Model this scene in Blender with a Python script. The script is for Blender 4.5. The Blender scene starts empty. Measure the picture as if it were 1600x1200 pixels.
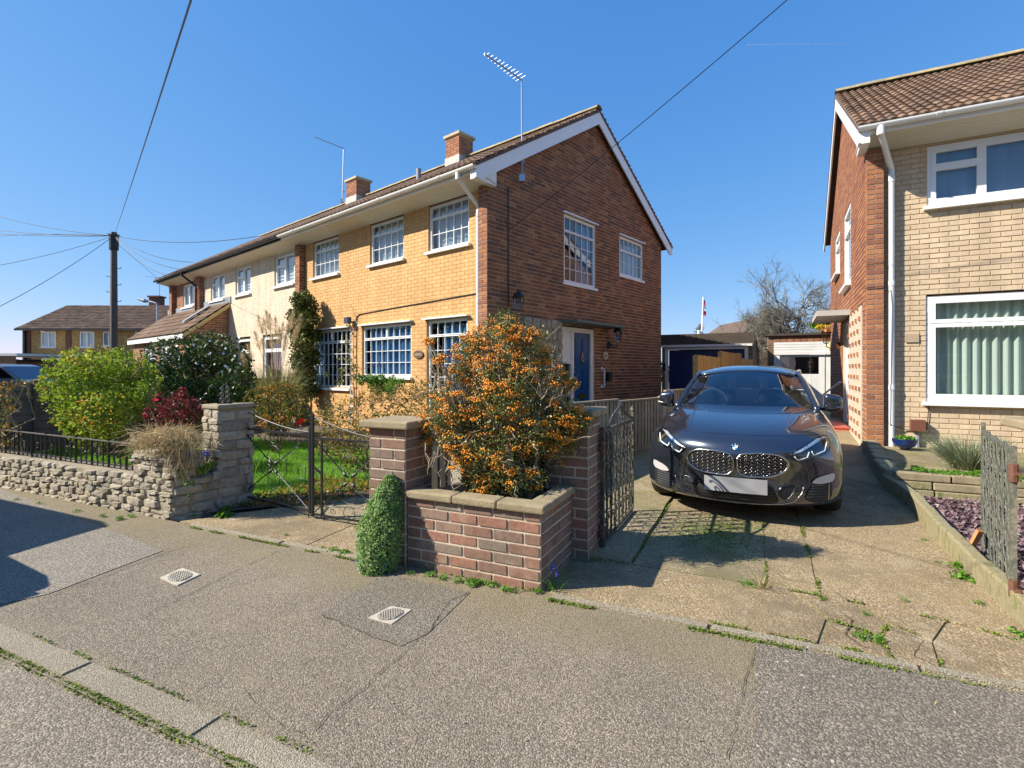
import bpy, bmesh, math, random
import numpy as np
from mathutils import Vector, Matrix
from mathutils.bvhtree import BVHTree
R_ = random.Random(7)
SC = bpy.context.scene
COL = SC.collection
CAMH = 1.40; F = 805.0; HY = 577.0
# ---------------------------------------------------------------- camera
cam = bpy.data.cameras.new('camera'); camo = bpy.data.objects.new('camera', cam); COL.objects.link(camo)
cam.sensor_width = 36; cam.lens = 36*F/1600; cam.shift_y = -(600-HY)/1600; cam.clip_end = 4000; cam.clip_start = .05
camo.location = (0, 0, CAMH); camo.rotation_euler = (math.radians(90), 0, 0); SC.camera = camo
# ---------------------------------------------------------------- sky and sun
SUN_EL = 37.0; SUN_AZ = -98.0
w = bpy.data.worlds.new('World'); SC.world = w; w.use_nodes = True
nt = w.node_tree; bg = nt.nodes['Background']
sky = nt.nodes.new('ShaderNodeTexSky'); sky.sky_type = 'NISHITA'; sky.sun_disc = False
sky.sun_elevation = math.radians(SUN_EL); sky.sun_rotation = math.radians(SUN_AZ)
sky.air_density = .8; sky.dust_density = .2; sky.ozone_density = 8; sky.altitude = 0
_sp = nt.nodes.new('ShaderNodeSeparateColor'); _cb = nt.nodes.new('ShaderNodeCombineColor'); nt.links.new(sky.outputs[0], _sp.inputs[0])
for _i, (_k, _p) in enumerate(((.90, 1.0), (1.38, .60), (2.62, .33))):   # grade: the picture's sky is an even saturated blue
    _a = nt.nodes.new('ShaderNodeMath'); _a.operation = 'POWER'; _a.inputs[1].default_value = _p; _b = nt.nodes.new('ShaderNodeMath'); _b.operation = 'MULTIPLY'; _b.inputs[1].default_value = _k
    nt.links.new(_sp.outputs[_i], _a.inputs[0]); nt.links.new(_a.outputs[0], _b.inputs[0]); nt.links.new(_b.outputs[0], _cb.inputs[_i])
nt.links.new(_cb.outputs[0], bg.inputs[0]); bg.inputs[1].default_value = .118
sl = bpy.data.lights.new('sun', 'SUN'); so = bpy.data.objects.new('sun', sl); COL.objects.link(so)
sl.energy = 5.0; sl.angle = math.radians(.5); sl.color = (1, .93, .82)
el, az = math.radians(SUN_EL), math.radians(SUN_AZ)
sdir = Vector((math.cos(el)*math.sin(az), math.cos(el)*math.cos(az), math.sin(el)))
so.rotation_euler = sdir.to_track_quat('Z', 'Y').to_euler()
SC.view_settings.view_transform = 'Standard'; SC.view_settings.look = 'None'
SC.view_settings.exposure = .80; SC.view_settings.gamma = 1
SC.view_settings.use_curve_mapping = False
SC.render.engine = 'CYCLES'
SC.cycles.max_bounces = 6; SC.cycles.transparent_max_bounces = 12; SC.cycles.use_denoising = True

# ---------------------------------------------------------------- helpers
def V(*a): return Vector(a)
def gp(px, py, z=0.0):
    "point at height z seen at pixel px,py of the 1600 wide picture"
    Z = (CAMH-z)*F/(py-HY); return Vector(((px-800)/F*Z, Z, z))
def zp(px, Z, py): return Vector(((px-800)/F*Z, Z, CAMH-(py-HY)*Z/F))
def unit(v): v = Vector(v); return v.normalized()
class Fr:
    def __init__(s, o, u, n): s.o = Vector((o[0], o[1], 0)); s.u = Vector((u[0], u[1], 0)).normalized(); s.n = Vector((n[0], n[1], 0)).normalized()
    def P(s, u, n, z): return s.o+s.u*u+s.n*n+Vector((0, 0, z))
    def M(s, u, n, z): return Matrix((( s.u.x, s.n.x, 0, s.P(u,n,z).x), (s.u.y, s.n.y, 0, s.P(u,n,z).y), (0, 0, 1, z), (0, 0, 0, 1)))
ST = Fr((0, 0), (.9076, -.42), (.42, .9076))       # street: u along the kerb, n away from the road
MF = Fr((-.433, 9.05), (-.758, .6525), (-.6525, -.758))   # main house front
MG = Fr((-.433, 9.05), (.6525, .758), (.758, -.6525))     # main house gable
RF = Fr((5.34, 7.77), (.883, -.4695), (-.4695, -.883))    # right house front
RS = Fr((5.34, 7.77), (.4695, .883), (-.883, .4695))      # right house side
BOX = [(0,1,2,3),(7,6,5,4),(0,4,5,1),(1,5,6,2),(2,6,7,3),(3,7,4,0)]
class MB:
    def __init__(s): s.v = []; s.f = []; s.t = []
    def add(s, vs, fs, t=0.0):
        b = len(s.v); s.v += [tuple(p) for p in vs]
        for f in fs: s.f.append(tuple(i+b for i in f)); s.t.append(t)
        return s
    def box(s, fr, u0, u1, n0, n1, z0, z1, t=0.0):
        return s.add([fr.P(u0,n0,z0), fr.P(u1,n0,z0), fr.P(u1,n1,z0), fr.P(u0,n1,z0), fr.P(u0,n0,z1), fr.P(u1,n0,z1), fr.P(u1,n1,z1), fr.P(u0,n1,z1)], BOX, t)
    def abox(s, x0, x1, y0, y1, z0, z1, t=0.0):
        return s.add([(x0,y0,z0),(x1,y0,z0),(x1,y1,z0),(x0,y1,z0),(x0,y0,z1),(x1,y0,z1),(x1,y1,z1),(x0,y1,z1)], BOX, t)
    def bar(s, a, b, w, h=None, up=(0, 0, 1), t=0.0):
        a, b = Vector(a), Vector(b); d = (b-a).normalized(); up = Vector(up)
        if abs(d.dot(up)) > .98: up = Vector((1, 0, 0))
        x = d.cross(up).normalized(); y = x.cross(d); h = h or w
        q = [x*w/2*i+y*h/2*j for i, j in ((-1,-1),(1,-1),(1,1),(-1,1))]
        return s.add([a+k for k in q]+[b+k for k in q], BOX, t)
    def tube(s, pts, r, n=6, r1=None, t=0.0, cap=True):
        pts = [Vector(p) for p in pts]; m = len(pts); b = len(s.v); up = Vector((0, 0, 1)); px = None
        for i, p in enumerate(pts):
            d = (pts[min(i+1, m-1)]-pts[max(i-1, 0)])
            d = d.normalized() if d.length > 1e-9 else Vector((0, 0, 1))
            if px is None:
                px = d.cross(up if abs(d.z) < .95 else Vector((1, 0, 0))).normalized()
            else:
                px = (px-d*px.dot(d)); px = px.normalized() if px.length > 1e-6 else d.orthogonal().normalized()
            py = d.cross(px); rr = r if r1 is None else r+(r1-r)*i/max(1, m-1)
            if callable(r): rr = r(i/max(1, m-1))
            for k in range(n):
                a = 2*math.pi*k/n; s.v.append(tuple(p+px*math.cos(a)*rr+py*math.sin(a)*rr))
        for i in range(m-1):
            for k in range(n):
                k2 = (k+1) % n; s.f.append((b+i*n+k, b+i*n+k2, b+(i+1)*n+k2, b+(i+1)*n+k)); s.t.append(t)
        if cap and n > 2:
            s.f.append(tuple(b+k for k in range(n))[::-1]); s.t.append(t)
            s.f.append(tuple(b+(m-1)*n+k for k in range(n))); s.t.append(t)
        return s
    def prism(s, pts, off, t=0.0):
        "polygon pts extruded by vector off"
        n = len(pts); off = Vector(off); a = [Vector(p) for p in pts]
        fs = [tuple(range(n))[::-1], tuple(range(n, 2*n))]+[(i, (i+1) % n, n+(i+1) % n, n+i) for i in range(n)]
        return s.add(a+[p+off for p in a], fs, t)
    def lathe(s, c, prof, n=16, t=0.0):
        c = Vector(c); b = len(s.v)
        for r, z in prof:
            for k in range(n): a = 2*math.pi*k/n; s.v.append((c.x+r*math.cos(a), c.y+r*math.sin(a), c.z+z))
        for i in range(len(prof)-1):
            for k in range(n): k2 = (k+1) % n; s.f.append((b+i*n+k, b+i*n+k2, b+(i+1)*n+k2, b+(i+1)*n+k)); s.t.append(t)
        return s
    def mesh(s, name, m, smooth=False):
        me = bpy.data.meshes.new(name); me.from_pydata(s.v, [], s.f)
        if any(s.t):
            at = me.attributes.new('tint', 'FLOAT', 'FACE'); at.data.foreach_set('value', np.array(s.t, dtype=np.float32))
        if m:
            for q in (m if isinstance(m, (list, tuple)) else [m]): me.materials.append(q)
        if smooth: me.polygons.foreach_set('use_smooth', [True]*len(me.polygons))
        me.update(); return me
    def build(s, name, m, parent=None, smooth=False, label=None, fixn=False, **kw):
        me = s.mesh(name, m, smooth)
        if fixn or len(s.f) < 400:
            bm = bmesh.new(); bm.from_mesh(me); bmesh.ops.recalc_face_normals(bm, faces=bm.faces); bm.to_mesh(me); bm.free()
        return link(name, me, parent, label, **kw)
PINV = {}
def link(name, data, parent=None, label=None, **kw):
    o = bpy.data.objects.new(name, data); COL.objects.link(o)
    if parent is not None:
        o.parent = parent
        if parent in PINV: o.matrix_parent_inverse = PINV[parent]
    if label: o['label'] = label
    for k, x in kw.items(): o[k] = x
    return o
def thing(name, loc, label, cat, group=None):
    o = bpy.data.objects.new(name, None); COL.objects.link(o); o.location = loc; o.empty_display_size = .1
    o['label'] = label; o['category'] = cat
    if group: o['group'] = group
    PINV[o] = Matrix.Translation(-Vector(loc)); return o
def tag(o, label, cat, group=None):
    o['label'] = label; o['category'] = cat
    if group: o['group'] = group
    return o
def struct(mb, name, m, **k):
    o = mb.build(name, m, **k); o['kind'] = 'structure'; return o
def place_many(name, proto, xf, cap=300, one=None, smooth=False):
    """xf: list of (Matrix, tint, material, parent). The nearest cap become objects that share mesh data, the rest one joined mesh per parent+material"""
    pv, pf = proto
    cp = Vector((0, 0, CAMH))
    def size(x):
        m = x[0]; s = m.to_scale(); return -(s.x*s.z)**.5/(m.translation-cp).length**1.0
    order = sorted(range(len(xf)), key=lambda i: size(xf[i])); objs = []
    meshes = {}
    for i in order[:cap]:
        m, t, mat, par = xf[i]
        key = (mat.name, int(t*12))
        if key not in meshes:
            b = MB(); b.add(pv, pf, (int(t*12)+.5)/12); meshes[key] = b.mesh(name, mat, smooth)
        o = link(name, meshes[key], par); o.matrix_basis = m
        if par in PINV: pass
        objs.append(o)
    rest = {}
    for i in order[cap:]:
        m, t, mat, par = xf[i]; rest.setdefault((mat.name, par.name), []).append((m, t, mat, par))
    P = np.array([tuple(p)+(1.0,) for p in pv]); pf0 = pf
    for (mn, pn), L in rest.items():
        pf = pf0 if L[0][0].determinant() > 0 else [tuple(f)[::-1] for f in pf0]
        nv = len(pv); VV = np.concatenate([(P@np.array(m).T)[:, :3] for m, _, _, _ in L])
        me = bpy.data.meshes.new(name+'s'); n = len(L)
        loops = np.concatenate([np.array(f) for f in pf]); lt = np.array([len(f) for f in pf])
        me.vertices.add(n*nv); me.vertices.foreach_set('co', VV.ravel())
        me.loops.add(n*len(loops)); me.loops.foreach_set('vertex_index', (np.tile(loops, n)+np.repeat(np.arange(n)*nv, len(loops))))
        me.polygons.add(n*len(lt)); starts = np.concatenate([[0], np.cumsum(lt)[:-1]])
        me.polygons.foreach_set('loop_start', (np.tile(starts, n)+np.repeat(np.arange(n)*len(loops), len(lt))))
        try: me.polygons.foreach_set('loop_total', np.tile(lt, n))
        except Exception: pass
        me.update(calc_edges=True); me.validate()
        at = me.attributes.new('tint', 'FLOAT', 'FACE'); at.data.foreach_set('value', np.repeat(np.array([t for _, t, _, _ in L], dtype=np.float32), len(lt)))
        me.materials.append(L[0][2])
        me.polygons.foreach_set('use_smooth', [bool(smooth)]*len(me.polygons))
        o = link(name+'s', me, L[0][3]); o['kind'] = 'stuff'
    return objs
def xform(o, u, n, w_, su, sn, sw):
    "matrix with columns u*su n*sn w*sw and origin o"
    u, n, w_ = Vector(u)*su, Vector(n)*sn, Vector(w_)*sw
    return Matrix(((u.x, n.x, w_.x, o[0]), (u.y, n.y, w_.y, o[1]), (u.z, n.z, w_.z, o[2]), (0, 0, 0, 1)))
# ---------------------------------------------------------------- materials
MATS = {}
class NT:
    def __init__(s, name):
        s.m = bpy.data.materials.new(name); s.m.use_nodes = True; s.nt = s.m.node_tree
        s.b = s.nt.nodes['Principled BSDF']; s.out = s.nt.nodes['Material Output']
    def n(s, ty, **k):
        x = s.nt.nodes.new(ty)
        for a, v in k.items():
            if a.startswith('_'): x.inputs[a[1:].replace('_', ' ')].default_value = v
            else: setattr(x, a, v)
        return x
    def l(s, a, b): s.nt.links.new(a, b)
    def coord(s, scale=(1, 1, 1), obj=False):
        t = s.n('ShaderNodeTexCoord'); mp = s.n('ShaderNodeMapping'); mp.inputs['Scale'].default_value = scale
        if obj: s.l(t.outputs['Object'], mp.inputs[0])
        else:
            g = s.n('ShaderNodeNewGeometry'); s.l(g.outputs['Position'], mp.inputs[0])
        return mp.outputs[0]
    def noise(s, scale, detail=4, rough=.6, vec=None, dim='3D'):
        x = s.n('ShaderNodeTexNoise'); x.inputs['Scale'].default_value = scale; x.inputs['Detail'].default_value = detail; x.inputs['Roughness'].default_value = rough
        s.l(vec if vec is not None else s.coord(), x.inputs['Vector']); return x.outputs['Fac']
    def voro(s, scale, feat='F1', out='Distance', vec=None, rnd=1.0):
        x = s.n('ShaderNodeTexVoronoi'); x.feature = feat; x.inputs['Scale'].default_value = scale; x.inputs['Randomness'].default_value = rnd
        s.l(vec if vec is not None else s.coord(), x.inputs['Vector']); return x.outputs[out]
    def ramp(s, fac, stops, interp='LINEAR'):
        r = s.n('ShaderNodeValToRGB'); r.color_ramp.interpolation = interp; e = r.color_ramp.elements
        while len(e) < len(stops): e.new(.5)
        for q, (p, c) in zip(e, stops):
            q.position = p; q.color = (c if isinstance(c, (tuple, list)) else (c, c, c))[:3]+(1,) if isinstance(c, tuple) else (c, c, c, 1)
        s.l(fac, r.inputs[0]); return r.outputs[0]
    def mix(s, fac, a, b, mode='MIX'):
        x = s.n('ShaderNodeMix', data_type='RGBA', blend_type=mode)
        for i, q in ((6, a), (7, b)):
            if isinstance(q, tuple): x.inputs[i].default_value = q[:3]+(1,)
            else: s.l(q, x.inputs[i])
        if isinstance(fac, (float, int)): x.inputs[0].default_value = fac
        else: s.l(fac, x.inputs[0])
        return x.outputs[2]
    def math(s, op, a, b=None):
        x = s.n('ShaderNodeMath', operation=op)
        for i, q in enumerate((a, b)):
            if q is None: continue
            if isinstance(q, (int, float)): x.inputs[i].default_value = q
            else: s.l(q, x.inputs[i])
        return x.outputs[0]
    def attr(s, name='tint'):
        return s.n('ShaderNodeAttribute', attribute_name=name).outputs['Fac']
    def rnd(s): return s.n('ShaderNodeObjectInfo').outputs['Random']
    def bump(s, h, strength=.5, dist=.01, prev=None):
        b = s.n('ShaderNodeBump'); b.inputs['Strength'].default_value = strength; b.inputs['Distance'].default_value = dist
        s.l(h, b.inputs['Height'])
        if prev is not None: s.l(prev, b.inputs['Normal'])
        s.l(b.outputs[0], s.b.inputs['Normal']); return b.outputs[0]
    def set(s, color=None, rough=None, **k):
        if color is not None:
            if isinstance(color, tuple): s.b.inputs['Base Color'].default_value = color[:3]+(1,)
            else: s.l(color, s.b.inputs['Base Color'])
        if rough is not None:
            if isinstance(rough, (int, float)): s.b.inputs['Roughness'].default_value = rough
            else: s.l(rough, s.b.inputs['Roughness'])
        for a, v in k.items():
            i = s.b.inputs[a.replace('_', ' ')]
            if isinstance(v, (int, float, tuple)): i.default_value = v
            else: s.l(v, i)
        return s
def plain(name, c, rough=.6, var=.12, scale=6, bump=0.0, bscale=60, metal=0.0, **k):
    if name in MATS: return MATS[name]
    t = NT(name); nz = t.noise(scale, 5)
    col = t.mix(nz, tuple(x*(1-var*1.6) for x in c), tuple(min(1, x*(1+var*1.3)) for x in c))
    t.set(col, rough, Metallic=metal, **k)
    if bump: t.bump(t.noise(bscale, 3), bump, .01)
    MATS[name] = t.m; return t.m
def tinted(name, stops, rough=.8, bump=.4, bscale=90, nvar=.25, nscale=14, bdist=.004, extra=None, fade=None, trans=0):
    "per-piece colour from the tint attribute plus fine noise"
    t = NT(name); a = t.attr(); col = t.ramp(a, stops)
    nz = t.ramp(t.noise(nscale, 6, .7), [(.2, 1-nvar), (.8, 1+nvar)]); col = t.mix(1.0, col, nz, 'MULTIPLY')
    st = t.ramp(t.noise(1.0, 6, .7, t.coord((5, 5, .7))), [(.3, .80), (.65, 1.08)]); col = t.mix(1.0, col, st, 'MULTIPLY')   # rain streaks and weathering
    if extra:
        sc_, lo, hi, c2 = extra; col = t.mix(t.ramp(t.noise(sc_, 6, .7), [(lo, 0.0), (hi, 1.0)]), col, c2)
    t.set(col, rough)
    if bump: t.bump(t.noise(bscale, 4, .7), bump, bdist)
    MATS[name] = t.m; return t.m
def brick_mat(name, cols, nvar=.3, stain=(.5, .62, .72, (.3, .26, .22))):
    n = len(cols); return tinted(name, [((i+.5)/n, c) for i, c in enumerate(cols)], .9, .5, 120, nvar, 30, .004, extra=stain)
M = {}
M['red_brick'] = brick_mat('dark_red_brick', [(.15,.065,.036),(.27,.10,.045),(.19,.082,.042),(.31,.13,.058),(.12,.062,.042),(.24,.088,.04),(.34,.155,.07)], stain=(1.1,.6,.85,(.17,.11,.07)))
M['orange_brick'] = brick_mat('orange_red_brick', [(.36,.145,.06),(.28,.105,.055),(.40,.18,.08),(.31,.135,.07),(.24,.095,.055)], stain=(1.5,.62,.9,(.3,.2,.12)))
M['wall_brick'] = brick_mat('garden_wall_brick', [(.24,.125,.085),(.22,.15,.105),(.31,.145,.095),(.18,.135,.10),(.27,.17,.12),(.24,.135,.09),(.22,.165,.12)], nvar=.4, stain=(7,.55,.85,(.38,.32,.25)))
M['yellow_paint'] = tinted('yellow_painted_brick', [(0,(.58,.318,.11)),(.5,(.63,.352,.125)),(1,(.66,.38,.145))], .75, .35, 70, .10, 5, .004, extra=(.8,.5,.9,(.50,.27,.115)))
M['cream_paint'] = tinted('cream_painted_brick', [(0,(.68,.53,.38)),(1,(.76,.60,.44))], .75, .35, 60, .06, 4, .004)
M['pinkbuff_brick'] = tinted('buff_painted_brick', [(0,(.54,.41,.265)),(.35,(.60,.46,.30)),(.7,(.57,.435,.29)),(1,(.64,.50,.33))], .8, .5, 80, .12, 9, .004, extra=(3,.6,.9,(.50,.38,.20)))
M['yellow_brick'] = brick_mat('yellow_stock_brick', [(.50,.30,.09),(.40,.23,.08),(.56,.36,.13),(.33,.2,.09)])
M['mortar'] = plain('grey_mortar', (.52,.42,.28), .95, .2, 8, .5, 150)
M['mortar_light'] = plain('light_mortar', (.62,.52,.38), .95, .2, 12, .6, 150)
M['mortar_yellow'] = plain('yellow_painted_joint', (.45,.235,.085), .9, .12, 8, .3)
M['mortar_cream'] = plain('cream_painted_joint', (.60,.47,.33), .9, .1, 8, .3)
M['mortar_buff'] = plain('buff_painted_joint', (.50,.38,.22), .9, .12, 8, .3)
M['tile'] = tinted('brown_roof_tile', [(0,(.11,.068,.042)),(.4,(.185,.11,.065)),(.7,(.15,.092,.06)),(1,(.26,.165,.10))], .9, .6, 70, .3, 16, .006, extra=(5,.62,.78,(.30,.25,.13)))
M['tile_lichen'] = tinted('lichen_ridge_tile', [(0,(.30,.25,.15)),(1,(.42,.33,.17))], .95, .6, 60, .35, 14, .008, extra=(8,.55,.7,(.50,.36,.07)))
M['pvc'] = plain('white_upvc', (.78,.78,.76), .35, .04, 3)
M['pvc_old'] = plain('aged_white_upvc', (.74,.72,.66), .45, .08, 3)
M['soffit'] = plain('weathered_soffit_board', (.62,.58,.47), .6, .1, 2)
M['black_pvc'] = plain('black_gutter_plastic', (.015,.015,.017), .35, .1)
M['lead'] = plain('grey_lead_flashing', (.26,.28,.30), .55, .25, 5, .3)
M['iron'] = plain('black_painted_iron', (.014,.014,.015), .42, .4, 30, .3, 200)
M['rust_iron'] = None
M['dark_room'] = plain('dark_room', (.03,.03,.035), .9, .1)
M['concrete_post'] = plain('pale_concrete_post', (.50,.45,.36), .9, .2, 20, .6, 120)
M['blue_door'] = plain('blue_painted_door', (.006,.065,.19), .32, .1, 4)
M['navy'] = plain('dark_navy_garage_door', (.008,.022,.11), .35, .1)
M['white_wood'] = plain('white_painted_timber', (.72,.70,.65), .5, .1, 3, .15, 40)
M['brass'] = plain('brass', (.6,.38,.12), .3, .2, 20, 0, 60, 1.0)
M['alu'] = plain('aluminium_tube', (.45,.46,.48), .35, .15, 20, 0, 60, .9)
M['black'] = plain('black_plastic', (.012,.012,.013), .45, .2)
def make_glass(name, tint=(.75,.8,.82), base=.03, rough=.0):
    t = NT(name); nt_ = t.nt
    nt_.nodes.remove(t.b)
    tr = t.n('ShaderNodeBsdfTransparent'); tr.inputs[0].default_value = tint+(1,)
    gl = t.n('ShaderNodeBsdfGlossy'); gl.inputs['Roughness'].default_value = rough; gl.inputs[0].default_value = (1, 1, 1, 1)
    ge = t.n('ShaderNodeNewGeometry'); dp = t.n('ShaderNodeVectorMath', operation='DOT_PRODUCT'); t.l(ge.outputs['Normal'], dp.inputs[0]); t.l(ge.outputs['Incoming'], dp.inputs[1])
    f2 = t.math('ADD', t.math('MULTIPLY', t.math('POWER', t.math('SUBTRACT', 1.0, t.math('ABSOLUTE', dp.outputs['Value'])), 3.6), 1.1), base+.05)
    f2 = t.math('MINIMUM', f2, 1.0)
    mx = t.n('ShaderNodeMixShader'); t.l(f2, mx.inputs[0]); t.l(tr.outputs[0], mx.inputs[1]); t.l(gl.outputs[0], mx.inputs[2]); t.l(mx.outputs[0], t.out.inputs[0])
    # slight waviness of the reflection
    b = t.n('ShaderNodeBump'); b.inputs['Strength'].default_value = .05; b.inputs['Distance'].default_value = .02
    t.l(t.noise(2.5, 1), b.inputs['Height']); t.l(b.outputs[0], gl.inputs['Normal'])
    MATS[name] = t.m; return t.m
M['glass'] = make_glass('window_glass')
def cloth(name, c):
    t = NT(name); vec = t.coord((1, 1, 0)); col = t.mix(t.noise(9, 2, .5, vec), tuple(x*.75 for x in c), tuple(min(1, x*1.2) for x in c))
    t.set(col, .9); MATS[name] = t.m; return t.m
M['curtain_blue'] = cloth('blue_curtain', (.075,.24,.46))
M['curtain_green'] = cloth('pale_green_curtain', (.66,.73,.60))
M['net'] = cloth('grey_net_curtain', (.42,.50,.58))
M['blind'] = cloth('white_blind', (.72,.76,.78))
M['pale_blind'] = cloth('pale_yellow_blind', (.62,.60,.40))
M['roller'] = cloth('slate_blue_roller_blind', (.22,.33,.48))
# ================================================================ ground, road, pavement, drive
def hgt(a, b): return .004+.04*max(0.0, b-5.8)
def asphalt(name, base, light, patch=None, agg=95, spots=.0, dirt=False):
    t = NT(name); vec = t.coord()
    v1 = t.voro(agg, vec=vec); v2 = t.voro(agg, out='Color', vec=vec)
    sep = t.n('ShaderNodeSeparateColor'); t.l(v2, sep.inputs[0]); rnd = sep.outputs[0]
    stone = t.ramp(rnd, [(0, base), (.45, tuple(x*1.3 for x in base)), (.8, light), (1, tuple(min(1, x*1.35) for x in light))])
    edge = t.ramp(v1, [(.25, 1.0), (.8, .5)]); col = t.mix(1.0, stone, edge, 'MULTIPLY')
    big = t.ramp(t.noise(.7, 5, .65, vec), [(.3, .82), (.7, 1.15)]); col = t.mix(1.0, col, big, 'MULTIPLY')
    if patch:
        for sc_, lo, hi, c2, am in patch:
            col = t.mix(t.math('MULTIPLY', t.ramp(t.noise(sc_, 7, .72, vec), [(lo, 0.0), (hi, 1.0)]), am), col, c2)
    if spots:
        sv = t.voro(17, out='Distance', vec=vec); sm = t.ramp(sv, [(.10, 1.0), (.15, 0.0)])
        sm = t.math('MULTIPLY', sm, t.ramp(t.noise(1.3, 4, .6, vec), [(.45, 0.0), (.6, 1.0)])); col = t.mix(t.math('MULTIPLY', sm, spots), col, (.55, .52, .44))
    if dirt:   # soil and moss that gathers along the back of the pavement and by the kerb
        dp = t.n('ShaderNodeVectorMath', operation='DOT_PRODUCT'); t.l(vec, dp.inputs[0]); dp.inputs[1].default_value = (.42, .9076, 0); d_ = dp.outputs['Value']
        nz = t.noise(2.6, 6, .7, vec); m1 = t.ramp(t.math('ADD', t.math('MULTIPLY', d_, .333), t.math('MULTIPLY', nz, .28)), [(.955, 0.0), (1.0, 0.0)] if False else [(.95, 0.0), (1.0, 1.0)])
        m1 = t.ramp(t.math('ADD', t.math('MULTIPLY', t.math('SUBTRACT', d_, 2.05), .9), t.math('MULTIPLY', nz, .9)), [(.75, 0.0), (1.25/1.25, 1.0)])
        col = t.mix(t.math('MULTIPLY', m1, .38), col, t.mix(t.noise(7, 4, .6, vec), (.20,.165,.06), (.27,.21,.11)))
        m2 = t.ramp(t.math('ADD', t.math('MULTIPLY', t.math('SUBTRACT', 1.62, d_), 1.6), t.math('MULTIPLY', nz, .9)), [(.70, 0.0), (.95, 1.0)])
        col = t.mix(t.math('MULTIPLY', m2, .32), col, (.27,.23,.12))
    t.set(col, .95)
    h = t.math('ADD', t.math('MULTIPLY', v1, -1.0), t.math('MULTIPLY', t.noise(240, 3, .6, vec), .5)); t.bump(h, .7, .006)
    MATS[name] = t.m; return t.m
M['pave'] = asphalt('pavement_asphalt', (.185,.150,.105), (.375,.308,.220), [(1.1,.48,.74,(.31,.25,.155),.4),(3.3,.58,.76,(.14,.12,.08),.4)], 165, 0, True)
M['road'] = asphalt('road_asphalt', (.21,.175,.125), (.395,.335,.245), [(2,.58,.8,(.22,.19,.115),.4)], 140)
M['pave_grey'] = asphalt('grey_pavement_asphalt', (.165,.138,.10), (.33,.28,.205), [(1.6,.55,.8,(.26,.235,.18),.4)], 130, .8)
M['pave_dark'] = asphalt('dark_pavement_patch', (.165,.142,.102), (.30,.258,.19), [(2.4,.5,.75,(.20,.165,.09),.5)], 130, .2)
M['pave_blue'] = asphalt('bluish_pavement_patch', (.215,.186,.142), (.39,.34,.262), None, 130)
M['drive'] = asphalt('drive_concrete', (.29,.205,.11), (.47,.36,.205), [(.8,.48,.60,(.16,.12,.065),.8),(2.6,.56,.66,(.44,.38,.27),.6),(1.3,.45,.7,(.30,.225,.115),.8),(4,.52,.70,(.17,.14,.07),.65),(11,.58,.7,(.52,.47,.36),.6),(2.1,.6,.76,(.16,.17,.05),.5)], 95, .3)
M['drive_moss'] = asphalt('mossy_drive_concrete', (.28,.215,.12), (.45,.36,.22), [(.9,.50,.60,(.15,.12,.065),.75),(1.6,.47,.62,(.15,.16,.035),.65),(5,.55,.7,(.25,.21,.12),.6)], 95, .3)
M['edging'] = asphalt('concrete_edging', (.30,.255,.17), (.42,.365,.26), [(5,.5,.75,(.30,.25,.14),.6)], 130)
M['kerb'] = asphalt('kerb_stone', (.29,.245,.17), (.41,.355,.255), [(6,.55,.8,(.32,.27,.17),.6)], 170)
def grassmat(name, c1, c2):
    t = NT(name); col = t.mix(t.ramp(t.attr(), [(0, 0.0), (1, 1.0)]), c1, c2); col = t.mix(1.0, col, t.ramp(t.noise(1.5, 4), [(.3,.75),(.7,1.2)]), 'MULTIPLY')
    t.set(col, .6); t.b.inputs['Subsurface Weight'].default_value = 0
    MATS[name] = t.m; return t.m
M['soil'] = plain('garden_soil', (.11,.085,.055), .95, .4, 8, .9, 60)
M['lawn'] = plain('lawn_ground', (.10,.20,.02), .9, .3, 4, .9, 120)
def sheet(name, pts, z, m, **k):
    b = MB(); b.add([ST.P(a, c, z(a, c) if callable(z) else z) for a, c in pts], [tuple(range(len(pts)))]); return struct(b, name, m, **k)
b = MB(); b.add([(-1500,-300,-.03),(1500,-300,-.03),(1500,2500,-.03),(-1500,2500,-.03)], [(0,1,2,3)]); struct(b, 'ground', plain('distant_ground', (.12,.11,.07), .95, .3, .05))
sheet('road', [(-60,-8),(60,-8),(60,1.262),(-60,1.262)], -.012, M['road'])
sheet('pavement', [(-60,1.24),(60,1.24),(60,3.0),(-60,3.0)], 0.0, M['pave'])
# dark square patch round the second cover, grey resurfaced stretch to the right, bluish stretch to the left
def gsheet(name, px, z, m): 
    b = MB(); b.add([gp(x, y, z) for x, y in px], [tuple(range(len(px)))]); return struct(b, name, m)
gsheet('pavement_patch', [(503,960),(600,895),(735,925),(668,990),(625,1010)], .003, M['pave_dark'])
sheet('pavement_patch', [(.02,1.40),(14,1.40),(14,2.94),(.02,2.94)], .004, M['pave_grey'])
gsheet('pavement_patch', [(-300,800),(-40,748),(255,860),(75,928),(-300,1010)], .004, M['pave_blue'])
def crack(px, w_=.006, seed=1):
    rg = random.Random(seed); P = [gp(*q, .0066) for q in px]; pts = []
    for p, q in zip(P, P[1:]):
        n = max(2, int((q-p).length/.03)); d = (q-p).normalized(); s_ = Vector((-d.y, d.x, 0))
        for i in range(n): pts.append(p.lerp(q, i/n)+s_*rg.gauss(0, .005))
    vs = []; sd = (P[-1]-P[0]).normalized(); sd = Vector((-sd.y, sd.x, 0))
    for p in pts: k = w_*rg.uniform(.25, 1)/2; vs += [p-sd*k, p+sd*k]
    b = MB(); b.add(vs, [(2*i, 2*i+1, 2*i+3, 2*i+2) for i in range(len(pts)-1)]); o = b.build('pavement_crack', plain('dirt_in_crack', (.06,.05,.03), .95, .4, 30)); o['kind'] = 'structure'
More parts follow.
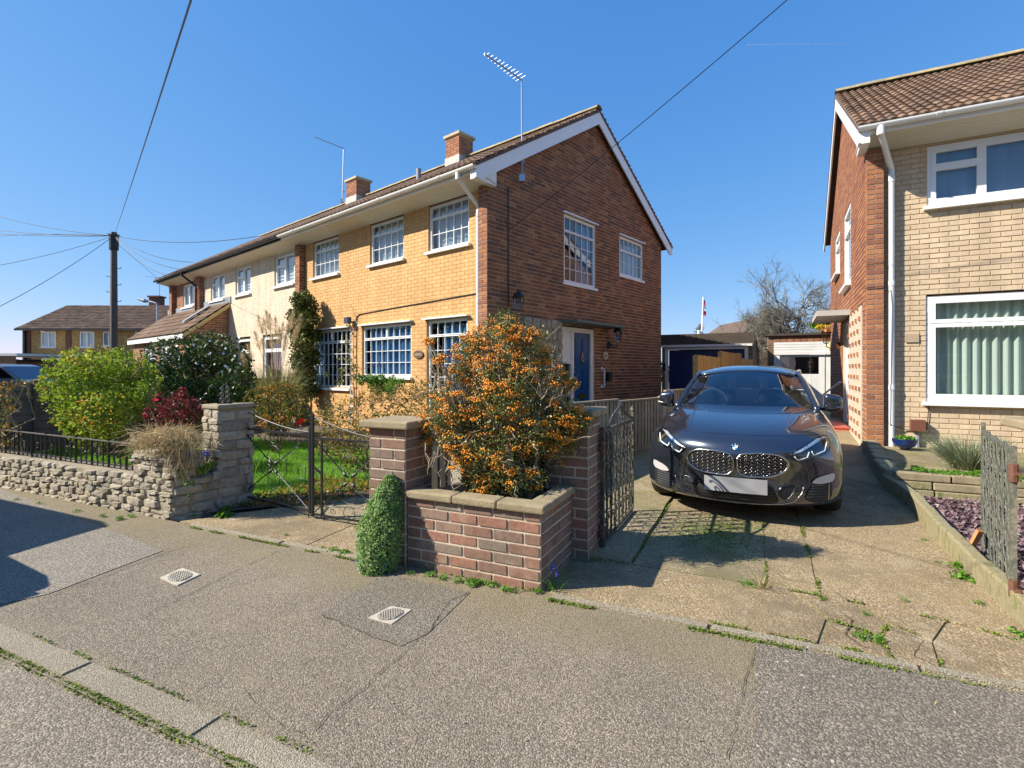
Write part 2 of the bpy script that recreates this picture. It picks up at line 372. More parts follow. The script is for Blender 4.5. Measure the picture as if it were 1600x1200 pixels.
crack([(668,985),(640,1012),(600,1045),(560,1080),(515,1112),(480,1150)], .005, 1); crack([(75,932),(150,905),(262,862),(300,850)], .006, 2); crack([(215,968),(300,925),(390,880),(440,858)], .006, 3)
crack([(1310,955),(1330,968),(1322,990),(1345,1010),(1390,1018)], .012, 8); crack([(1400,985),(1440,1000),(1430,1025),(1470,1045)], .010, 9); crack([(1190,880),(1230,905),(1290,915),(1330,940)], .006, 10); crack([(1440,960),(1490,985),(1560,990)], .008, 11)
crack([(1180,1010),(1165,1060),(1150,1120),(1136,1195)], .004, 4); crack([(735,925),(700,940),(668,990)], .006, 5); crack([(503,960),(560,985),(625,1010)], .005, 6); crack([(380,1075),(420,1120),(500,1160)], .003, 7)
# kerb stones, each one a piece of the kerb
kerb = bpy.data.objects.new('kerb', None); COL.objects.link(kerb); kerb['kind'] = 'structure'
bk = MB(); bk.add([(-.5,0,0),(.5,0,0),(.5,1,0),(-.5,1,0),(-.49,.04,1),(.49,.04,1),(.49,.96,1),(-.49,.96,1)], [(4,5,6,7),(0,1,5,4),(1,2,6,5),(2,3,7,6),(3,0,4,7)])
xf = []
for i in range(-9, 6):
    a = -3.30+.915*i; z = R_.uniform(-.004, .004)
    xf.append((xform(ST.P(a, 1.268+R_.uniform(-.003,.003), -.03), ST.u, ST.n, (0, 0, 1), .911, .122, .036+z), R_.random(), M['kerb'], kerb))
place_many('kerb_stone', (bk.v, bk.f), xf, 300)
# concrete edging strip at the back of the pavement
edg = bpy.data.objects.new('path_edging', None); COL.objects.link(edg); edg['kind'] = 'structure'
xf = []
for a0, a1 in ((-4.55, -2.28), (-1.12, 9.0)):
    n = max(1, round((a1-a0)/.91)); L = (a1-a0)/n
    for i in range(n):
        xf.append((xform(ST.P(a0+L*(i+.5), 2.955+R_.uniform(-.006,.006), -.02), ST.u, ST.n, (0,0,1), L-.008, .055, .034+R_.uniform(-.003,.004)), R_.random(), M['edging'], edg))
place_many('edging_stone', (bk.v, bk.f), xf, 300)
# drive slabs
drv = bpy.data.objects.new('driveway', None); COL.objects.link(drv); drv['kind'] = 'structure'
def slab(pts, m, z=0.0, thick=.03, sub=28, name='slab'):
    "slab that follows the rise of the drive, from four corners (a,b)"
    P = [Vector(p) for p in pts]; v = []; f = []; nn = sub
    for j in range(nn+1):
        for i in (0, 1):
            t = j/nn; q = (P[0].lerp(P[3], t) if i == 0 else P[1].lerp(P[2], t)); q.x += .007*math.sin(t*61+i*2+P[0].x*9); v.append(ST.P(q.x, q.y, hgt(q.x, q.y)+z))
    for j in range(nn): f.append((2*j, 2*j+1, 2*j+3, 2*j+2))
    k = len(v); v += [p-Vector((0,0,thick)) for p in v[:k]]
    f += [(0, k, k+1, 1), (2*nn, 2*nn+1, k+2*nn+1, k+2*nn)]
    for j in range(nn):
        f.append((2*j, 2*j+2, k+2*j+2, k+2*j)); f.append((2*j+1, k+2*j+1, k+2*j+3, 2*j+3))
    MB().add(v, f).build(name, m, drv)
b = MB(); b.add([ST.P(x, y, -.004) for x, y in ((-2.3,3.0),(12,3.0),(12,20),(-2.3,20))], [(0,1,2,3)]); b.build('base_course', M['drive_moss'], drv)
slab([(-1.6,3.72),(-.782,3.68),(-.752,13.5),(-1.56,13.5)], M['drive_moss'], .022, .05)
slab([(-.765,3.72),(.095,3.70),(.110,13.5),(-.738,13.5)], M['drive_moss'])
slab([(.10,3.70),(.394,3.68),(.430,13.5),(.118,13.5)], M['drive'])
slab([(.40,3.69),(1.36,3.55),(1.9,13.5),(.436,13.5)], M['drive'])
def poly_slab(pts, m, z=.004, thick=.03):
    b = MB(); b.prism([ST.P(a, c, z-thick) for a, c in pts], (0,0,thick)); b.build('slab', m, drv)
poly_slab([(-1.14,3.012),(.30,3.012),(.38,3.35),(.22,3.69),(-.9,3.70),(-1.12,3.5)], M['drive'])
crk = [((.315,3.012),(.62,3.012),(.60,3.22),(.50,3.30),(.405,3.33)), ((.628,3.012),(.80,3.012),(.84,3.30),(.70,3.41),(.61,3.235)),
       ((.415,3.35),(.51,3.32),(.61,3.26),(.68,3.43),(.60,3.66),(.25,3.68)), ((.70,3.43),(.85,3.32),(.98,3.60),(.62,3.65)),
       ((.808,3.012),(2.6,3.012),(2.6,3.30),(1.40,3.42),(1.0,3.58),(.850,3.30))]
for i, p in enumerate(crk): poly_slab(p, M['drive'], .004+(-.003, .002, -.002, .001, .003)[i])
poly_slab([(1.42,3.44),(7,3.31),(7,3.72),(1.42,3.72)], M['drive'])
# path at the garden gate
gpath = bpy.data.objects.new('garden_path', None); COL.objects.link(gpath); gpath['kind'] = 'structure'
def pslab(pts, m, z): b = MB(); b.prism([ST.P(a, c, z-.03) for a, c in pts], (0,0,.03)); b.build('slab', m, gpath)
pslab([(-4.75,3.01),(-3.2,3.01),(-3.24,3.62),(-4.3,3.75)], M['drive'], .006)
pslab([(-3.19,3.01),(-2.24,3.01),(-2.24,3.45),(-3.23,3.61)], M['drive'], .004)
pslab([(-4.28,3.77),(-3.23,3.63),(-2.2,3.46),(-1.9,4.6),(-2.9,4.55),(-3.9,4.35)], M['drive_moss'], .008)
pslab([(-2.9,4.57),(-1.9,4.62),(-1.7,9.6),(-2.7,9.8)], M['drive_moss'], .01)
# lawn and beds
lawn_poly = [(-13,3.3),(-4.95,3.35),(-4.35,3.95),(-3.9,4.38),(-2.92,4.58),(-2.75,9.5),(-13,14)]
sheet('garden_ground', [(-13,3.2),(-4.9,3.2),(-4.3,3.9),(-3.9,4.38),(-2.92,4.58),(-1.7,4.62),(-1.62,16),(-13,24)], -.002, M['soil'])
sheet('lawn', [(-12.5,3.9),(-4.9,3.9),(-3.9,4.85),(-2.95,5.0),(-2.9,7.2),(-6,7.0),(-12.5,7.5)], .006, M['lawn'])
sheet('slate_bed', [(1.38,3.62),(6,3.62),(6,7.2),(1.45,7.2)], .03, plain('purple_slate_ground', (.13,.075,.08), .8, .4, 30, 1.0, 80))
b = MB(); b.prism([ST.P(a, c, 0.0) for a, c in ((1.50,6.95),(7,6.95),(7,12),(1.72,12))], (0,0,.255)); struct(b, 'terrace', M['drive_moss'])
b = MB(); b.add([ST.P(x, y, .02) for x, y in ((-1.62,8.5),(1.5,13),(6,13),(6,40),(-40,40),(-40,24),(-13,24),(-1.62,16))], [tuple(range(8))]); struct(b, 'back_yard', M['drive_moss'])

# ================================================================ house builder
BP = MB(); _z = .95; _u = .985
BP.add([(-.5,0,-.5),(.5,0,-.5),(.5,0,.5),(-.5,0,.5),(-.5,.75,-.5),(.5,.75,-.5),(.5,.75,.5),(-.5,.75,.5),(-.5*_u,1,-.5*_z),(.5*_u,1,-.5*_z),(.5*_u,1,.5*_z),(-.5*_u,1,.5*_z)],
       [(0,1,5,4),(1,2,6,5),(2,3,7,6),(3,0,4,7),(4,5,9,8),(5,6,10,9),(6,7,11,10),(7,4,8,11),(8,9,10,11)])
BRICK = (BP.v, BP.f)
def wall(fr, parent, u0, u1, z0, z1, n, bm_, mm, L, openings=(), lim=None, depth=.009, pitch=.225, course=.075, rev=.11, name='wall', seed=1, join=.013, back=True, relief=0.0, parity=0, half=False):
    rg = random.Random(seed); mb = MB(); pieces = []
    k = 0; z = z0
    while z < z1-.012:
        h = min(course, z1-z); zc = z+h/2
        iv = [(u0, u1)] if lim is None else [lim(zc)]
        iv = [(max(u0, a), min(u1, b)) for a, b in iv]
        for (a, b, c, d) in openings:
            if c-.01 < zc < d+.01:
                nv = []
                for p, q in iv:
                    if b <= p or a >= q: nv.append((p, q)); continue
                    if a > p: nv.append((p, a))
                    if b < q: nv.append((b, q))
                iv = nv
        for p, q in iv:
            if q-p < .02: continue
            if back: mb.add([fr.P(p,n-depth,z), fr.P(q,n-depth,z), fr.P(q,n-depth,z+h), fr.P(p,n-depth,z+h)], [(0,1,2,3)])
        off = ((k+parity) % 2)*pitch/2
        if half and (k+parity) % 2: steps = [(u0+i*pitch/2, u0+(i+1)*pitch/2) for i in range(int(round((u1-u0)/(pitch/2))))]
        else:
            s0 = math.floor((u0+off)/pitch)*pitch-off; steps = []
            if half: steps = [(u0+i*pitch, u0+(i+1)*pitch) for i in range(int(round((u1-u0)/pitch)))]
            else:
                while s0 < u1: steps.append((s0, s0+pitch)); s0 += pitch
        for s0, s1 in steps:
            for p, q in iv:
                a, b = max(s0, p), min(s1, q)
                if b-a > .035 and h > course*.6: pieces.append((a+join/2, b-join/2, zc, h-join))
        z += course; k += 1
    for (a, b, c, d) in openings:   # reveals
        r = rev
        mb.add([fr.P(a,n-depth,c), fr.P(a,n-r-.03,c), fr.P(a,n-r-.03,d), fr.P(a,n-depth,d)], [(0,1,2,3)])
        mb.add([fr.P(b,n-depth,c), fr.P(b,n-r-.03,c), fr.P(b,n-r-.03,d), fr.P(b,n-depth,d)], [(0,1,2,3)])
        mb.add([fr.P(a,n-depth,c), fr.P(a,n-r-.03,c), fr.P(b,n-r-.03,c), fr.P(b,n-depth,c)], [(0,1,2,3)])
        mb.add([fr.P(a,n-depth,d), fr.P(a,n-r-.03,d), fr.P(b,n-r-.03,d), fr.P(b,n-depth,d)], [(0,1,2,3)])
    wo = mb.build(name, mm, parent)
    for a, b, zc, h in pieces:
        L.append((xform(fr.P((a+b)/2, n-depth-.002, zc), fr.u, fr.n, (0,0,1), b-a, depth+.002+rg.uniform(0, relief), h), rg.random(), bm_, wo))
    return wo
# interlocking tile: two rolls across, thick lower edge
TP = MB(); _n = 9; _pr = [0, .019, .024, .012, 0, .019, .024, .012, 0]
for j in (0, 1):
    for i in range(_n): TP.v.append((i/(_n-1)-.5, j, _pr[i]+(.032 if j == 0 else .004)))
for i in range(_n): TP.v.append((i/(_n-1)-.5, 0, _pr[i]+.006))
for i in range(_n-1): TP.f.append((i, i+1, _n+i+1, _n+i)); TP.f.append((2*_n+i, 2*_n+i+1, i+1, i))
TILE = (TP.v, TP.f)
def roof_slope(fr, parent, u0, u1, n0, n1, z0, z1, L, tilemat, seed=3, tw=.30, gauge=.335, jitter=.006):
    "slope from eave (n0,z0) up to ridge (n1,z1)"
    rg = random.Random(seed)
    S = (fr.P(0,n1,z1)-fr.P(0,n0,z0)); Ls = S.length; S.normalize(); W = fr.u.cross(S).normalized()
    if W.z < 0: W = -W
    mb = MB(); mb.prism([fr.P(u0,n0,z0-.05), fr.P(u0,n1,z1-.05), fr.P(u0,n1,z1-.004), fr.P(u0,n0,z0-.004)], fr.u*(u1-u0))
    ro = mb.build('roof', plain('roof_underlay', (.12,.08,.06), .9, .2), parent)
    rows = int(Ls/gauge)+1; g = Ls/rows; nt_ = max(1, round((u1-u0)/tw)); w_ = (u1-u0)/nt_
    for r in range(rows):
        for i in range(nt_):
            o = fr.P(u0+(i+.5)*w_, 0, 0); o = fr.P(u0+(i+.5)*w_, n0, z0)+S*(r*g-.02)+W*rg.uniform(0, jitter)
            sc = Vector((rg.uniform(-1,1), rg.uniform(-1,1), 0))*.004
            L.append((xform(o, fr.u, S+W*rg.uniform(-.004,.004), W, w_*.985, g+.05, 1.0), rg.random(), tilemat, ro))
    return ro
RT = MB(); _k = 7
for j in (0, 1):
    for i in range(_k): a = math.pi*i/(_k-1); RT.v.append((j-.5, math.cos(a)*.12, math.sin(a)*.085-.02))
for i in range(_k-1): RT.f.append((i, i+1, _k+i+1, _k+i))
def ridge(fr, ro, u0, u1, n, z, L, mat, seed=4):
    rg = random.Random(seed); k = round((u1-u0)/.43); w_ = (u1-u0)/k
    for i in range(k): L.append((xform(fr.P(u0+(i+.5)*w_, n, z+rg.uniform(0,.008)), fr.u, fr.n, (0,0,1), w_*1.04 if i % 2 else w_*.98, 1.0+.03*(i % 2), 1.0+.05*(i % 2)), rg.random(), mat, ro))
QUAD = ([(-.5,0,-.5),(.5,0,-.5),(.5,0,.5),(-.5,0,.5)], [(0,1,2,3)])
_pq = MB(); _pq.add(*QUAD); PANE_ME = _pq.mesh('pane', M['glass'])
def window(fr, parent, u0, u1, z0, z1, n, sections, mat=None, bars=True, sill=True, sillproj=.10, fw=.036, name='window', lintel=False, barw=.012, nofr=False):
    """sections: (fu0,fu1,fz0,fz1,cols,rows,sashwidth) as fractions of the opening"""
    mat = mat or M['pvc']; W_, H = u1-u0, z1-z0; mb = MB(); d0, d1 = n-.07, n-.012
    mb.box(fr,u0,u1,d0,d1,z0,z0+fw); mb.box(fr,u0,u1,d0,d1,z1-fw,z1); mb.box(fr,u0,u0+fw,d0,d1,z0+fw,z1-fw); mb.box(fr,u1-fw,u1,d0,d1,z0+fw,z1-fw)
    iu0, iu1, iz0, iz1 = u0+fw, u1-fw, z0+fw, z1-fw; IW, IH = iu1-iu0, iz1-iz0
    panes = []
    for s in sections:
        a, b, c, d, nc, nr = s[:6]; sw = s[6] if len(s) > 6 else .03
        a, b, c, d = iu0+a*IW, iu0+b*IW, iz0+c*IH, iz0+d*IH
        mb.box(fr,a,b,d0+.005,d1+.006,c,c+sw); mb.box(fr,a,b,d0+.005,d1+.006,d-sw,d); mb.box(fr,a,a+sw,d0+.005,d1+.006,c+sw,d-sw); mb.box(fr,b-sw,b,d0+.005,d1+.006,c+sw,d-sw)
        a += sw; b -= sw; c += sw; d -= sw
        for i in range(1, nc): q = a+(b-a)*i/nc; mb.box(fr,q-barw/2,q+barw/2,d0+.015,d1-.012,c,d)
        for j in range(1, nr):
            q = c+(d-c)*j/nr
            for i in range(nc):
                qa = a+(b-a)*i/nc+(barw/2 if i else 0); qb = a+(b-a)*(i+1)/nc-(barw/2 if i < nc-1 else 0)
                mb.box(fr,qa,qb,d0+.015,d1-.012,q-barw/2,q+barw/2)
        for i in range(nc):
            for j in range(nr): panes.append((a+(b-a)*(i+.5)/nc, c+(d-c)*(j+.5)/nr, (b-a)/nc, (d-c)/nr))
    wo = mb.build(name, mat, parent)
    for u, z, w_, h in panes:
        o = link('pane', PANE_ME, wo); o.matrix_basis = xform(fr.P(u, n-.045, z), fr.u, fr.n, (0,0,1), w_, 1, h)
    if sill:
        s = MB(); s.box(fr,u0-.05,u1+.05,n-.02,n+sillproj,z0-.055,z0-.002); s.build('sill', mat, wo)
    if lintel:
        s = MB(); s.box(fr,u0-.06,u1+.06,n+.0,n+sillproj+.02,z1+.012,z1+.04); s.build('drip_strip', mat, wo)
    return wo
def drape(fr, win, u0, u1, z0, z1, n, mat, folds=0, amp=.025, name='curtain'):  # hangs curtains, and near-black sheets that stand in for unlit rooms
    mb = MB(); k = max(1, int((u1-u0)/.018)) if folds else 1; vs = []
    rg = random.Random(int(u0*100)); ph = [rg.uniform(.7, 1.3) for _ in range(k+2)]; x = 0
    for i in range(k+1):
        u = u0+(u1-u0)*i/k; x += ph[i]*2*math.pi*folds*(u1-u0)/max(1, k) if folds else 0
        off = amp*math.sin(x) if folds else 0; vs += [fr.P(u, n+off, z0), fr.P(u, n+off, z1)]
    mb.add(vs, [(2*i, 2*i+2, 2*i+3, 2*i+1) for i in range(k)]); return mb.build(name, mat, win, smooth=bool(folds))
GEO3 = [(0,1,.74,1,5,1,.018),(0,1,0,.735,5,2,.018)]
def eaves(fr, parent, u0, u1, n0, over, zs, mat_g, mat_f, mat_s, wn=-.1, joints=1.8, zg=None, gr=.056):
    nb = n0+over-.022; s = MB(); k = 7
    for i in range(k):
        qa, qb = wn+(nb-wn)*i/k, wn+(nb-wn)*(i+.93)/k; za, zb_ = zs+.10*i/k, zs+.10*(i+.93)/k; s.prism([fr.P(u0,qa,za), fr.P(u0,qb,zb_), fr.P(u0,qb,zb_+.012), fr.P(u0,qa,za+.012)], fr.u*(u1-u0))
    s.prism([fr.P(u0,wn,zs+.016), fr.P(u0,nb,zs+.115), fr.P(u0,nb,zs+.12), fr.P(u0,wn,zs+.02)], fr.u*(u1-u0))
    s.build('soffit', mat_s, parent)
    f = MB(); f.box(fr,u0,u1,n0+over-.02,n0+over,zs+.085,zs+.20); f.build('fascia', mat_f, parent)
    z = zg or zs+.185; g = MB(); pr = []
    for i in range(9): a = math.pi+math.pi*i/8; pr.append((math.cos(a)*gr, math.sin(a)*gr))
    for i in range(8, -1, -1): a = math.pi+math.pi*i/8; pr.append((math.cos(a)*(gr-.006), math.sin(a)*(gr-.006)))
    nn = n0+over+gr+.006
    g.prism([fr.P(u0-.03, nn+x, z+y) for x, y in pr], fr.u*(u1-u0+.06)); go = g.build('gutter', mat_g, parent)
    u = u0+joints*.45
    while u < u1:
        j = MB(); prj = [(x*1.13, y*1.13+.002) for x, y in pr[:9]]+[(x*.8, y*.8) for x, y in pr[:9]][::-1]
        j.prism([fr.P(u, nn+x, z+y) for x, y in prj], fr.u*.07); j.build('gutter_bracket', mat_g, go); u += joints
    return go, nn, z
def downpipe(fr, go, u, n_g, zg, n_w, z0, mat, du=0.0, r=.036):
    mb = MB(); mb.tube([fr.P(u,n_g,zg-.03), fr.P(u,n_g,zg-.16)], r*1.25, 10)
    mb.tube([fr.P(u,n_g,zg-.08), fr.P(u,n_g,zg-.13), fr.P(u+du*.5,(n_g+n_w)/2,zg-.32), fr.P(u+du,n_w,zg-.50), fr.P(u+du,n_w,zg-.6), fr.P(u+du,n_w,z0)], r, 10)
    z = zg-.62
    while z > z0+.3: mb.tube([fr.P(u+du,n_w,z), fr.P(u+du,n_w,z-.07)], r*1.18, 10); z -= 1.55
    return mb.build('downpipe', mat, go, smooth=False)
BRK = {}; TIL = {}
def flush(house_key):
    place_many('brick', BRK[house_key], 0)
# ---------------------------------------------------------------- main house
mh = thing('semi_detached_house', tuple(MF.P(3,-3,0)), 'house with yellow painted front and dark red brick gable wall beside the drive', 'house', 'brick semi detached houses')
SL = .64; AZ_ = 7.17
GL = (2.34,3.60,3.24,4.68); G2 = (4.70,5.95,3.72,4.68); DR = (2.27,3.55,.1,2.30)
LB = []
wall(MG, mh, 0, 7.05, .0, 7.25, 0, M['red_brick'], M['mortar'], LB, [GL, G2, DR], lim=lambda z: (0, 7.05) if z < 4.96 else (3.525-(AZ_-z)/SL+.02, 3.525+(AZ_-z)/SL-.02), seed=11)
FO = [(.56,1.71,3.72,4.62),(2.50,3.72,3.72,4.62),(5.02,6.24,3.72,4.62),(.60,1.76,.40,2.37),(2.25,4.03,1.24,2.37),(4.53,6.27,.95,2.37)]
wall(MF, mh, .225, 6.64, .0, 4.66, -.1, M['yellow_paint'], M['mortar_yellow'], LB, FO, seed=12, depth=.004, join=.009)
wall(MF, mh, 0, .225, .0, 4.66, 0, M['orange_brick'], M['mortar_light'], LB, seed=13, half=True, name='corner_pier')
pr = Fr(MF.P(.225,0,0), tuple(-MF.n)[:2], tuple(MF.u)[:2]); wall(pr, mh, 0, .1, 0, 4.66, 0, M['orange_brick'], M['mortar_light'], LB, seed=14, name='corner_pier')
wall(MF, mh, 6.66, 6.9, .0, 4.66, .05, M['orange_brick'], M['mortar_light'], LB, seed=15, name='party_pier')
ps = Fr(MF.P(6.66,.05,0), tuple(-MF.n)[:2], tuple(-MF.u)[:2]); wall(ps, mh, 0, .16, 0, 4.66, 0, M['red_brick'], M['mortar'], LB, seed=16, name='party_pier')  # shaded side of the pier gets a darker brick than its lit front
b = MB(); b.add([MG.P(7.05,0,0), MG.P(7.05,-6.95,0), MG.P(7.05,-6.95,4.9), MG.P(7.05,0,4.9)], [(0,1,2,3)]); b.build('rear_wall', M['red_brick'], mh)
b = MB(); b.add([MF.P(6.95,-.1,0), MF.P(6.95,-7.05,0), MF.P(6.95,-7.05,4.9), MF.P(6.95,-3.52,7.2), MF.P(6.95,-.1,4.9)], [(0,1,2,3,4)]); b.build('party_wall', M['dark_room'], mh)
b = MB()
for zz in (2.5, 4.75): b.add([MF.P(.1,-.4,zz), MF.P(6.9,-.4,zz), MF.P(6.9,-6.9,zz), MF.P(.1,-6.9,zz)], [(0,1,2,3)])
b.build('floor_slab', M['dark_room'], mh)
for i, q in enumerate(FO[:3]):
    wo = window(MF, mh, *q, -.13, GEO3, lintel=False); drape(MF, wo, q[0]+.05, q[1]-.05, q[2]+.05, q[2]+.67, -.30, M['net'], 9, .012)
    drape(MF, wo, q[0]+.05, q[1]-.05, q[3]-.26, q[3], -.26, M['pale_blind'] if i else M['net'], 5, .01, 'blind')
q = FO[3]; wo = window(MF, mh, *q, -.13, [(0,1,.86,1,5,1,.02),(0,1,0,.855,5,6,.02)], lintel=True, fw=.04); drape(MF, wo, q[0]+.05, q[0]+.80, q[2], q[3]-.1, -.23, M['curtain_blue'], 8)
q = FO[4]; wo = window(MF, mh, *q, -.13, [(0,.498,.76,1,4,1,.022),(.502,1,.76,1,4,1,.022),(0,1,0,.75,8,3,.02)], lintel=True); drape(MF, wo, q[0]+.05, q[1]-.20, q[2], q[3]-.05, -.22, M['curtain_blue'], 8)
q = FO[5]; wo = window(MF, mh, *q, -.13, [(0,.498,.80,1,4,1,.022),(.502,1,.80,1,4,1,.022),(0,1,0,.79,8,4,.02)], lintel=True); drape(MF, wo, q[1]-.50, q[1]-.12, q[2], q[3]-.05, -.22, M['curtain_blue'], 8)
wo = window(MG, mh, *GL, -.02, [(0,1,.78,1,5,1,.02),(0,1,0,.775,5,4,.02)], lintel=True, sillproj=.05)
drape(MG, wo, 3.0, 3.55, 3.3, 4.6, -.13, M['curtain_blue'], 8)
wo = window(MG, mh, *G2, -.02, [(0,1,.66,1,5,1,.02),(0,1,0,.655,5,2,.02)], lintel=True, sillproj=.05); drape(MG, wo, G2[0]+.05, G2[1]-.05, G2[2], G2[3]-.1, -.2, M['net'], 6, .012)
# door, side light, canopy
fm = MB(); y0, y1 = -.10, -.03
for a, b_, c, d in ((2.27,2.33,.1,2.3),(2.66,2.76,.1,2.3),(3.43,3.55,.1,2.3),(2.33,2.66,2.22,2.3),(2.76,3.43,2.20,2.3),(2.33,2.66,1.52,1.60),(2.33,2.66,.1,.3)): fm.box(MG,a,b_,y0,y1,c,d)
fo = fm.build('door_frame', M['white_wood'], mh)
MB().box(MG,2.33,2.66,-.08,-.05,1.60,2.22).build('infill_panel', M['white_wood'], fo)
o = link('pane', PANE_ME, fo); o.matrix_basis = xform(MG.P(2.495,-.07,.91), MG.u, MG.n, (0,0,1), .33, 1, 1.22)
MB().add([MG.P(2.3,-.2,.1), MG.P(2.7,-.2,.1), MG.P(2.7,-.2,1.55), MG.P(2.3,-.2,1.55)], [(0,1,2,3)]).build('curtain', plain('grey_brown_curtain', (.12,.11,.09), .9, .4, 30), fo)
dm = MB(); dm.box(MG,2.765,3.425,-.10,-.065,.12,2.195)
for (a, b_) in ((2.83,3.07),(3.12,3.36)):
    for c, d in ((.28,.68),(.98,1.42),(1.5,2.08)): dm.box(MG,a,b_,-.065,-.052,c,d); dm.box(MG,a+.035,b_-.035,-.052,-.047,c+.035,d-.035)
do = dm.build('door', M['blue_door'], fo)
MB().box(MG,2.98,3.22,-.052,-.035,.76,.86).build('letterbox', M['brass'], do)
kn = MB(); kn.tube([MG.P(3.095,-.03,1.70), MG.P(3.05,-.03,1.63), MG.P(3.07,-.03,1.57), MG.P(3.12,-.03,1.57), MG.P(3.14,-.03,1.63), MG.P(3.095,-.03,1.70)], .012, 6); kn.box(MG,3.07,3.12,-.052,-.03,1.69,1.76); kn.build('door_knocker', M['brass'], do)
MB().tube([MG.P(3.38,-.065,1.12), MG.P(3.38,-.01,1.12), MG.P(3.30,-.01,1.12)], .011, 6).build('handle', M['brass'], do)
cn = MB(); cn.box(MG,2.2,4.22,0.0,.42,2.36,2.415); cn.build('door_canopy', plain('green_grey_felt', (.13,.16,.13), .8, .3, 8, .3), mh)
# stone cladding beside the door
stc = MB(); stc.box(MG,.95,2.25,.0,.012,0,2.40); sto = stc.build('stone_cladding', plain('pale_pointing', (.30,.27,.20), .95, .2, 10, .7), mh)
stone_clad = tinted('crazy_paving_stone', [(0,(.36,.30,.18)),(.3,(.30,.27,.20)),(.6,(.42,.36,.22)),(1,(.24,.21,.16))], .9, .8, 40, .35, 18, .01)
rg = random.Random(5)
for r in range(11):
    z = r*.22+.01; u = .955
    while u < 2.2:
        w_ = min(rg.uniform(.16,.34), 2.245-u); hh = rg.uniform(.17,.21)
        if w_ < .08: break
        n_ = 7; cx, cz = u+w_/2, z+hh/2
        pts = [MG.P(cx+math.copysign(abs(math.cos(a))**.6, math.cos(a))*w_/2*rg.uniform(.88,.97), .012, cz+math.copysign(abs(math.sin(a))**.6, math.sin(a))*hh/2*rg.uniform(.88,1.0)) for a in [2*math.pi*(i+.5)/n_ for i in range(n_)]]
        MB().prism(pts, MG.n*rg.uniform(.018,.04), rg.random()).build('stone', stone_clad, sto); u += w_
# eaves, roof, barge boards
go, gn, gz = eaves(MF, mh, -.12, 6.95, 0, .40, 4.64, M['pvc_old'], M['pvc_old'], M['soffit'])
downpipe(MF, go, .26, gn, gz, -.035, .15, M['pvc_old'], .0)
TL = []
ro = roof_slope(MF, mh, -.15, 6.95, .44, -3.525, 4.86, 7.25, TL, M['tile'])
roof_slope(MF, mh, -.15, 6.95, -7.47, -3.525, 4.86, 7.25, TL, M['tile'], seed=6)
ridge(MF, ro, -.15, 6.95, -3.525, 7.30, TL, M['tile_lichen'])
def barge(fr, parent, x, mat, w_=.24, t=.03, apex=3.525, lo=-.42, hi=7.47, za=7.25, z0=4.86, name='barge_board', sgn=1):
    for s0 in (lo, hi):
        mb = MB(); mb.prism([fr.P(s0, x, z0-.045), fr.P(apex, x, za-.045), fr.P(apex, x, za-.045-w_*1.12), fr.P(s0+(.12 if s0 < apex else -.12), x, z0-.045-w_*.8), fr.P(s0, x, z0-.045-w_*.75)], fr.n*t)
        mb.build(name, mat, parent)
barge(MG, mh, .11, M['pvc'])
b = MB(); b.prism([MG.P(-.42,.0,4.62), MG.P(0.12,.0,4.62), MG.P(.12,0,4.95), MG.P(-.42,0,4.82)], MG.n*.108); b.build('eaves_box', M['pvc'], mh)
# mortar verge under the tiles
b = MB(); b.prism([MG.P(-.42,.06,4.81), MG.P(3.525,.06,7.20), MG.P(3.525,.06,7.25), MG.P(-.42,.06,4.87)], MG.n*.07); b.prism([MG.P(7.47,.06,4.81), MG.P(3.525,.06,7.20), MG.P(3.525,.06,7.25), MG.P(7.47,.06,4.87)], MG.n*.07); b.build('verge', M['mortar'], mh)
rg = random.Random(9); vt = MB()
for s in (-1, 1):
    for i in range(34):
        q = i/34; v_ = 3.525+s*(3.93*(1-q)); z_ = 4.87+2.39*q; vt.box(MG, v_-.055, v_+.055, .05, .15+rg.uniform(-.006,.006), z_-.015, z_+.03, rg.random())
vt.build('verge_tiles', M['tile'], mh)['kind'] = 'stuff'
def chimney(fr, parent, u, n, z0, z1, wu, wn, LBx, mat, seed=1, flash=True):
    f0 = Fr(fr.P(u,n,0), tuple(fr.u)[:2], tuple(fr.n)[:2]); co = None
    for (o_, uu, nn, L_) in ((f0.P(-wu/2,wn/2,0), f0.u, f0.n, wu), (f0.P(-wu/2,-wn/2,0), f0.n, -f0.u, wn), (f0.P(wu/2,-wn/2,0), f0.n, f0.u, wn), (f0.P(-wu/2,-wn/2,0), f0.u, -f0.n, wu)):
        wall(Fr(o_, tuple(uu)[:2], tuple(nn)[:2]), parent, 0, L_, z0, z1, 0, mat, M['mortar'], LBx, seed=seed, name='chimney'); seed += 1
    c = MB(); c.box(f0,-wu/2-.05,wu/2+.05,-wn/2-.05,wn/2+.05,z1,z1+.07); c.lathe(f0.P(0,0,z1+.07), [(.13,0),(.12,.10),(.10,.1),(.10,0)], 12); c.build('chimney_cap', M['mortar'], parent)
    c = MB(); c.box(f0,-wu/2-.02,wu/2+.02,-wn/2-.02,wn/2+.02,z0,z0+.30); c.build('chimney_flashing', plain('white_mortar_fillet', (.5,.48,.42), .8, .2), parent)
LC = []; chimney(MF, mh, 4.35, -3.45, 7.0, 7.86, .54, .54, LC, M['orange_brick'])
b = MB(); b.tube([MF.P(3.0,-.9,5.3), MF.P(3.0,-.9,5.95)], .055, 10); b.build('soil_vent', M['lead'], mh)
place_many('brick', BRICK, LB, 300); place_many('brick', BRICK, LC, 0)
place_many('roof_tile', TILE, [x for x in TL if x[2] is M['tile']], 300); place_many('ridge_tile', (RT.v, RT.f), [x for x in TL if x[2] is not M['tile']], 300, smooth=True)
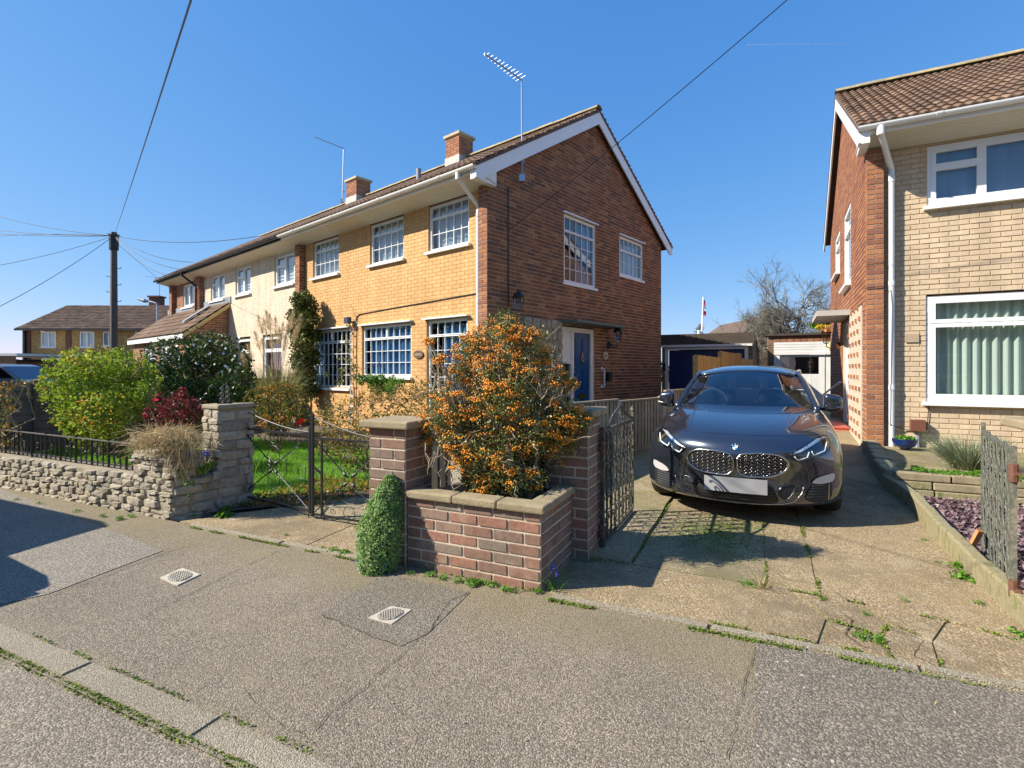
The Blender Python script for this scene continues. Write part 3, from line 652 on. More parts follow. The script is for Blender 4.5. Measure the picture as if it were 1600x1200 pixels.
# fittings on the gable: lantern, plaque, grab rail, meter box, cable
def lantern(P, n, up=(0,0,1), s=1.0, label='', mat=None, glass=None):
    t = thing('wall_lantern', tuple(P), label, 'wall lantern')
    n = Vector(n); mat = mat or M['iron']; mb = MB(); c = P+n*.20*s
    mb.tube([P+n*.0+V(0,0,-.10*s), P+n*.02+V(0,0,.02*s)], .035*s, 8); mb.tube([P+V(0,0,-.06*s), P+n*.10*s+V(0,0,-.10*s), P+n*.19*s+V(0,0,-.06*s), c+V(0,0,-.0*s)], .010*s, 6)
    mb.tube([P+V(0,0,.0), P+n*.06*s+V(0,0,-.03*s), P+n*.10*s+V(0,0,-.09*s)], .008*s, 6); mb.build('bracket', mat, t)
    b2 = MB(); b2.lathe(c, [(.02*s,0),(.045*s,.01*s)], 6); b2.lathe(c, [(.088*s,.20*s),(.092*s,.21*s),(.06*s,.26*s),(.02*s,.29*s),(.012*s,.33*s),(.0,.335*s)], 6)
    for k in range(6):
        a = 2*math.pi*k/6; b2.bar(c+V(math.cos(a)*.045*s, math.sin(a)*.045*s, .01*s), c+V(math.cos(a)*.083*s, math.sin(a)*.083*s, .20*s), .008*s)
    b2.build('lantern_frame', mat, t); b3 = MB(); b3.lathe(c, [(.042*s,.012*s),(.080*s,.20*s)], 6); b3.build('lantern_glass', glass or M['glass'], t)
    return t
lantern(MG.P(4.15,.01,2.02), MG.n, s=1.25, label='black lantern on a bracket on the dark brick wall right of the blue door')
lantern(MG.P(.55,.01,2.46), MG.n, s=1.2, label='black wrought iron lantern bracket on the brick gable above the berry bush')
pl = thing('house_sign', tuple(MG.P(4.02,0,1.72)), 'small pale stone sign under the lantern beside the blue door', 'house sign')
b = MB(); b.prism([MG.P(4.02+.10*math.cos(a)*(1+.12*math.sin(5*a)), .0, 1.72+.095*math.sin(a)*(1+.1*math.cos(3*a))) for a in [i*math.pi/7 for i in range(14)]], MG.n*.02); b.build('plate', plain('pale_stone_sign', (.62,.52,.33), .8, .3, 40, .4), pl)
b = MB(); b.prism([MG.P(4.02+.05*math.cos(a), .02, 1.72+.03*math.sin(a)) for a in [i*math.pi/5 for i in range(10)]], MG.n*.004); b.build('painting', plain('sign_picture', (.18,.20,.10), .8, .6, 90), pl)
gr = thing('grab_rail', tuple(MG.P(3.86,0,1.2)), 'white upright grab rail on the brick wall beside the blue door', 'grab rail')
b = MB(); b.tube([MG.P(3.86,.005,1.42), MG.P(3.86,.07,1.42), MG.P(3.86,.07,1.0), MG.P(3.86,.005,1.0)], .017, 8)
for z in (1.42, 1.0): b.tube([MG.P(3.86,.0,z), MG.P(3.86,.01,z)], .04, 10)
b.build('rail', M['pvc'], gr)
mb_ = thing('letter_box', tuple(MG.P(4.12,0,1.2)), 'small black box fixed to the brick wall right of the white grab rail', 'letter box')
b = MB(); b.box(MG,4.05,4.2,0,.08,1.12,1.32); b.build('case', M['black'], mb_); MB().box(MG,4.04,4.21,0,.09,1.32,1.335).build('lid', M['black'], mb_)
cb = MB(); cb.tube([MG.P(.55,.012,4.75), MG.P(.55,.012,3.2), MG.P(.56,.012,2.5)], .009, 5); tag(cb.build('wall_cable', M['black']), 'thin black cable running straight down the dark brick gable', 'cable')
# facade: oval plaque, security lamp, cable run, trellis post
pq = thing('house_plaque', tuple(MF.P(1.98,-.09,1.68)), 'oval dark wood plaque on the yellow wall between two ground floor windows', 'house plaque')
b = MB(); b.prism([MF.P(2.0+.155*math.cos(a), -.095, 1.70+.085*math.sin(a)) for a in [i*math.pi/12 for i in range(24)]], MF.n*.02); b.build('board', plain('dark_wood_plaque', (.10,.055,.03), .5, .4, 30, .2), pq)
b = MB()
for k in range(5): u = 2.09-k*.045; b.box(MF,u-.014,u+.014,-.075,-.071,1.69-.02+.006*(k%2),1.72+.012*(k%2))
b.tube([MF.P(2.0+.14*math.cos(a), -.074, 1.70+.072*math.sin(a)) for a in [i*math.pi/12 for i in range(25)]], .003, 4); b.build('relief', plain('worn_gold_relief', (.42,.33,.2), .5, .4, 60), pq)
cb = MB(); cb.tube([MF.P(.28,-.088,2.78), MF.P(1.6,-.088,2.74), MF.P(3.0,-.088,2.70), MF.P(4.12,-.088,2.66), MF.P(4.22,-.088,2.6), MF.P(4.26,-.088,2.42)], .011, 5); tag(cb.build('wall_cable', M['black']), 'dark cable running along the yellow facade above the ground floor windows', 'cable')
sl_ = thing('security_light', tuple(MF.P(4.42,-.09,2.50)), 'small dark security light on the yellow wall above the left ground floor window', 'security light')
MB().box(MF,4.34,4.50,-.02,.08,2.46,2.60).build('lamp_body', plain('dark_grey_lamp', (.05,.065,.08), .4, .2), sl_); MB().tube([MF.P(4.42,-.095,2.5), MF.P(4.42,0,2.5)], .02, 6).build('bracket', M['black'], sl_)
# ---------------------------------------------------------------- neighbouring cream house
nh = thing('semi_detached_house', tuple(MF.P(10,-3,0)), 'cream painted house adjoining the yellow one, with a black gutter and lean to porch', 'house', 'brick semi detached houses')
LB = []; LC = []; TL = []
NO = [(7.24,8.41,3.72,4.60),(9.99,11.12,3.72,4.60),(11.98,13.20,3.72,4.60),(7.94,9.15,.95,2.36),(10.0,11.1,.95,2.36)]
wall(MF, nh, 6.9, 13.85, 0, 4.66, -.1, M['cream_paint'], M['mortar_cream'], LB, NO, seed=21, depth=.004, join=.008)
wall(MF, nh, 13.85, 14.35, 0, 4.66, .05, M['orange_brick'], M['mortar_light'], LB, seed=22, name='pier')
wall(MF, nh, 14.35, 16.8, 0, 4.66, -.1, M['orange_brick'], M['mortar_light'], LB, [(14.8,16.0,3.72,4.60)], seed=23)
wall(MF, nh, 16.8, 17.1, 0, 4.66, .05, M['orange_brick'], M['mortar_light'], LB, seed=24, name='pier')
for uu in (13.85, 16.8): wall(Fr(MF.P(uu,.05,0), tuple(-MF.n)[:2], tuple(-MF.u)[:2]), nh, 0, .16, 0, 4.66, 0, M['red_brick'], M['mortar'], LB, seed=25, name='pier')  # pier sides in darker brick, shade put into the colour
b = MB(); b.add([MF.P(17.1,.05,0), MF.P(17.1,-7,0), MF.P(17.1,-7,4.9), MF.P(17.1,-3.52,7.2), MF.P(17.1,.05,4.9)], [(0,1,2,3,4)]); b.add([MF.P(6.96,-7.05,0), MF.P(17.1,-7.05,0), MF.P(17.1,-7.05,4.9), MF.P(6.96,-7.05,4.9)], [(0,1,2,3)]); b.build('rear_wall', M['red_brick'], nh)
for i, q in enumerate(NO[:3]+[(14.8,16.0,3.72,4.60)]):
    wo = window(MF, nh, *q, -.13, [(0,.5,0,1,1,1,.04),(.5,1,.66,1,1,1,.04),(.5,1,0,.66,1,1,.04)] if i != 3 else [(0,.5,0,1,1,1,.05),(.5,1,0,1,1,1,.05)], fw=.05)
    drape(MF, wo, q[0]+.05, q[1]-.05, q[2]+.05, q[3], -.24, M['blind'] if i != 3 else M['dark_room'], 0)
    if i < 3:
        b = MB()
        for k in range(9): z = q[2]+.1+k*.09; b.box(MF,q[0]+.06,q[1]-.06,-.235,-.215,z,z+.055)
        b.build('shutter_slats', M['pvc'], wo)
for q in NO[3:]: wo = window(MF, nh, *q, -.13, [(0,1,.72,1,1,1,.05),(0,1,0,.72,1,1,.05)], fw=.05); drape(MF, wo, q[0], q[1], q[2], q[3], -.5, M['dark_room'])  # near-black sheet in place of the dim room
go, gn, gz = eaves(MF, nh, 6.96, 17.35, 0, .40, 4.64, M['black_pvc'], M['black_pvc'], plain('cream_soffit', (.66,.58,.44), .6, .06), joints=.95)
downpipe(MF, go, 14.25, gn, gz, .10, 3.0, M['black_pvc'], -.25)
ro = roof_slope(MF, nh, 6.96, 17.4, .44, -3.525, 4.86, 7.25, TL, M['tile'], seed=8); roof_slope(MF, nh, 6.96, 17.4, -7.47, -3.525, 4.86, 7.25, TL, M['tile'], seed=9)
ridge(MF, ro, 6.96, 17.4, -3.525, 7.30, TL, M['tile_lichen'], 5)
chimney(MF, nh, 9.4, -3.45, 7.0, 7.85, .62, .55, LC, M['orange_brick'], seed=5)
# lean-to porch
pz0, pz1, pp, pu0, pu1 = 2.50, 3.55, 1.25, 11.55, 17.7
roof_slope(MF, nh, pu0, pu1, pp, -.09, pz0, pz1, TL, M['tile'], seed=14)
sg = Fr(MF.P(pu0+.08,-.1,0), tuple(MF.n)[:2], tuple(-MF.u)[:2]); wall(sg, nh, 0, 1.2, 0, 3.5, 0, M['orange_brick'], M['mortar_light'], LB, lim=lambda z: (0, 1.2) if z < 2.48 else (0, 1.28-(z-2.42)/.80), seed=31, name='porch_wall')
pf = [(13.2,14.3,.3,2.2),(14.7,16.2,.8,2.2)]
wall(MF, nh, pu0+.08, pu1-.1, 0, 2.44, pp-.15, M['orange_brick'], M['mortar_light'], LB, pf, seed=32, name='porch_wall')
for q in pf: wo = window(MF, nh, *q, pp-.18, [(0,.5,.7,1,1,1,.05),(.5,1,.7,1,1,1,.05),(0,.5,0,.7,1,1,.05),(.5,1,0,.7,1,1,.05)], fw=.05); drape(MF, wo, q[0], q[1], q[2], q[3], pp-.6, M['dark_room'])  # black sheet imitates the darkness inside the porch
MB().box(MF,pu0-.03,pu1,pp-.02,pp+.01,pz0-.17,pz0-.02).build('porch_fascia', M['pvc_old'], nh)
b = MB(); b.prism([MF.P(pu0-.02,pp,pz0-.03), MF.P(pu0-.02,-.09,pz1-.03), MF.P(pu0-.02,-.09,pz1-.14), MF.P(pu0-.02,pp,pz0-.14)], -MF.u*.03); b.build('porch_barge', plain('yellow_timber_trim', (.55,.42,.15), .6, .1), nh)
b = MB(); b.box(MF,pu0-.1,pu1,-.095,-.07,pz1-.02,pz1+.20); S_ = (MF.P(0,-.09,pz1)-MF.P(0,pp,pz0)); b.prism([MF.P(12.7,.85,2.92), MF.P(12.95,.85,2.92), MF.P(12.95,.1,3.50), MF.P(12.7,.1,3.50)], (0,0,.05)); b.build('porch_flashing', M['lead'], nh)
place_many('brick', BRICK, LB, 300); place_many('brick', BRICK, LC, 0)
place_many('roof_tile', TILE, [x for x in TL if x[2] is M['tile']], 300); place_many('ridge_tile', (RT.v, RT.f), [x for x in TL if x[2] is not M['tile']], 300, smooth=True)
# ---------------------------------------------------------------- right house
rh = thing('brick_house', tuple(RF.P(3,-3,0)), 'house on the right with buff painted front, orange brick side wall and white gutter', 'house', 'brick semi detached houses')
LB = []; TL = []
RO = [(.76,3.1,3.78,4.66),(.75,3.4,.93,2.47)]
wall(RF, rh, .10, 6.8, .24, 4.70, -.15, M['pinkbuff_brick'], M['mortar_buff'], LB, RO, seed=41, depth=.007, relief=.004)
wall(RF, rh, 0, .225, .12, 4.70, 0, M['orange_brick'], M['mortar_light'], LB, seed=42, half=True, name='corner_pier')
wall(Fr(RF.P(.225,0,0), tuple(-RF.n)[:2], tuple(RF.u)[:2]), rh, 0, .15, .2, 4.70, 0, M['orange_brick'], M['mortar_light'], LB, seed=43, name='corner_pier')
SO = [(2.10,3.32,3.03,4.55),(4.30,5.50,3.60,4.55),(2.3,3.6,.12,2.36)]
SCR = (.45,2.3,.0,2.42)
wall(RS, rh, 0, 7.05, .05, 7.25, 0, M['orange_brick'], M['mortar_light'], LB, SO+[SCR], lim=lambda z: (0, 7.05) if z < 4.96 else (3.525-(AZ_-z)/SL+.02, 3.525+(AZ_-z)/SL-.02), seed=44)
b = MB(); b.add([RS.P(7.05,0,0), RS.P(7.05,-6.9,0), RS.P(7.05,-6.9,4.9), RS.P(7.05,0,4.9)], [(0,1,2,3)]); b.add([RF.P(6.8,-.15,0), RF.P(6.8,-7,0), RF.P(6.8,-7,4.9), RF.P(6.8,-.15,4.9)], [(0,1,2,3)]); b.build('rear_wall', M['red_brick'], rh)
b = MB(); b.add([RF.P(.1,-.6,2.6), RF.P(6.7,-.6,2.6), RF.P(6.7,-6.9,2.6), RF.P(.1,-6.9,2.6)], [(0,1,2,3)]); b.build('floor_slab', M['dark_room'], rh)
# screen wall beside the door: cream with red headers standing proud
scr = MB(); scr.box(RS,.455,2.295,-.05,.012,.05,2.42); sco = scr.build('screen_wall', plain('cream_render', (.56,.48,.36), .85, .1, 8, .4), rh)
for r in range(12):
    for c_ in range(4):
        u = .62+c_*.46+(.23 if r % 2 else 0); z = .32+r*.19
        if u < 2.25: MB().box(RS,u-.05,u+.05,.012,.035,z-.033,z+.033,R_.random()).build('brick', M['orange_brick'], sco)
fm = MB()
for a, b_, c, d in ((2.31,2.40,.12,2.36),(3.5,3.59,.12,2.36),(2.40,3.5,2.28,2.36),(2.40,3.5,.12,.2)): fm.box(RS,a,b_,-.12,-.05,c,d)
fo = fm.build('door_frame', M['pvc'], rh); d_ = MB(); d_.box(RS,2.40,3.5,-.11,-.07,.2,2.28); d_.box(RS,2.55,3.35,-.07,-.06,.4,1.0); do = d_.build('door', M['pvc'], fo); MB().box(RS,2.75,3.05,-.07,-.05,1.1,1.17).build('letterbox', M['black'], do)
MB().box(RS,2.1,3.95,0,.55,2.42,2.52).build('door_canopy', plain('grey_concrete_canopy', (.42,.40,.36), .9, .15, 6, .4), rh)
for q in SO[:2]: wo = window(RS, rh, *q, -.0, [(0,1,.72,1,1,1,.04),(0,1,0,.72,1,1,.04)], fw=.05, sillproj=.09); drape(RS, wo, *q[:2], *q[2:], -.4, M['dark_room'])  # black sheet imitates the unlit interior
q = RO[0]; wo = window(RF, rh, *q, -.155, [(0,.25,.66,1,1,1,.05),(0,.25,0,.66,1,1,.05),(.25,.62,0,1,1,1,.05),(.62,1,0,1,1,1,.05)], fw=.055, sillproj=.09)
drape(RF, wo, q[0]+.05, q[1]-.05, q[2]+.04, q[3]-.02, -.27, M['roller'], 0, name='roller_blind')
q = RO[1]; wo = window(RF, rh, *q, -.155, [(0,.55,.76,1,1,1,.055),(.55,1,.76,1,1,1,.055),(0,1,0,.755,1,1,.055)], fw=.055, sillproj=.09)
drape(RF, wo, q[0]+.03, q[1]-.03, q[2]+.03, q[3]-.05, -.32, M['curtain_green'], 9, .04)
go, gn, gz = eaves(RF, rh, -.12, 6.9, 0, .40, 4.70, M['pvc'], M['pvc'], M['soffit'], wn=-.15, joints=1.9)
downpipe(RF, go, .12, gn, gz, -.07, .24, M['pvc'], .20, .04)
ro = roof_slope(RF, rh, -.15, 7.0, .44, -3.525, 4.90, 7.22, TL, M['tile'], seed=51, tw=.25, gauge=.29); roof_slope(RF, rh, -.15, 7.0, -7.47, -3.525, 4.90, 7.22, TL, M['tile'], seed=52)
ridge(RF, ro, -.15, 7.0, -3.525, 7.27, TL, M['tile_lichen'], 7)
barge(RS, rh, .11, M['pvc'], z0=4.90, za=7.22)
b = MB(); b.prism([RS.P(-.42,.06,4.85), RS.P(3.525,.06,7.17), RS.P(3.525,.06,7.24), RS.P(-.42,.06,4.92)], RS.n*.08); b.prism([RS.P(7.47,.06,4.85), RS.P(3.525,.06,7.17), RS.P(3.525,.06,7.24), RS.P(7.47,.06,4.92)], RS.n*.08); b.build('verge', M['tile_lichen'], rh)
b = MB(); b.prism([RS.P(-.42,.0,4.66), RS.P(0.12,.0,4.66), RS.P(.12,0,4.99), RS.P(-.42,0,4.86)], RS.n*.108); b.build('eaves_box', M['pvc'], rh)
place_many('brick', BRICK, LB, 300)
TLv = [x for x in TL if x[2] is M['tile']]; place_many('roof_tile', TILE, TLv, 300); place_many('ridge_tile', (RT.v, RT.f), [x for x in TL if x[2] is not M['tile']], 300, smooth=True)
lantern(RS.P(4.3,.01,1.98), RS.n, s=1.25, label='copper coloured lantern under the canopy on the right house side wall', mat=plain('copper_lantern', (.30,.12,.05), .4, .3, 20, 0, 60, .6))
stp = thing('door_step', tuple(RS.P(2.9,.3,.1)), 'red painted doorstep at the side door of the right house', 'doorstep')
MB().box(RS,2.2,3.8,.02,.62,.1,.28).build('step_block', plain('red_painted_step', (.50,.11,.06), .5, .15, 6), stp); MB().box(RS,2.18,3.82,.02,.65,.282,.30).build('tread', plain('red_painted_step', (.50,.11,.06)), stp)
cb = MB(); cb.tube([RF.P(-.02,.02,2.62), RF.P(.24,.02,2.64), RF.P(.26,.02,2.4), RF.P(.26,.0,.6), RF.P(.5,-.13,.5), RF.P(.75,-.13,.52), RF.P(.78,-.13,.9)], .006, 5); tag(cb.build('wall_cable', M['black']), 'thin black cable looping round the orange brick pier of the right house', 'cable')
jb = thing('junction_box', tuple(RF.P(.62,-.14,.3)), 'brown meter box on a grey pipe beside the white downpipe', 'junction box')
MB().box(RF,.55,.72,-.14,-.02,.50,.66).build('box', plain('brown_plastic', (.16,.06,.035), .5, .1), jb); MB().tube([RF.P(.635,-.1,.25), RF.P(.635,-.1,.5)], .03, 8).build('pipe', M['lead'], jb)
vb = MB(); vb.box(RF,.50,.66,-.14,-.128,1.80,1.92); tag(vb.build('air_brick', plain('beige_air_brick', (.40,.30,.20), .8, .1)), 'plain beige rectangle on the buff wall beside the white downpipe', 'wall vent')
# ================================================================ garden walls, pillars, gates, fences
M['cap'] = plain('weathered_concrete_cap', (.33,.265,.155), .9, .35, 9, .7, 110)
M['timber_old'] = tinted('weathered_fence_board', [(0,(.36,.29,.19)),(.5,(.45,.37,.25)),(1,(.29,.22,.145))], .9, .4, 60, .3, 9, .004)
M['timber_new'] = tinted('new_timber_board', [(0,(.50,.29,.09)),(.5,(.58,.36,.13)),(1,(.42,.23,.07))], .8, .4, 60, .25, 9, .004)
M['timber_dark'] = tinted('dark_stained_board', [(0,(.12,.085,.06)),(1,(.19,.14,.10))], .9, .4, 60, .3, 9, .004)  # board colour darkened to carry the shade on these fences
M['stone'] = tinted('rubble_stone', [(0,(.32,.27,.19)),(.25,(.43,.37,.27)),(.5,(.37,.32,.23)),(.75,(.25,.22,.16)),(1,(.49,.43,.33))], .95, .9, 55, .4, 22, .012, extra=(7,.62,.8,(.30,.30,.13)))
M['old_iron'] = None
t = NT('aged_gate_iron'); col = t.ramp(t.noise(22, 6, .75), [(.3,(.022,.024,.02)),(.5,(.055,.058,.045)),(.62,(.20,.17,.11)),(.75,(.12,.05,.02))]); t.set(col, .6, Metallic=.2); t.bump(t.noise(160,4), .6, .003); M['old_iron'] = t.m; MATS['aged'] = t.m
t = NT('grey_green_gate_paint'); col = t.ramp(t.noise(26, 6, .75), [(.3,(.045,.05,.04)),(.52,(.12,.125,.095)),(.64,(.22,.205,.15)),(.72,(.16,.075,.03))]); t.set(col, .75); t.bump(t.noise(160,4), .6, .003); M['grey_gate'] = t.m
M['rust'] = plain('rusty_hinge', (.16,.07,.04), .8, .4, 30, .5, 200)
def pillar(a0, a1, c0, c1, h, label, capw=.05, cap=M['cap'], z0=0.0, bm_=None, cz=.055):
    t = thing('gate_pillar', tuple(ST.P((a0+a1)/2, (c0+c1)/2, 0)), label, 'gate pillar', 'brick gate pillars'); L = []
    un, nn = tuple(ST.u)[:2], tuple(ST.n)[:2]; mu, mn = tuple(-ST.u)[:2], tuple(-ST.n)[:2]; sd = int(abs(a0)*10)
    wd, dp = a1-a0, c1-c0; bm_ = bm_ or M['wall_brick']
    for fr, L_, p in ((Fr(ST.P(a0,c0,0), un, mn), wd, 0), (Fr(ST.P(a1,c0,0), nn, un), dp, 1), (Fr(ST.P(a0,c0,0), nn, mu), dp, 1), (Fr(ST.P(a0,c1,0), un, nn), wd, 0)):
        wall(fr, t, 0, L_, z0, h, 0, bm_, M['mortar_light'], L, seed=sd, depth=.005, relief=.004, parity=p, name='core', join=.015); sd += 3
    place_many('brick', BRICK, L, 300)
    b = MB(); b.box(ST,a0-capw,a1+capw,c0-capw,c1+capw,h,h+cz); o = b.build('cap', cap, t); bev(o, .012); return t
def bev(o, w_, seg=2):
    m = o.modifiers.new('bevel', 'BEVEL'); m.width = w_; m.segments = seg; m.limit_method = 'ANGLE'
pillar(-2.55, -2.22, 3.0, 3.33, .975, 'brick gate pillar left of the berry bush behind the mound of small purple flowers')
pillar(-1.40, -1.07, 3.64, 3.97, 1.05, 'brick gate pillar with flat cap right of the orange berry bush', bm_=M['wall_brick'])
pillar(1.44, 1.77, 3.58, 3.93, 1.065, 'orange brick gate pillar with stone cap at the right edge behind the open gate', capw=.09, bm_=M['orange_brick'])
fw_ = thing('front_wall', tuple(ST.P(4,3.7,0)), 'low orange brick front wall running right from the gate pillar, past the picture edge', 'garden wall'); L = []
wall(Fr(ST.P(1.78,3.66,0), tuple(ST.u)[:2], tuple(-ST.n)[:2]), fw_, 0, 5, 0, .55, 0, M['orange_brick'], M['mortar_light'], L, seed=66, name='core'); place_many('brick', BRICK, L, 300)
b = MB(); b.box(ST,1.78,6.78,3.62,3.86,.55,.60); b.build('coping', M['cap'], fw_); b = MB(); b.box(ST,1.78,6.78,3.67,3.83,0,.55); b.build('back_face', M['mortar_light'], fw_)
# planter
pt = thing('brick_planter', tuple(ST.P(-1.7,3.2,0)), 'low brick planter wall with concrete coping under the orange berry bush', 'planter wall')
L = []; un, nn = tuple(ST.u)[:2], tuple(ST.n)[:2]; mn = tuple(-ST.n)[:2]
wall(Fr(ST.P(-2.215,3.02,0), un, mn), pt, 0, 1.02, -.02, .49, 0, M['wall_brick'], M['mortar_light'], L, seed=61, depth=.005, relief=.005, name='wall', join=.016)
wall(Fr(ST.P(-1.195,3.02,0), nn, un), pt, 0, .62, -.02, .49, 0, M['wall_brick'], M['mortar_light'], L, seed=62, depth=.005, relief=.005, name='wall', parity=1, join=.016)
place_many('brick', BRICK, L, 300)
rg = random.Random(3)
for u0, u1 in ((-2.225,-1.835), (-1.83,-1.50), (-1.495,-1.165)):
    b = MB(); b.box(ST,u0,u1,2.985,3.135,.49,.545+rg.uniform(-.003,.003)); bev(b.build('coping_stone', M['cap'], pt), .012)
b = MB(); b.box(ST,-1.31,-1.165,3.14,3.64,.49,.543); bev(b.build('coping_stone', M['cap'], pt), .012)
b = MB(); b.box(ST,-2.2,-1.31,3.13,3.66,0,.47); b.build('soil', M['soil'], pt)
# fence behind the planter
def board_fence(p0, p1, z0, z1, mat, label, group=None, bw=.105, ov=.005, post0=True, post1=True, capz=.0, rail=True, flip=1, zend=None, pm=None, posth=.05):
    p0, p1 = Vector((*p0, 0)), Vector((*p1, 0)); d = (p1-p0); L_ = d.length; d.normalize(); n = Vector((d.y, -d.x, 0))*flip; fr = Fr(tuple(p0)[:2], tuple(d)[:2], tuple(n)[:2])
    t = thing('fence_panel', tuple((p0+p1)/2), label, 'fence panel', group); rg = random.Random(int(L_*1000+p0.x*77)); zend = z1 if zend is None else zend
    k = int(L_/(bw-ov)); w_ = L_/k; bb = MB(); bb.add([(0,0,0),(1,0,0),(1,.4,0),(0,.4,0),(0,0,1),(1,0,1),(1,.4,1),(0,.4,1),(1,1,0),(1,1,1)], [(0,1,5,4),(3,8,9,7),(0,3,7,4),(4,5,9,7),(0,3,8,1),(1,8,9,5)])
    xf = []
    for i in range(k):
        h = z1+(zend-z1)*i/k-z0+rg.uniform(-.006,.006); xf.append((xform(fr.P(i*w_+.002, rg.uniform(0,.004), z0), fr.u, fr.n, (0,0,1), w_*.62, .012, h), rg.random(), mat, t))
    place_many('board', (bb.v, bb.f), xf, 300)
    if rail: b = MB(); b.prism([fr.P(0,-.01,z1-.005), fr.P(0,.04,z1-.005), fr.P(0,.04,z1+.02), fr.P(0,-.01,z1+.02)], fr.P(L_,0,zend)-fr.P(0,0,z1)); b.build('capping_rail', mat, t)
    MB().add([fr.P(0,-.004,z0), fr.P(L_,-.004,z0), fr.P(L_,-.004,zend-.01), fr.P(0,-.004,z1-.01)], [(0,1,2,3)]).build('backing', M['timber_dark'], t)  # dark sheet put behind the gaps so they read as shade
    b = MB(); b.box(fr,0,L_,-.03,.0,z0+.12,z0+.2); b.box(fr,0,L_,-.03,.0,z1-.3,z1-.22); b.build('back_rail', mat, t)
    for ok, u in ((post0, 0), (post1, L_)):
        if not ok: continue
        b = MB(); h = z1+posth; b.box(fr,u-.05,u+.05,-.06,.045,-.1,h-.03); b.add([fr.P(u-.05,-.06,h-.03), fr.P(u+.05,-.06,h-.03), fr.P(u+.05,.045,h-.03), fr.P(u-.05,.045,h-.03), fr.P(u,-.01,h)], [(0,1,4),(1,2,4),(2,3,4),(3,0,4)]); b.build('post', pm or M['concrete_post'], t)
    return t
pa, pb = ST.P(-2.2,3.70,0), ST.P(-1.40,3.72,0)
board_fence(tuple(pa)[:2], tuple(pb)[:2], .0, .93, M['timber_dark'], 'dark boarded fence behind the planter and the berry bush', flip=1, post1=False)
fd = Vector((.669, .743)); f0 = Vector((.89, 6.83)); q = lambda s: tuple(f0+fd*s)
board_fence(q(-2.6), q(-.86), .0, .95, M['timber_old'], 'weathered grey board fence panel directly behind the open drive gate', 'weathered fence panels along the drive', post0=False)
board_fence(q(-.86), q(.97), .0, .95, M['timber_old'], 'weathered grey board fence panel between gate and first pale concrete post', 'weathered fence panels along the drive', post1=False, post0=False)
board_fence(q(.97), q(2.43), .02, .92, M['timber_old'], 'weathered fence panel between the two pale concrete posts', 'weathered fence panels along the drive')
board_fence(q(2.50), q(3.45), .05, 1.03, M['timber_old'], 'short weathered fence panel just left of the car bonnet and mirror', 'weathered fence panels along the drive', post0=False, post1=False)
nf = [((3.83,10.7),(4.90,12.13),1.70,1.675,'bright new timber fence panel nearest the blue garage door'),((4.94,12.18),(6.08,13.78),1.83,1.81,'tallest of the new timber fence panels behind the car'),((6.12,13.84),(7.2,15.35),1.70,1.68,'new timber fence panel farthest back beside the brown garage wall')]
for a, b_, z1, z2, l in nf: board_fence(a, b_, .1, z1, M['timber_new'], l, 'new timber fence panels behind the car', zend=z2, bw=.12, pm=M['timber_new'], posth=.01, rail=False)
# boundary fence of horizontal boards on the left
bf = thing('boarded_fence', (-7.6,9.3,0), 'dark fence of horizontal boards at the far left behind the bushes', 'fence')
fr = Fr((-9.3,5.4), (.37,.93), (.93,-.37)); xf = []
BB = MB(); BB.add([(0,0,0),(1,0,0),(1,1,0),(0,1,0),(0,0,1),(1,0,1),(1,.25,1),(0,.25,1)], BOX)
for s in range(5):
    for k in range(9): xf.append((xform(fr.P(s*1.75, R_.uniform(0,.01), .02+k*.128), fr.u, fr.n, (0,0,1), 1.7, .03, .135), R_.random(), M['timber_dark'], bf))
    b = MB(); b.box(fr,s*1.75-.05,s*1.75,-.03,.07,0,1.22); b.build('post', M['timber_dark'], bf)
place_many('board', (BB.v, BB.f), xf, 300)
# ---- rubble stone wall
STN = []
for k in range(12):
    rg = random.Random(100+k); n = 8; b = MB(); an = [2*math.pi*(i+.5+rg.uniform(-.2,.2))/n for i in range(n)]
    sq = lambda a, s, e=.45: (math.copysign(abs(math.cos(a))**e, math.cos(a))*.5*s, math.copysign(abs(math.sin(a))**e, math.sin(a))*.5*s)
    ring = [sq(a, rg.uniform(.78,1.04)) for a in an]
    for y, s in ((0, 1.0), (.5, 1.02), (1.0, .86)):
        jx, jz = rg.uniform(-.05,.05), rg.uniform(-.06,.06)
        for x, z in ring: b.v.append((x*s+(jx if y == 1 else 0), y*(1+rg.uniform(-.2,.2) if y == 1 else 1), z*s+(jz if y == 1 else 0)))
    b.v.append((0, 1.15, 0)); m = len(b.v)-1
    for r in range(2):
        for i in range(n): b.f.append((r*n+i, r*n+(i+1) % n, (r+1)*n+(i+1) % n, (r+1)*n+i))
    for i in range(n): b.f.append((2*n+i, 2*n+(i+1) % n, m))
    STN.append((b.v, b.f))
STM = {}
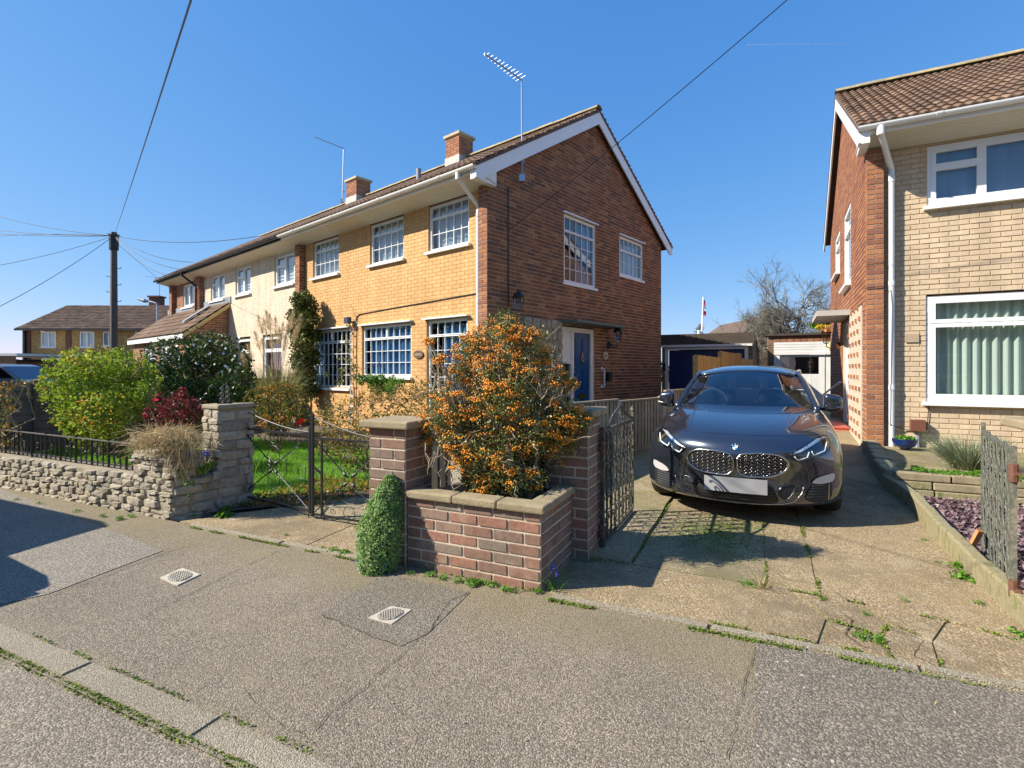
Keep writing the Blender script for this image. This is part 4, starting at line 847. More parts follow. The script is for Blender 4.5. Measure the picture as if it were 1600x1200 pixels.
def stones(fr, parent, u0, u1, z0, z1, n, seed=1, hh=(.05,.085), ww=(.11,.27), dep=(.03,.055)):
    rg = random.Random(seed); z = z0
    top = z1 if callable(z1) else (lambda u: z1)
    while z < max(top(u0), top(u1), top((u0+u1)/2))-.02:
        h = rg.uniform(*hh); u = u0-rg.uniform(0,.05)
        while u < u1-.02:
            w_ = rg.uniform(*ww)*(h/.065)**.3; e = min(u+w_, u1+.01); zt = top(min(max(u, u0), u1))
            if z+h*.6 < zt and e-u > .05:
                hh_ = min(h, zt-z); k = rg.randrange(12); tb = rg.randrange(5); key = (k, tb)
                if key not in STM: b = MB(); b.add(*STN[k], (tb+.5)/5); STM[key] = b.mesh('stone', M['stone'])
                o = link('stone', STM[key], parent); d = fr.u*1; tilt = rg.uniform(-.05,.05); uu = (fr.u+Vector((0,0,tilt))); o.matrix_basis = xform(fr.P((max(u,u0-.01)+e)/2, n-.02, z+hh_/2+rg.uniform(-.006,.006)), uu, fr.n, (0,0,1), (e-max(u,u0-.01))*1.03, rg.uniform(*dep), hh_*1.06)
            u = e+.004
        z += h*.97
sw = thing('stone_wall', tuple(ST.P(-7,3.2,0)), 'low rubble stone wall with iron railing along the pavement on the left', 'stone wall')
M['stone_core'] = plain('earthy_stone_joint', (.33,.27,.18), .95, .35, 14, .9, 60)
A0 = -4.88
fz = lambda u: .37+.012*math.sin(u*3.1)+.010*math.sin(u*7.7)
SWF = Fr(ST.P(A0,3.03,0), tuple(-ST.u)[:2], tuple(-ST.n)[:2])     # u runs to the left from the corner
b = MB(); b.box(SWF,.0,8,-.30,0,-.05,.355); b.box(SWF,.02,.62,-.32,-.0,.3,.60); b.build('core', M['stone_core'], sw)
stones(SWF, sw, .0, 5.2, -.03, lambda u: (.60-.10*max(0,(u-.42))/.1 if u < .52 else fz(u)) if u < .55 else fz(u), 0, 71, hh=(.040,.082), ww=(.08,.26))
# side return: planter pocket, then the tall gate pillar
sp_ = (gp(380,788)-gp(272,812)); sp_.z = 0; SRF = Fr(tuple(gp(272,812))[:2], tuple(sp_)[:2], (sp_.y, -sp_.x)); RL = sp_.length
b = MB(); b.box(SRF,0,RL,-.26,0,-.05,.36); b.build('core', M['stone_core'], sw)
stones(SRF, sw, 0, RL-.24, -.03, lambda u: .56 if u < .1 else (.36 if u < .32 else .42), 0, 72, hh=(.06,.1), ww=(.14,.3))
gpl = thing('stone_gate_pillar', tuple(SRF.P(RL-.12,-.13,0)), 'tall rubble stone gate pillar left of the black iron garden gate', 'gate pillar')
PF = Fr(SRF.P(RL-.25,0,0), tuple(-SRF.n)[:2], tuple(-SRF.u)[:2])
b = MB(); b.box(SRF,RL-.24,RL+.10,-.31,-.01,0,1.0); b.build('core', M['stone_core'], gpl)
stones(PF, gpl, 0, .32, .0, 1.0, -.01, 73, hh=(.06,.11), ww=(.12,.26), dep=(.03,.05)); stones(Fr(SRF.P(RL-.25,0,0), tuple(SRF.u)[:2], tuple(SRF.n)[:2]), gpl, 0, .36, .0, 1.0, 0, 74, hh=(.07,.12), ww=(.16,.3), dep=(.02,.035))
b = MB(); b.prism([SRF.P(RL-.27,.03,1.0), SRF.P(RL+.12,.02,1.005), SRF.P(RL+.11,-.33,.99), SRF.P(RL-.1,-.35,1.0), SRF.P(RL-.26,-.32,.995)], (0,0,.045)); bev(b.build('cap_stone', M['stone_core'], gpl), .012)
# ---- iron work
def arcp(fr, cu, cz, r0, r1, a0, a1, n=14, nn=0.0):
    return [fr.P(cu+(r0+(r1-r0)*i/n)*math.cos(math.radians(a0+(a1-a0)*i/n)), nn, cz+(r0+(r1-r0)*i/n)*math.sin(math.radians(a0+(a1-a0)*i/n))) for i in range(n+1)]
def scroll_c(fr, b, cu, cz, s, flip=1, rot=0, w_=.007, n=0.0):
    "C scroll with curled ends, size s"
    pts = []
    for i in range(31):
        t = i/30; ang = rot+(-210+t*420); r = s*(.5 if .2 < t < .8 else (.5-.32*((.2-t)/.2 if t <= .2 else (t-.8)/.2)))
        x = r*math.cos(math.radians(ang))*flip; z = r*math.sin(math.radians(ang)); pts.append(fr.P(cu+x, n, cz+z))
    b.tube(pts, w_/2, 4, cap=False)
def spiral(fr, b, cu, cz, r, a0, turns, w_=.007, sg=1, n=0.0, r1=.18):
    k = int(16*turns); b.tube([fr.P(cu+(r*(1-(1-r1)*i/k))*math.cos(a0+sg*2*math.pi*turns*i/k), n, cz+(r*(1-(1-r1)*i/k))*math.sin(a0+sg*2*math.pi*turns*i/k)) for i in range(k+1)], w_/2, 4, cap=False)
rail = thing('iron_railing', tuple(ST.P(-7,3.15,.37)), 'low black iron railing on top of the rubble stone wall', 'railing')
RL_ = Fr(ST.P(A0-.62,3.16,0), tuple(-ST.u)[:2], tuple(-ST.n)[:2]); b = MB()
b.bar(RL_.P(0,0,.635), RL_.P(8,0,.665), .022, .010); b.build('top_rail', plain('sun_bleached_rail', (.16,.14,.12), .5, .3, 20), rail)  # top rail is paler than the black bars below it
b = MB(); b.bar(RL_.P(0,0,.395), RL_.P(8,0,.41), .02, .009); b.build('bottom_rail', M['iron'], rail)
for i in range(56):
    u = .04+i*.105; b = MB(); b.bar(RL_.P(u,0,.36), RL_.P(u,0,.635+.004*u+(.03 if i % 6 == 0 else 0)), .011 if i % 3 else .022, .011, up=RL_.u)
    b.build('upright', M['iron'], rail)
b = MB()
for i in range(18):
    u = .2+i*.315; spiral(RL_, b, u+.03, .50, .045, 0, 1.2, .008); b.tube([RL_.P(u+.075,0,.5), RL_.P(u+.07,0,.44), RL_.P(u+.02,0,.40)], .005, 4); b.tube([RL_.P(u-.06,0,.63), RL_.P(u-.06,0,.5), RL_.P(u-.02,0,.41)], .005, 4)
b.build('scrollwork', M['iron'], rail)
def gate_fr(p0, p1): p0, p1 = Vector((*p0, 0)), Vector((*p1, 0)); d = (p1-p0).normalized(); return Fr(tuple(p0)[:2], tuple(d)[:2], (d.y, -d.x)), (p1-p0).length
def garden_gate(p0, p1, z0, z1, label, mode=0):
    fr, L_ = gate_fr(p0, p1); t = thing('iron_gate', (p0[0], p0[1], 0), label, 'garden gate', 'black iron garden gate leaves')
    b = MB(); T = lambda a, c, w_=.016: b.bar(fr.P(a[0],0,a[1]), fr.P(c[0],0,c[1]), w_, w_, up=fr.n)
    T((0,z0-.02),(0,z1+.22),.024); T((L_,z0-.02),(L_,z1+.08),.024); T((0,z0),(L_,z0)); T((0,z1),(L_,z1)); 
    if mode: T((L_*.13,z0),(L_*.13,z1)); T((0, z1-.26),(L_*.13,z1-.33))
    b.build('frame', M['iron'], t)
    b = MB(); cu, cz = L_/2, (z0+z1)/2; H = z1-z0
    for sx in (-1, 1):
        for sz in (-1, 1):
            b.tube([fr.P(cu+sx*.03,0,cz+sz*.03), fr.P(cu+sx*L_*.47,0,cz+sz*H*.47)], .006, 5)
            b.tube([fr.P(cu+sx*.02,0,cz+sz*.02), fr.P(cu+sx*.05,0,cz+sz*.045), fr.P(cu+sx*.08,0,cz+sz*.07)], lambda q: .004+.013*math.sin(math.pi*q), 6)
    for k in range(4):
        a = k*90; x, z = cu+math.cos(math.radians(a))*.115, cz+math.sin(math.radians(a))*.115
        scroll_c(fr, b, x, z, .20, 1, a, .008)
        scroll_c(fr, b, cu+math.cos(math.radians(a))*L_*.40, cz+math.sin(math.radians(a))*H*.42, .13, 1, a+180, .007)
    for sx in (-1, 1):
        for sz in (-1, 1): 
            spiral(fr, b, cu+sx*L_*.34, cz+sz*H*.36, .055, 0 if sx > 0 else math.pi, 1.3, .007, sx*sz); spiral(fr, b, cu+sx*L_*.22, cz+sz*H*.42, .035, 0 if sx < 0 else math.pi, 1.2, .006, -sx*sz)
    for i in range(4): spiral(fr, b, L_*(.14+.24*i), z1+.055, .045, -math.pi/2, 1.15, .007, 1 if i % 2 else -1)
    b.tube([fr.P(0,0,z1+.20)]+[fr.P(L_*q,0,z1+.20-.17*math.sin(q*math.pi/2)) for q in (.2,.4,.6,.8,1)], .006, 5)
    b.build('scrollwork', M['iron'], t)
    b = MB(); b.tube([fr.P(L_*(.16 if mode else .98),0,z0+.05), fr.P(L_*(.16 if mode else .98),0,-.0)], .006, 5); b.build('drop_bolt', M['iron'], t)
    return t
g0 = gp(377,784); g1 = gp(485,803,.05)
garden_gate((g0.x,g0.y), (g1.x-.01,g1.y+.02), .07, .78, 'black scrolled iron gate leaf hanging on the stone pillar')
garden_gate((g1.x+.02,g1.y), (-1.06,4.44), .05, .76, 'black scrolled iron gate leaf right of the double gate posts', 1)
# finial on the stone pillar
fn = thing('iron_finial', tuple(SRF.P(RL-.12,-.13,1.045)), 'small scrolled iron ornament on top of the stone gate pillar', 'iron ornament')
b = MB(); ff = Fr(tuple(SRF.P(RL-.12,-.13,0))[:2], (1,0), (0,-1))
for sx in (-1, 1):
    for k in range(3): spiral(ff, b, sx*.035, 1.09+k*.055, .035-.005*k, math.pi/2, 1.2, .009, sx)
    b.tube([ff.P(sx*.03,0,1.04), ff.P(sx*.03,0,1.22), ff.P(0,0,1.25)], .005, 5)
b.build('scrolls', plain('grey_worn_iron', (.14,.13,.12), .5, .4, 40), fn); MB().box(ff,-.07,.07,-.02,.02,1.04,1.052).build('base_plate', M['iron'], fn)
def drive_gate(p0, p1, z0, z1, label, mat, nb=9, peak=True, flat=.012, thick=.02):
    fr, L_ = gate_fr(p0, p1); t = thing('iron_gate', (p0[0], p0[1], 0), label, 'drive gate', 'iron gates of the drive')
    b = MB(); T = lambda a, c, w_=.02: b.bar(fr.P(a[0],0,a[1]), fr.P(c[0],0,c[1]), w_, w_, up=fr.n)
    T((0,z0-.03),(0,z1+.03),.03); T((L_,z0),(L_,z1+.07),.026); T((0,z0),(L_,z0),.022); T((0,z1),(L_,z1),.022); T((0,z1-.30*(z1-z0)),(L_,z1-.30*(z1-z0)),.016)
    b.build('frame', mat, t)
    for i in range(1, nb):
        u = L_*i/nb; b = MB(); b.bar(fr.P(u,0,z0), fr.P(u,0,z1), thick, flat, up=fr.n)
        for k in range(5):
            z = z0+(z1-z0)*(.12+.19*k); b.add([fr.P(u-.020,-.006,z), fr.P(u,-.006,z-.05), fr.P(u+.020,-.006,z), fr.P(u,-.006,z+.05), fr.P(u-.020,.006,z), fr.P(u,.006,z-.05), fr.P(u+.020,.006,z), fr.P(u,.006,z+.05)], BOX)
        b.build('upright', mat, t)
    b = MB()
    for i in range(nb):
        u = L_*(i+.5)/nb
        for k in range(5):
            z = z0+(z1-z0)*(.08+.2*k); s = 1 if (i+k) % 2 else -1
            scroll_c(fr, b, u, z+.03, L_/nb*.8, s, 0, .010); spiral(fr, b, u, z+.10, L_/nb*.28, 0, 1.1, .008, s)
    if peak:
        b.tube([fr.P(L_*.15,0,z1), fr.P(L_*.32,0,z1+.10), fr.P(L_*.55,0,z1+.16), fr.P(L_*.8,0,z1+.06), fr.P(L_,0,z1+.01)], .012, 5); spiral(fr, b, L_*.55, z1+.08, .055, 0, 1.4, .013); spiral(fr, b, L_*.68, z1+.04, .03, 0, 1.2, .010)
        b.tube([fr.P(L_,0,z1+.05), fr.P(L_,0,z1+.09), fr.P(L_,0,z1+.13)], lambda q: .006+.02*math.sin(math.pi*q), 6)
    b.build('scrollwork', mat, t)
    h = MB()
    for z in (z0+.10, z1-.12): h.tube([fr.P(-.01,0,z-.05), fr.P(-.01,0,z+.05)], .022, 8); h.bar(fr.P(-.07,.01,z), fr.P(0,.01,z), .03, .012)
    h.build('hinge', M['rust'], t); return t
drive_gate((.700,3.99), (1.164,4.985), .05, .92, 'rusty wrought iron drive gate standing open beside the brick pillar', M['old_iron'], 8)
drive_gate((2.865,2.945), (3.55,3.88), .05, .93, 'grey green weathered iron gate standing open at the right edge', M['grey_gate'], 7, peak=False, flat=.010, thick=.034)
# ---- low curb of the right hand bed, dwarf wall, terrace edge
cu = thing('bed_curb', tuple(ST.P(1.4,5,0)), 'low mossy stone curb along the right side of the drive', 'curb')
t = NT('mossy_curb'); col = t.ramp(t.noise(5, 6, .7, t.coord((3,3,1))), [(.3,(.20,.17,.09)),(.5,(.32,.27,.15)),(.65,(.16,.17,.05))]); t.set(col, .95); t.bump(t.noise(60,5,.7), .9, .012); M['curb'] = t.m; MATS['mossy_curb'] = t.m
cp_ = [(1.345,3.60),(1.335,4.35),(1.36,5.1),(1.40,5.8),(1.43,6.3),(1.40,6.75),(1.36,7.1)]
for i in range(len(cp_)-1):
    (a0, c0), (a1, c1) = cp_[i], cp_[i+1]; b = MB(); h0, h1 = .14+.01*i, .15+.01*(i+1)
    p = [ST.P(a0,c0+.006,0), ST.P(a0+.085,c0+.006,0), ST.P(a1+.085,c1-.006,0), ST.P(a1,c1-.006,0)]
    b.add([x-Vector((0,0,.03)) for x in p]+[p[0]+V(0,0,h0), p[1]+V(0,0,h0), p[2]+V(0,0,h1), p[3]+V(0,0,h1)], BOX); bev(b.build('curb_stone', M['curb'], cu), .015)
dw = thing('dwarf_wall', tuple(ST.P(2.2,6.9,0)), 'low stone block wall edging the raised terrace below the buff house', 'dwarf wall')
rg = random.Random(8)
for r in range(3):
    a = 1.46+(.0 if r % 2 else -.02)
    while a < 4.4:
        w_ = rg.uniform(.3,.52); b = MB(); b.box(ST,a,a+w_-.012,6.86+rg.uniform(-.01,.012)+r*.012,7.0,.02+r*.088,.10+r*.088); bev(b.build('block', M['curb'] if rg.random() < .6 else M['cap'], dw), .01); a += w_
te = thing('terrace_edge', tuple(ST.P(1.5,8,0)), 'rough low stone edge between the drive and the raised terrace', 'curb')
for i in range(6):
    c = 7.05+i*.38; a = 1.37+i*.035; b = MB(); b.box(ST,a+rg.uniform(-.01,.01),a+.16,c,c+.37,.0,.27+.012*i+rg.uniform(-.01,.01)); bev(b.build('curb_stone', M['cap'], te), .02)
# loose brick slab, bowl
ls = MB(); p = gp(1512,870,.05); ls.prism([p+V(-.02,.0,0), p+V(.045,.03,0), p+V(.14,.02,.17), p+V(.07,-.01,.185)], (0.01,.03,0.01)); tag(ls.build('loose_tile', plain('orange_clay_tile', (.55,.22,.08), .85, .2, 12, .4)), 'loose orange clay tile leaning in the purple slate bed', 'clay tile')
bw = RF.P(.42,.30,.27); bt = thing('plant_bowl', tuple(bw), 'glazed dark blue bowl planted with green leaves below the white downpipe', 'plant pot')
b = MB(); b.lathe(bw, [(.055,0),(.06,.015),(.075,.02),(.12,.05),(.145,.10),(.15,.135),(.155,.14),(.145,.14),(.13,.10)], 20); b.build('bowl', plain('blue_glaze', (.012,.035,.16), .12, .2, 10), bt, smooth=True)
b = MB(); b.lathe(bw, [(.14,.115),(.0,.125)], 16); b.build('soil', M['soil'], bt)
BOWL = bw
# ---- pavement covers
def cover(px, label, ang=8, s=1.0):
    c = sum((gp(*q, .006) for q in px), Vector())/4; t = thing('access_cover', tuple(c), label, 'pavement cover', 'small pavement access covers')
    P = [gp(*q, .004) for q in px]; b = MB(); b.prism([p-V(0,0,.02) for p in P], (0,0,.024)); b.build('surround', plain('pale_cover_surround', (.48,.43,.33), .9, .15, 20, .4), t)
    e1 = (P[1]-P[0]+P[2]-P[3])/4; e2 = (P[3]-P[0]+P[2]-P[1])/4
    b = MB(); b.prism([c+e1*.86*math.cos(a)+e2*.86*math.sin(a) for a in [i*math.pi/14 for i in range(28)]], (0,0,.004)); b.build('lid', plain('worn_iron_lid', (.24,.21,.16), .7, .3, 30, .5, 120), t)
    b = MB()
    for i in range(-3, 4):
        for (x, y) in ((e1, e2), (e2, e1)):
            k = i*.22; h = .8*math.sqrt(max(0, 1-(k/.86)**2)); p0, p1 = c+x*k-y*h*.9, c+x*k+y*h*.9; b.bar(p0+V(0,0,.006), p1+V(0,0,.006), .007, .004)
    b.build('raised_grid', plain('worn_iron_grid', (.42,.38,.30), .6, .3, 30), t)
cover([(250,903),(285,888),(313,898),(277,915)], 'small iron access cover in the pavement in front of the stone wall')
cover([(575,966),(611,948),(643,953),(612,976)], 'small iron access cover in the dark patch of pavement near the brick planter')
# ================================================================ the car
def car_paint():
    t = NT('dark_grey_metallic_paint'); fl = t.noise(900, 2); t.set(t.mix(fl, (.045,.054,.072), (.085,.098,.125)), .24, Metallic=.8); t.b.inputs['Coat Weight'].default_value = 1; t.b.inputs['Coat Roughness'].default_value = .025; t.b.inputs['Coat IOR'].default_value = 1.7; return t.m
CP = car_paint(); CH = plain('satin_silver_trim', (.55,.52,.48), .22, .05, 20, 0, 60, 1.0); CBK = plain('gloss_black_trim', (.008,.008,.009), .18, .1); CT = plain('tyre_rubber', (.02,.02,.02), .8, .2, 30); CR = plain('alloy_rim', (.25,.25,.26), .3, .1, 20, 0, 60, .9)
CRECESS = plain('matt_black_mesh', (.012,.012,.013), .6, .1); CLED = plain('headlight_reflector', (.85,.88,.93), .28, .05, 20, 0, 60, .45); CW = plain('headlight_light_guide', (.85,.86,.84), .2, .05)  # black patches on the nose take the place of open, dark recesses
car = thing('parked_car', (1.99, 4.60, .0), 'dark grey four door coupe parked on the drive facing the street', 'car'); del PINV[car]
car.rotation_euler = (0, 0, 0)
CA = Vector((.454, .891, 0)).normalized(); CRr = Vector((CA.y, -CA.x, 0)); pit = math.radians(1.7)
B3 = CA*math.cos(pit)+Vector((0,0,math.sin(pit))); U3 = Vector((0,0,1))*math.cos(pit)-CA*math.sin(pit)
car.matrix_world = Matrix(((CRr.x, B3.x, U3.x, 1.99), (CRr.y, B3.y, U3.y, 4.60), (CRr.z, B3.z, U3.z, .0), (0,0,0,1)))
rings = [
 [(0,.02,.60),(.12,.022,.60),(.22,.028,.585),(.28,.035,.55),(.30,.04,.50),(.29,.04,.44),(.26,.035,.38),(.15,.025,.34),(0,.018,.33)],
 [(0,.045,.725),(.25,.055,.72),(.48,.13,.69),(.64,.22,.64),(.74,.30,.56),(.745,.30,.44),(.73,.27,.29),(.62,.16,.175),(0,.03,.165)],
 [(0,.15,.80),(.28,.165,.795),(.52,.24,.775),(.73,.40,.735),(.85,.52,.62),(.868,.52,.45),(.872,.50,.25),(.855,.49,.145),(0,.16,.14)],
 [(0,.42,.868),(.33,.43,.872),(.58,.47,.855),(.79,.58,.79),(.885,.66,.66),(.90,.68,.48),(.897,.66,.24),(.86,.65,.15),(0,.5,.14)],
 [(0,.85,.925),(.36,.86,.935),(.62,.88,.915),(.81,.90,.845),(.895,.92,.68),(.905,.92,.48),(.90,.92,.23),(.83,.9,.16),(0,.85,.16)],
 [(0,1.35,.965),(.38,1.38,.97),(.66,1.45,.95),(.80,1.5,.90),(.885,1.5,.74),(.895,1.5,.48),(.88,1.5,.21),(.6,1.5,.16),(0,1.4,.16)],
 [(0,2.4,.965),(.38,2.4,.965),(.68,2.4,.955),(.80,2.4,.90),(.875,2.4,.74),(.89,2.4,.46),(.875,2.4,.20),(.6,2.4,.16),(0,2.4,.16)],
 [(0,3.5,.985),(.38,3.5,.985),(.66,3.5,.975),(.79,3.5,.92),(.885,3.5,.76),(.90,3.5,.48),(.885,3.5,.22),(.6,3.5,.18),(0,3.5,.18)],
 [(0,4.2,1.0),(.38,4.2,.995),(.62,4.18,.98),(.74,4.15,.92),(.82,4.12,.78),(.85,4.12,.50),(.83,4.12,.26),(.55,4.2,.22),(0,4.2,.22)],
 [(0,4.46,.97),(.35,4.45,.965),(.56,4.40,.94),(.66,4.36,.88),(.74,4.34,.74),(.76,4.34,.52),(.72,4.34,.32),(.5,4.40,.27),(0,4.44,.27)]]
def car_body():
    bm = bmesh.new(); R = []
    for r in rings: full = r+[(-x, y, z) for x, y, z in r[1:-1]][::-1]; R.append([bm.verts.new(p) for p in full])
    n = len(R[0])
    for k in range(len(R)-1):
        for j in range(n): bm.faces.new((R[k][j], R[k][(j+1) % n], R[k+1][(j+1) % n], R[k+1][j]))
    # close the nose with a quad strip across, the tail with one face
    for S in (R[0], R[-1]):
        h = n//2
        for j in range(h): 
            a, b_, c, d = S[j], S[j+1], S[(n-j-1) % n], S[(n-j) % n]
            vs = [];  [vs.append(x) for x in (a, b_, c, d) if x not in vs]
            if len(vs) >= 3: bm.faces.new(vs)
    bmesh.ops.recalc_face_normals(bm, faces=bm.faces); me = bpy.data.meshes.new('body'); bm.to_mesh(me); bm.free(); me.materials.append(CP)
    me.polygons.foreach_set('use_smooth', [True]*len(me.polygons)); return me
bo = link('body', car_body(), car); md = bo.modifiers.new('sub', 'SUBSURF'); md.levels = md.render_levels = 3
cut = MB()
for x in (-1, 1):
    for y in (.89, 3.52): 
        n = 36; cut.prism([(x*.66, y+.365*math.cos(2*math.pi*i/n), .335+.365*math.sin(2*math.pi*i/n)) for i in range(n)], (x*.4, 0, 0))
cme = cut.mesh('cutter', CRECESS); cob = bpy.data.objects.new('cutter', cme); COL.objects.link(cob); cob.matrix_world = car.matrix_world
bmc = bmesh.new(); bmc.from_mesh(cme); bmesh.ops.recalc_face_normals(bmc, faces=bmc.faces); bmc.to_mesh(cme); bmc.free()
dg = bpy.context.evaluated_depsgraph_get(); ev = bo.evaluated_get(dg).to_mesh()
BV = BVHTree.FromPolygons([v.co.copy() for v in ev.vertices], [tuple(p.vertices) for p in ev.polygons]); bo.evaluated_get(dg).to_mesh_clear()
mb2 = bo.modifiers.new('arch', 'BOOLEAN'); mb2.operation = 'DIFFERENCE'; mb2.object = cob; mb2.solver = 'EXACT'
bpy.context.view_layer.update(); dg = bpy.context.evaluated_depsgraph_get(); fin = bpy.data.meshes.new_from_object(bo.evaluated_get(dg)); fin.name = 'body'
bo.modifiers.clear(); bo.data = fin; bpy.data.objects.remove(cob)
for p in fin.polygons: p.use_smooth = True
def pj(x, z, off=.004):
    h = BV.ray_cast(Vector((x, -1, z)), Vector((0, 1, 0)))
    return (h[0]+Vector((0,-off,0))) if h[0] else Vector((x, .3, z))
def pz(x, y, off=.002):
    h = BV.ray_cast(Vector((x, y, 3)), Vector((0, 0, -1))); return (h[0]+Vector((0,0,off))) if h[0] else Vector((x, y, .9))
def patch(name, pts, mat, off=.004, cuts=3, parent=car, f=pj):
    bm = bmesh.new(); fc = bm.faces.new([bm.verts.new((x, 0, z)) for x, z in pts]); bmesh.ops.triangulate(bm, faces=[fc])
    bmesh.ops.subdivide_edges(bm, edges=bm.edges[:], cuts=cuts, use_grid_fill=True); bmesh.ops.triangulate(bm, faces=bm.faces[:])
    for v in bm.verts: v.co = f(v.co.x, v.co.z, off)
    me = bpy.data.meshes.new(name); bm.to_mesh(me); bm.free(); me.materials.append(mat); me.polygons.foreach_set('use_smooth', [True]*len(me.polygons)); return link(name, me, parent)
def smooth2(pts, it=2):
    for _ in range(it):
        q = []
        for i in range(len(pts)): a, b_ = pts[i], pts[(i+1) % len(pts)]; q += [(a[0]*.8+b_[0]*.2, a[1]*.8+b_[1]*.2), (a[0]*.2+b_[0]*.8, a[1]*.2+b_[1]*.8)]
        pts = q
    return pts
def ring2(name, pts, r, mat, off=.006, closed=True, parent=car, n=6):
    P = []
    m = len(pts)
    for i in range(m if closed else m-1):
        a, b_ = pts[i], pts[(i+1) % m]
        for k in range(3): P.append((a[0]+(b_[0]-a[0])*k/3, a[1]+(b_[1]-a[1])*k/3))
    P.append(P[0] if closed else pts[-1]); b = MB(); b.tube([pj(x, z, off) for x, z in P], r, n); return b.build(name, mat, parent, smooth=True)
mir = lambda pts, s: [(x*s, z) for x, z in pts]
def inside(p, poly):
    c = False; j = len(poly)-1
    for i in range(len(poly)):
        if (poly[i][1] > p[1]) != (poly[j][1] > p[1]) and p[0] < (poly[j][0]-poly[i][0])*(p[1]-poly[i][1])/(poly[j][1]-poly[i][1]+1e-12)+poly[i][0]: c = not c
        j = i
    return c
kid = smooth2([(.016,.60),(.05,.648),(.20,.662),(.335,.652),(.40,.615),(.43,.560),(.395,.50),(.31,.455),(.18,.443),(.07,.443),(.016,.49)], 1)
hl = smooth2([(.425,.652),(.655,.778),(.735,.785),(.762,.745),(.755,.665),(.68,.625),(.58,.618),(.485,.588)], 1)
vent = smooth2([(.545,.262),(.615,.395),(.77,.40),(.775,.30),(.745,.215),(.60,.225)], 1)
blade = smooth2([(.600,.398),(.650,.445),(.790,.475),(.795,.425),(.77,.395),(.68,.385)], 1)
inn = smooth2([(.345,.325),(.375,.375),(.485,.392),(.455,.30),(.405,.245),(.36,.265)], 1)
for s in (-1, 1):
    K = mir(kid, s); g = patch('grille', K, CRECESS, .004); ring2('grille_frame', K, .0095, CH, .010, parent=g)
    b = MB()
    for i in range(9):
        x = s*(.045+i*.046)
        for j in range(8):
            z = .455+j*.032+(.016 if i % 2 else 0)
            if inside((x-s*.008, z), K) and inside((x+s*.008, z+.012), K): 
                b.tube([pj(x,z-.002,.010), pj(x,z+.011,.016)], .0052, 5); 
            for d_ in (-1, 1):
                x2 = x+d_*.023
                if inside((x2, z+.006), K) and inside((x, z), K): b.tube([pj(x,z,.008), pj(x2,z-.008,.008)], .0022, 4)
    b.build('grille_studs', CH, g, smooth=True)
    H = mir(hl, s); h = patch('headlight', H, CBK, .003)
    ring2('headlight_seal', H, .004, CBK, .004, parent=h)
    patch('headlight_reflector', mir([(.44,.652),(.655,.768),(.72,.772),(.655,.740),(.52,.672)], s), CLED, .006, 2, h)
    patch('headlight_reflector', mir([(.50,.605),(.60,.632),(.575,.668),(.50,.645)], s), plain('headlight_lens_dark', (.10,.11,.12), .08, .2, 20, 0, 60, .5), .006, 2, h)
    for pts in ([(.47,.635),(.495,.602),(.57,.625),(.585,.668)], [(.605,.675),(.62,.640),(.71,.668),(.735,.735)]): ring2('light_guide', mir(pts, s), .0060, CW, .010, False, h)
    patch('headlight_glass', H, M['glass'], .016, 2, h)
    v = patch('air_intake', mir(vent, s), CRECESS, .008)
    b = MB()
    for j in range(7):
        z = .225+j*.024; x = .56
        while x < .76:
            if inside((x, z), vent) and inside((x+.022, z), vent): b.tube([pj(s*x,z,.008), pj(s*(x+.011),z+.007,.009), pj(s*(x+.022),z,.008)], .0025, 4)
            x += .024
    b.build('intake_mesh', plain('dark_grey_mesh', (.12,.12,.12), .35, .1, 20, 0, 60, .6), v)
    patch('intake_blade', mir(blade, s), plain('satin_silver_blade', (.62,.60,.57), .35, .04, 20, 0, 60, .35), .014, 2); b = MB(); b.tube([pj(s*.742,.385,.012), pj(s*.738,.24,.012)], .006, 5); b.build('intake_fin', CH, v)
    I = mir(inn, s); i_ = patch('air_intake', I, CRECESS, .008); ring2('intake_frame', I, .0040, CP, .010, parent=i_)
lower = smooth2([(-.36,.222),(-.315,.34),(-.28,.40),(.28,.40),(.315,.34),(.36,.222),(.25,.202),(-.25,.202)], 1)
lo = patch('lower_grille', lower, CRECESS, .007, 4); b = MB()
for j in range(4):
    z = .232+j*.026
    for i in range(-14, 14):
        x = i*.022+(.011 if j % 2 else 0)
        if abs(x) < .30: b.tube([pj(x,z,.006), pj(x+.011,z+.007,.007), pj(x+.022,z,.006)], .0020, 4)
b.build('intake_mesh', plain('dark_grey_mesh', (.12,.12,.12)), lo)
ring2('lip_trim', [(-.545,.37),(-.53,.31),(-.47,.235),(-.38,.205),(-.2,.192),(0,.188),(.2,.192),(.38,.205),(.47,.235),(.53,.31),(.545,.37)], .0050, CH, .004, False)
# plate, badge
npm = NT('blurred_plate'); npm.set(npm.ramp(npm.noise(3.2, 2, .5), [(.35,(.24,.24,.25)),(.6,(.36,.36,.36))]), .4)
b = MB(); k = 10
for i in range(k+1):
    x = -.26+.52*i/k; y = pj(x, .36, 0).y*.3+pj(0, .36, 0).y*.7-.018; b.v += [(x, y, .298), (x, y, .43), (x, y-.008, .298), (x, y-.008, .43)]
for i in range(k): q = 4*i; b.f += [(q+2,q+6,q+7,q+3),(q,q+4,q+6,q+2),(q+1,q+3,q+7,q+5),(q,q+1,q+5,q+4)]; b.t += [0]*4
b.f += [(0,2,3,1),(4*k,4*k+1,4*k+3,4*k+2)]; b.t += [0,0]; b.build('number_plate', npm.m, car)
bc = pj(0, .695, 0); tn = Vector((0,-.42,.907)); up = Vector((0,.0,1)); ex = Vector((1,0,0)); ey = ex.cross(tn)*-1; 
ey = Vector((0, -tn.z, tn.y))*-1
nrm = BV.find_nearest(bc)[1]; nrm = nrm if nrm.y < 0 else -nrm; ey = nrm.cross(ex); ey = ey if ey.z > 0 else -ey
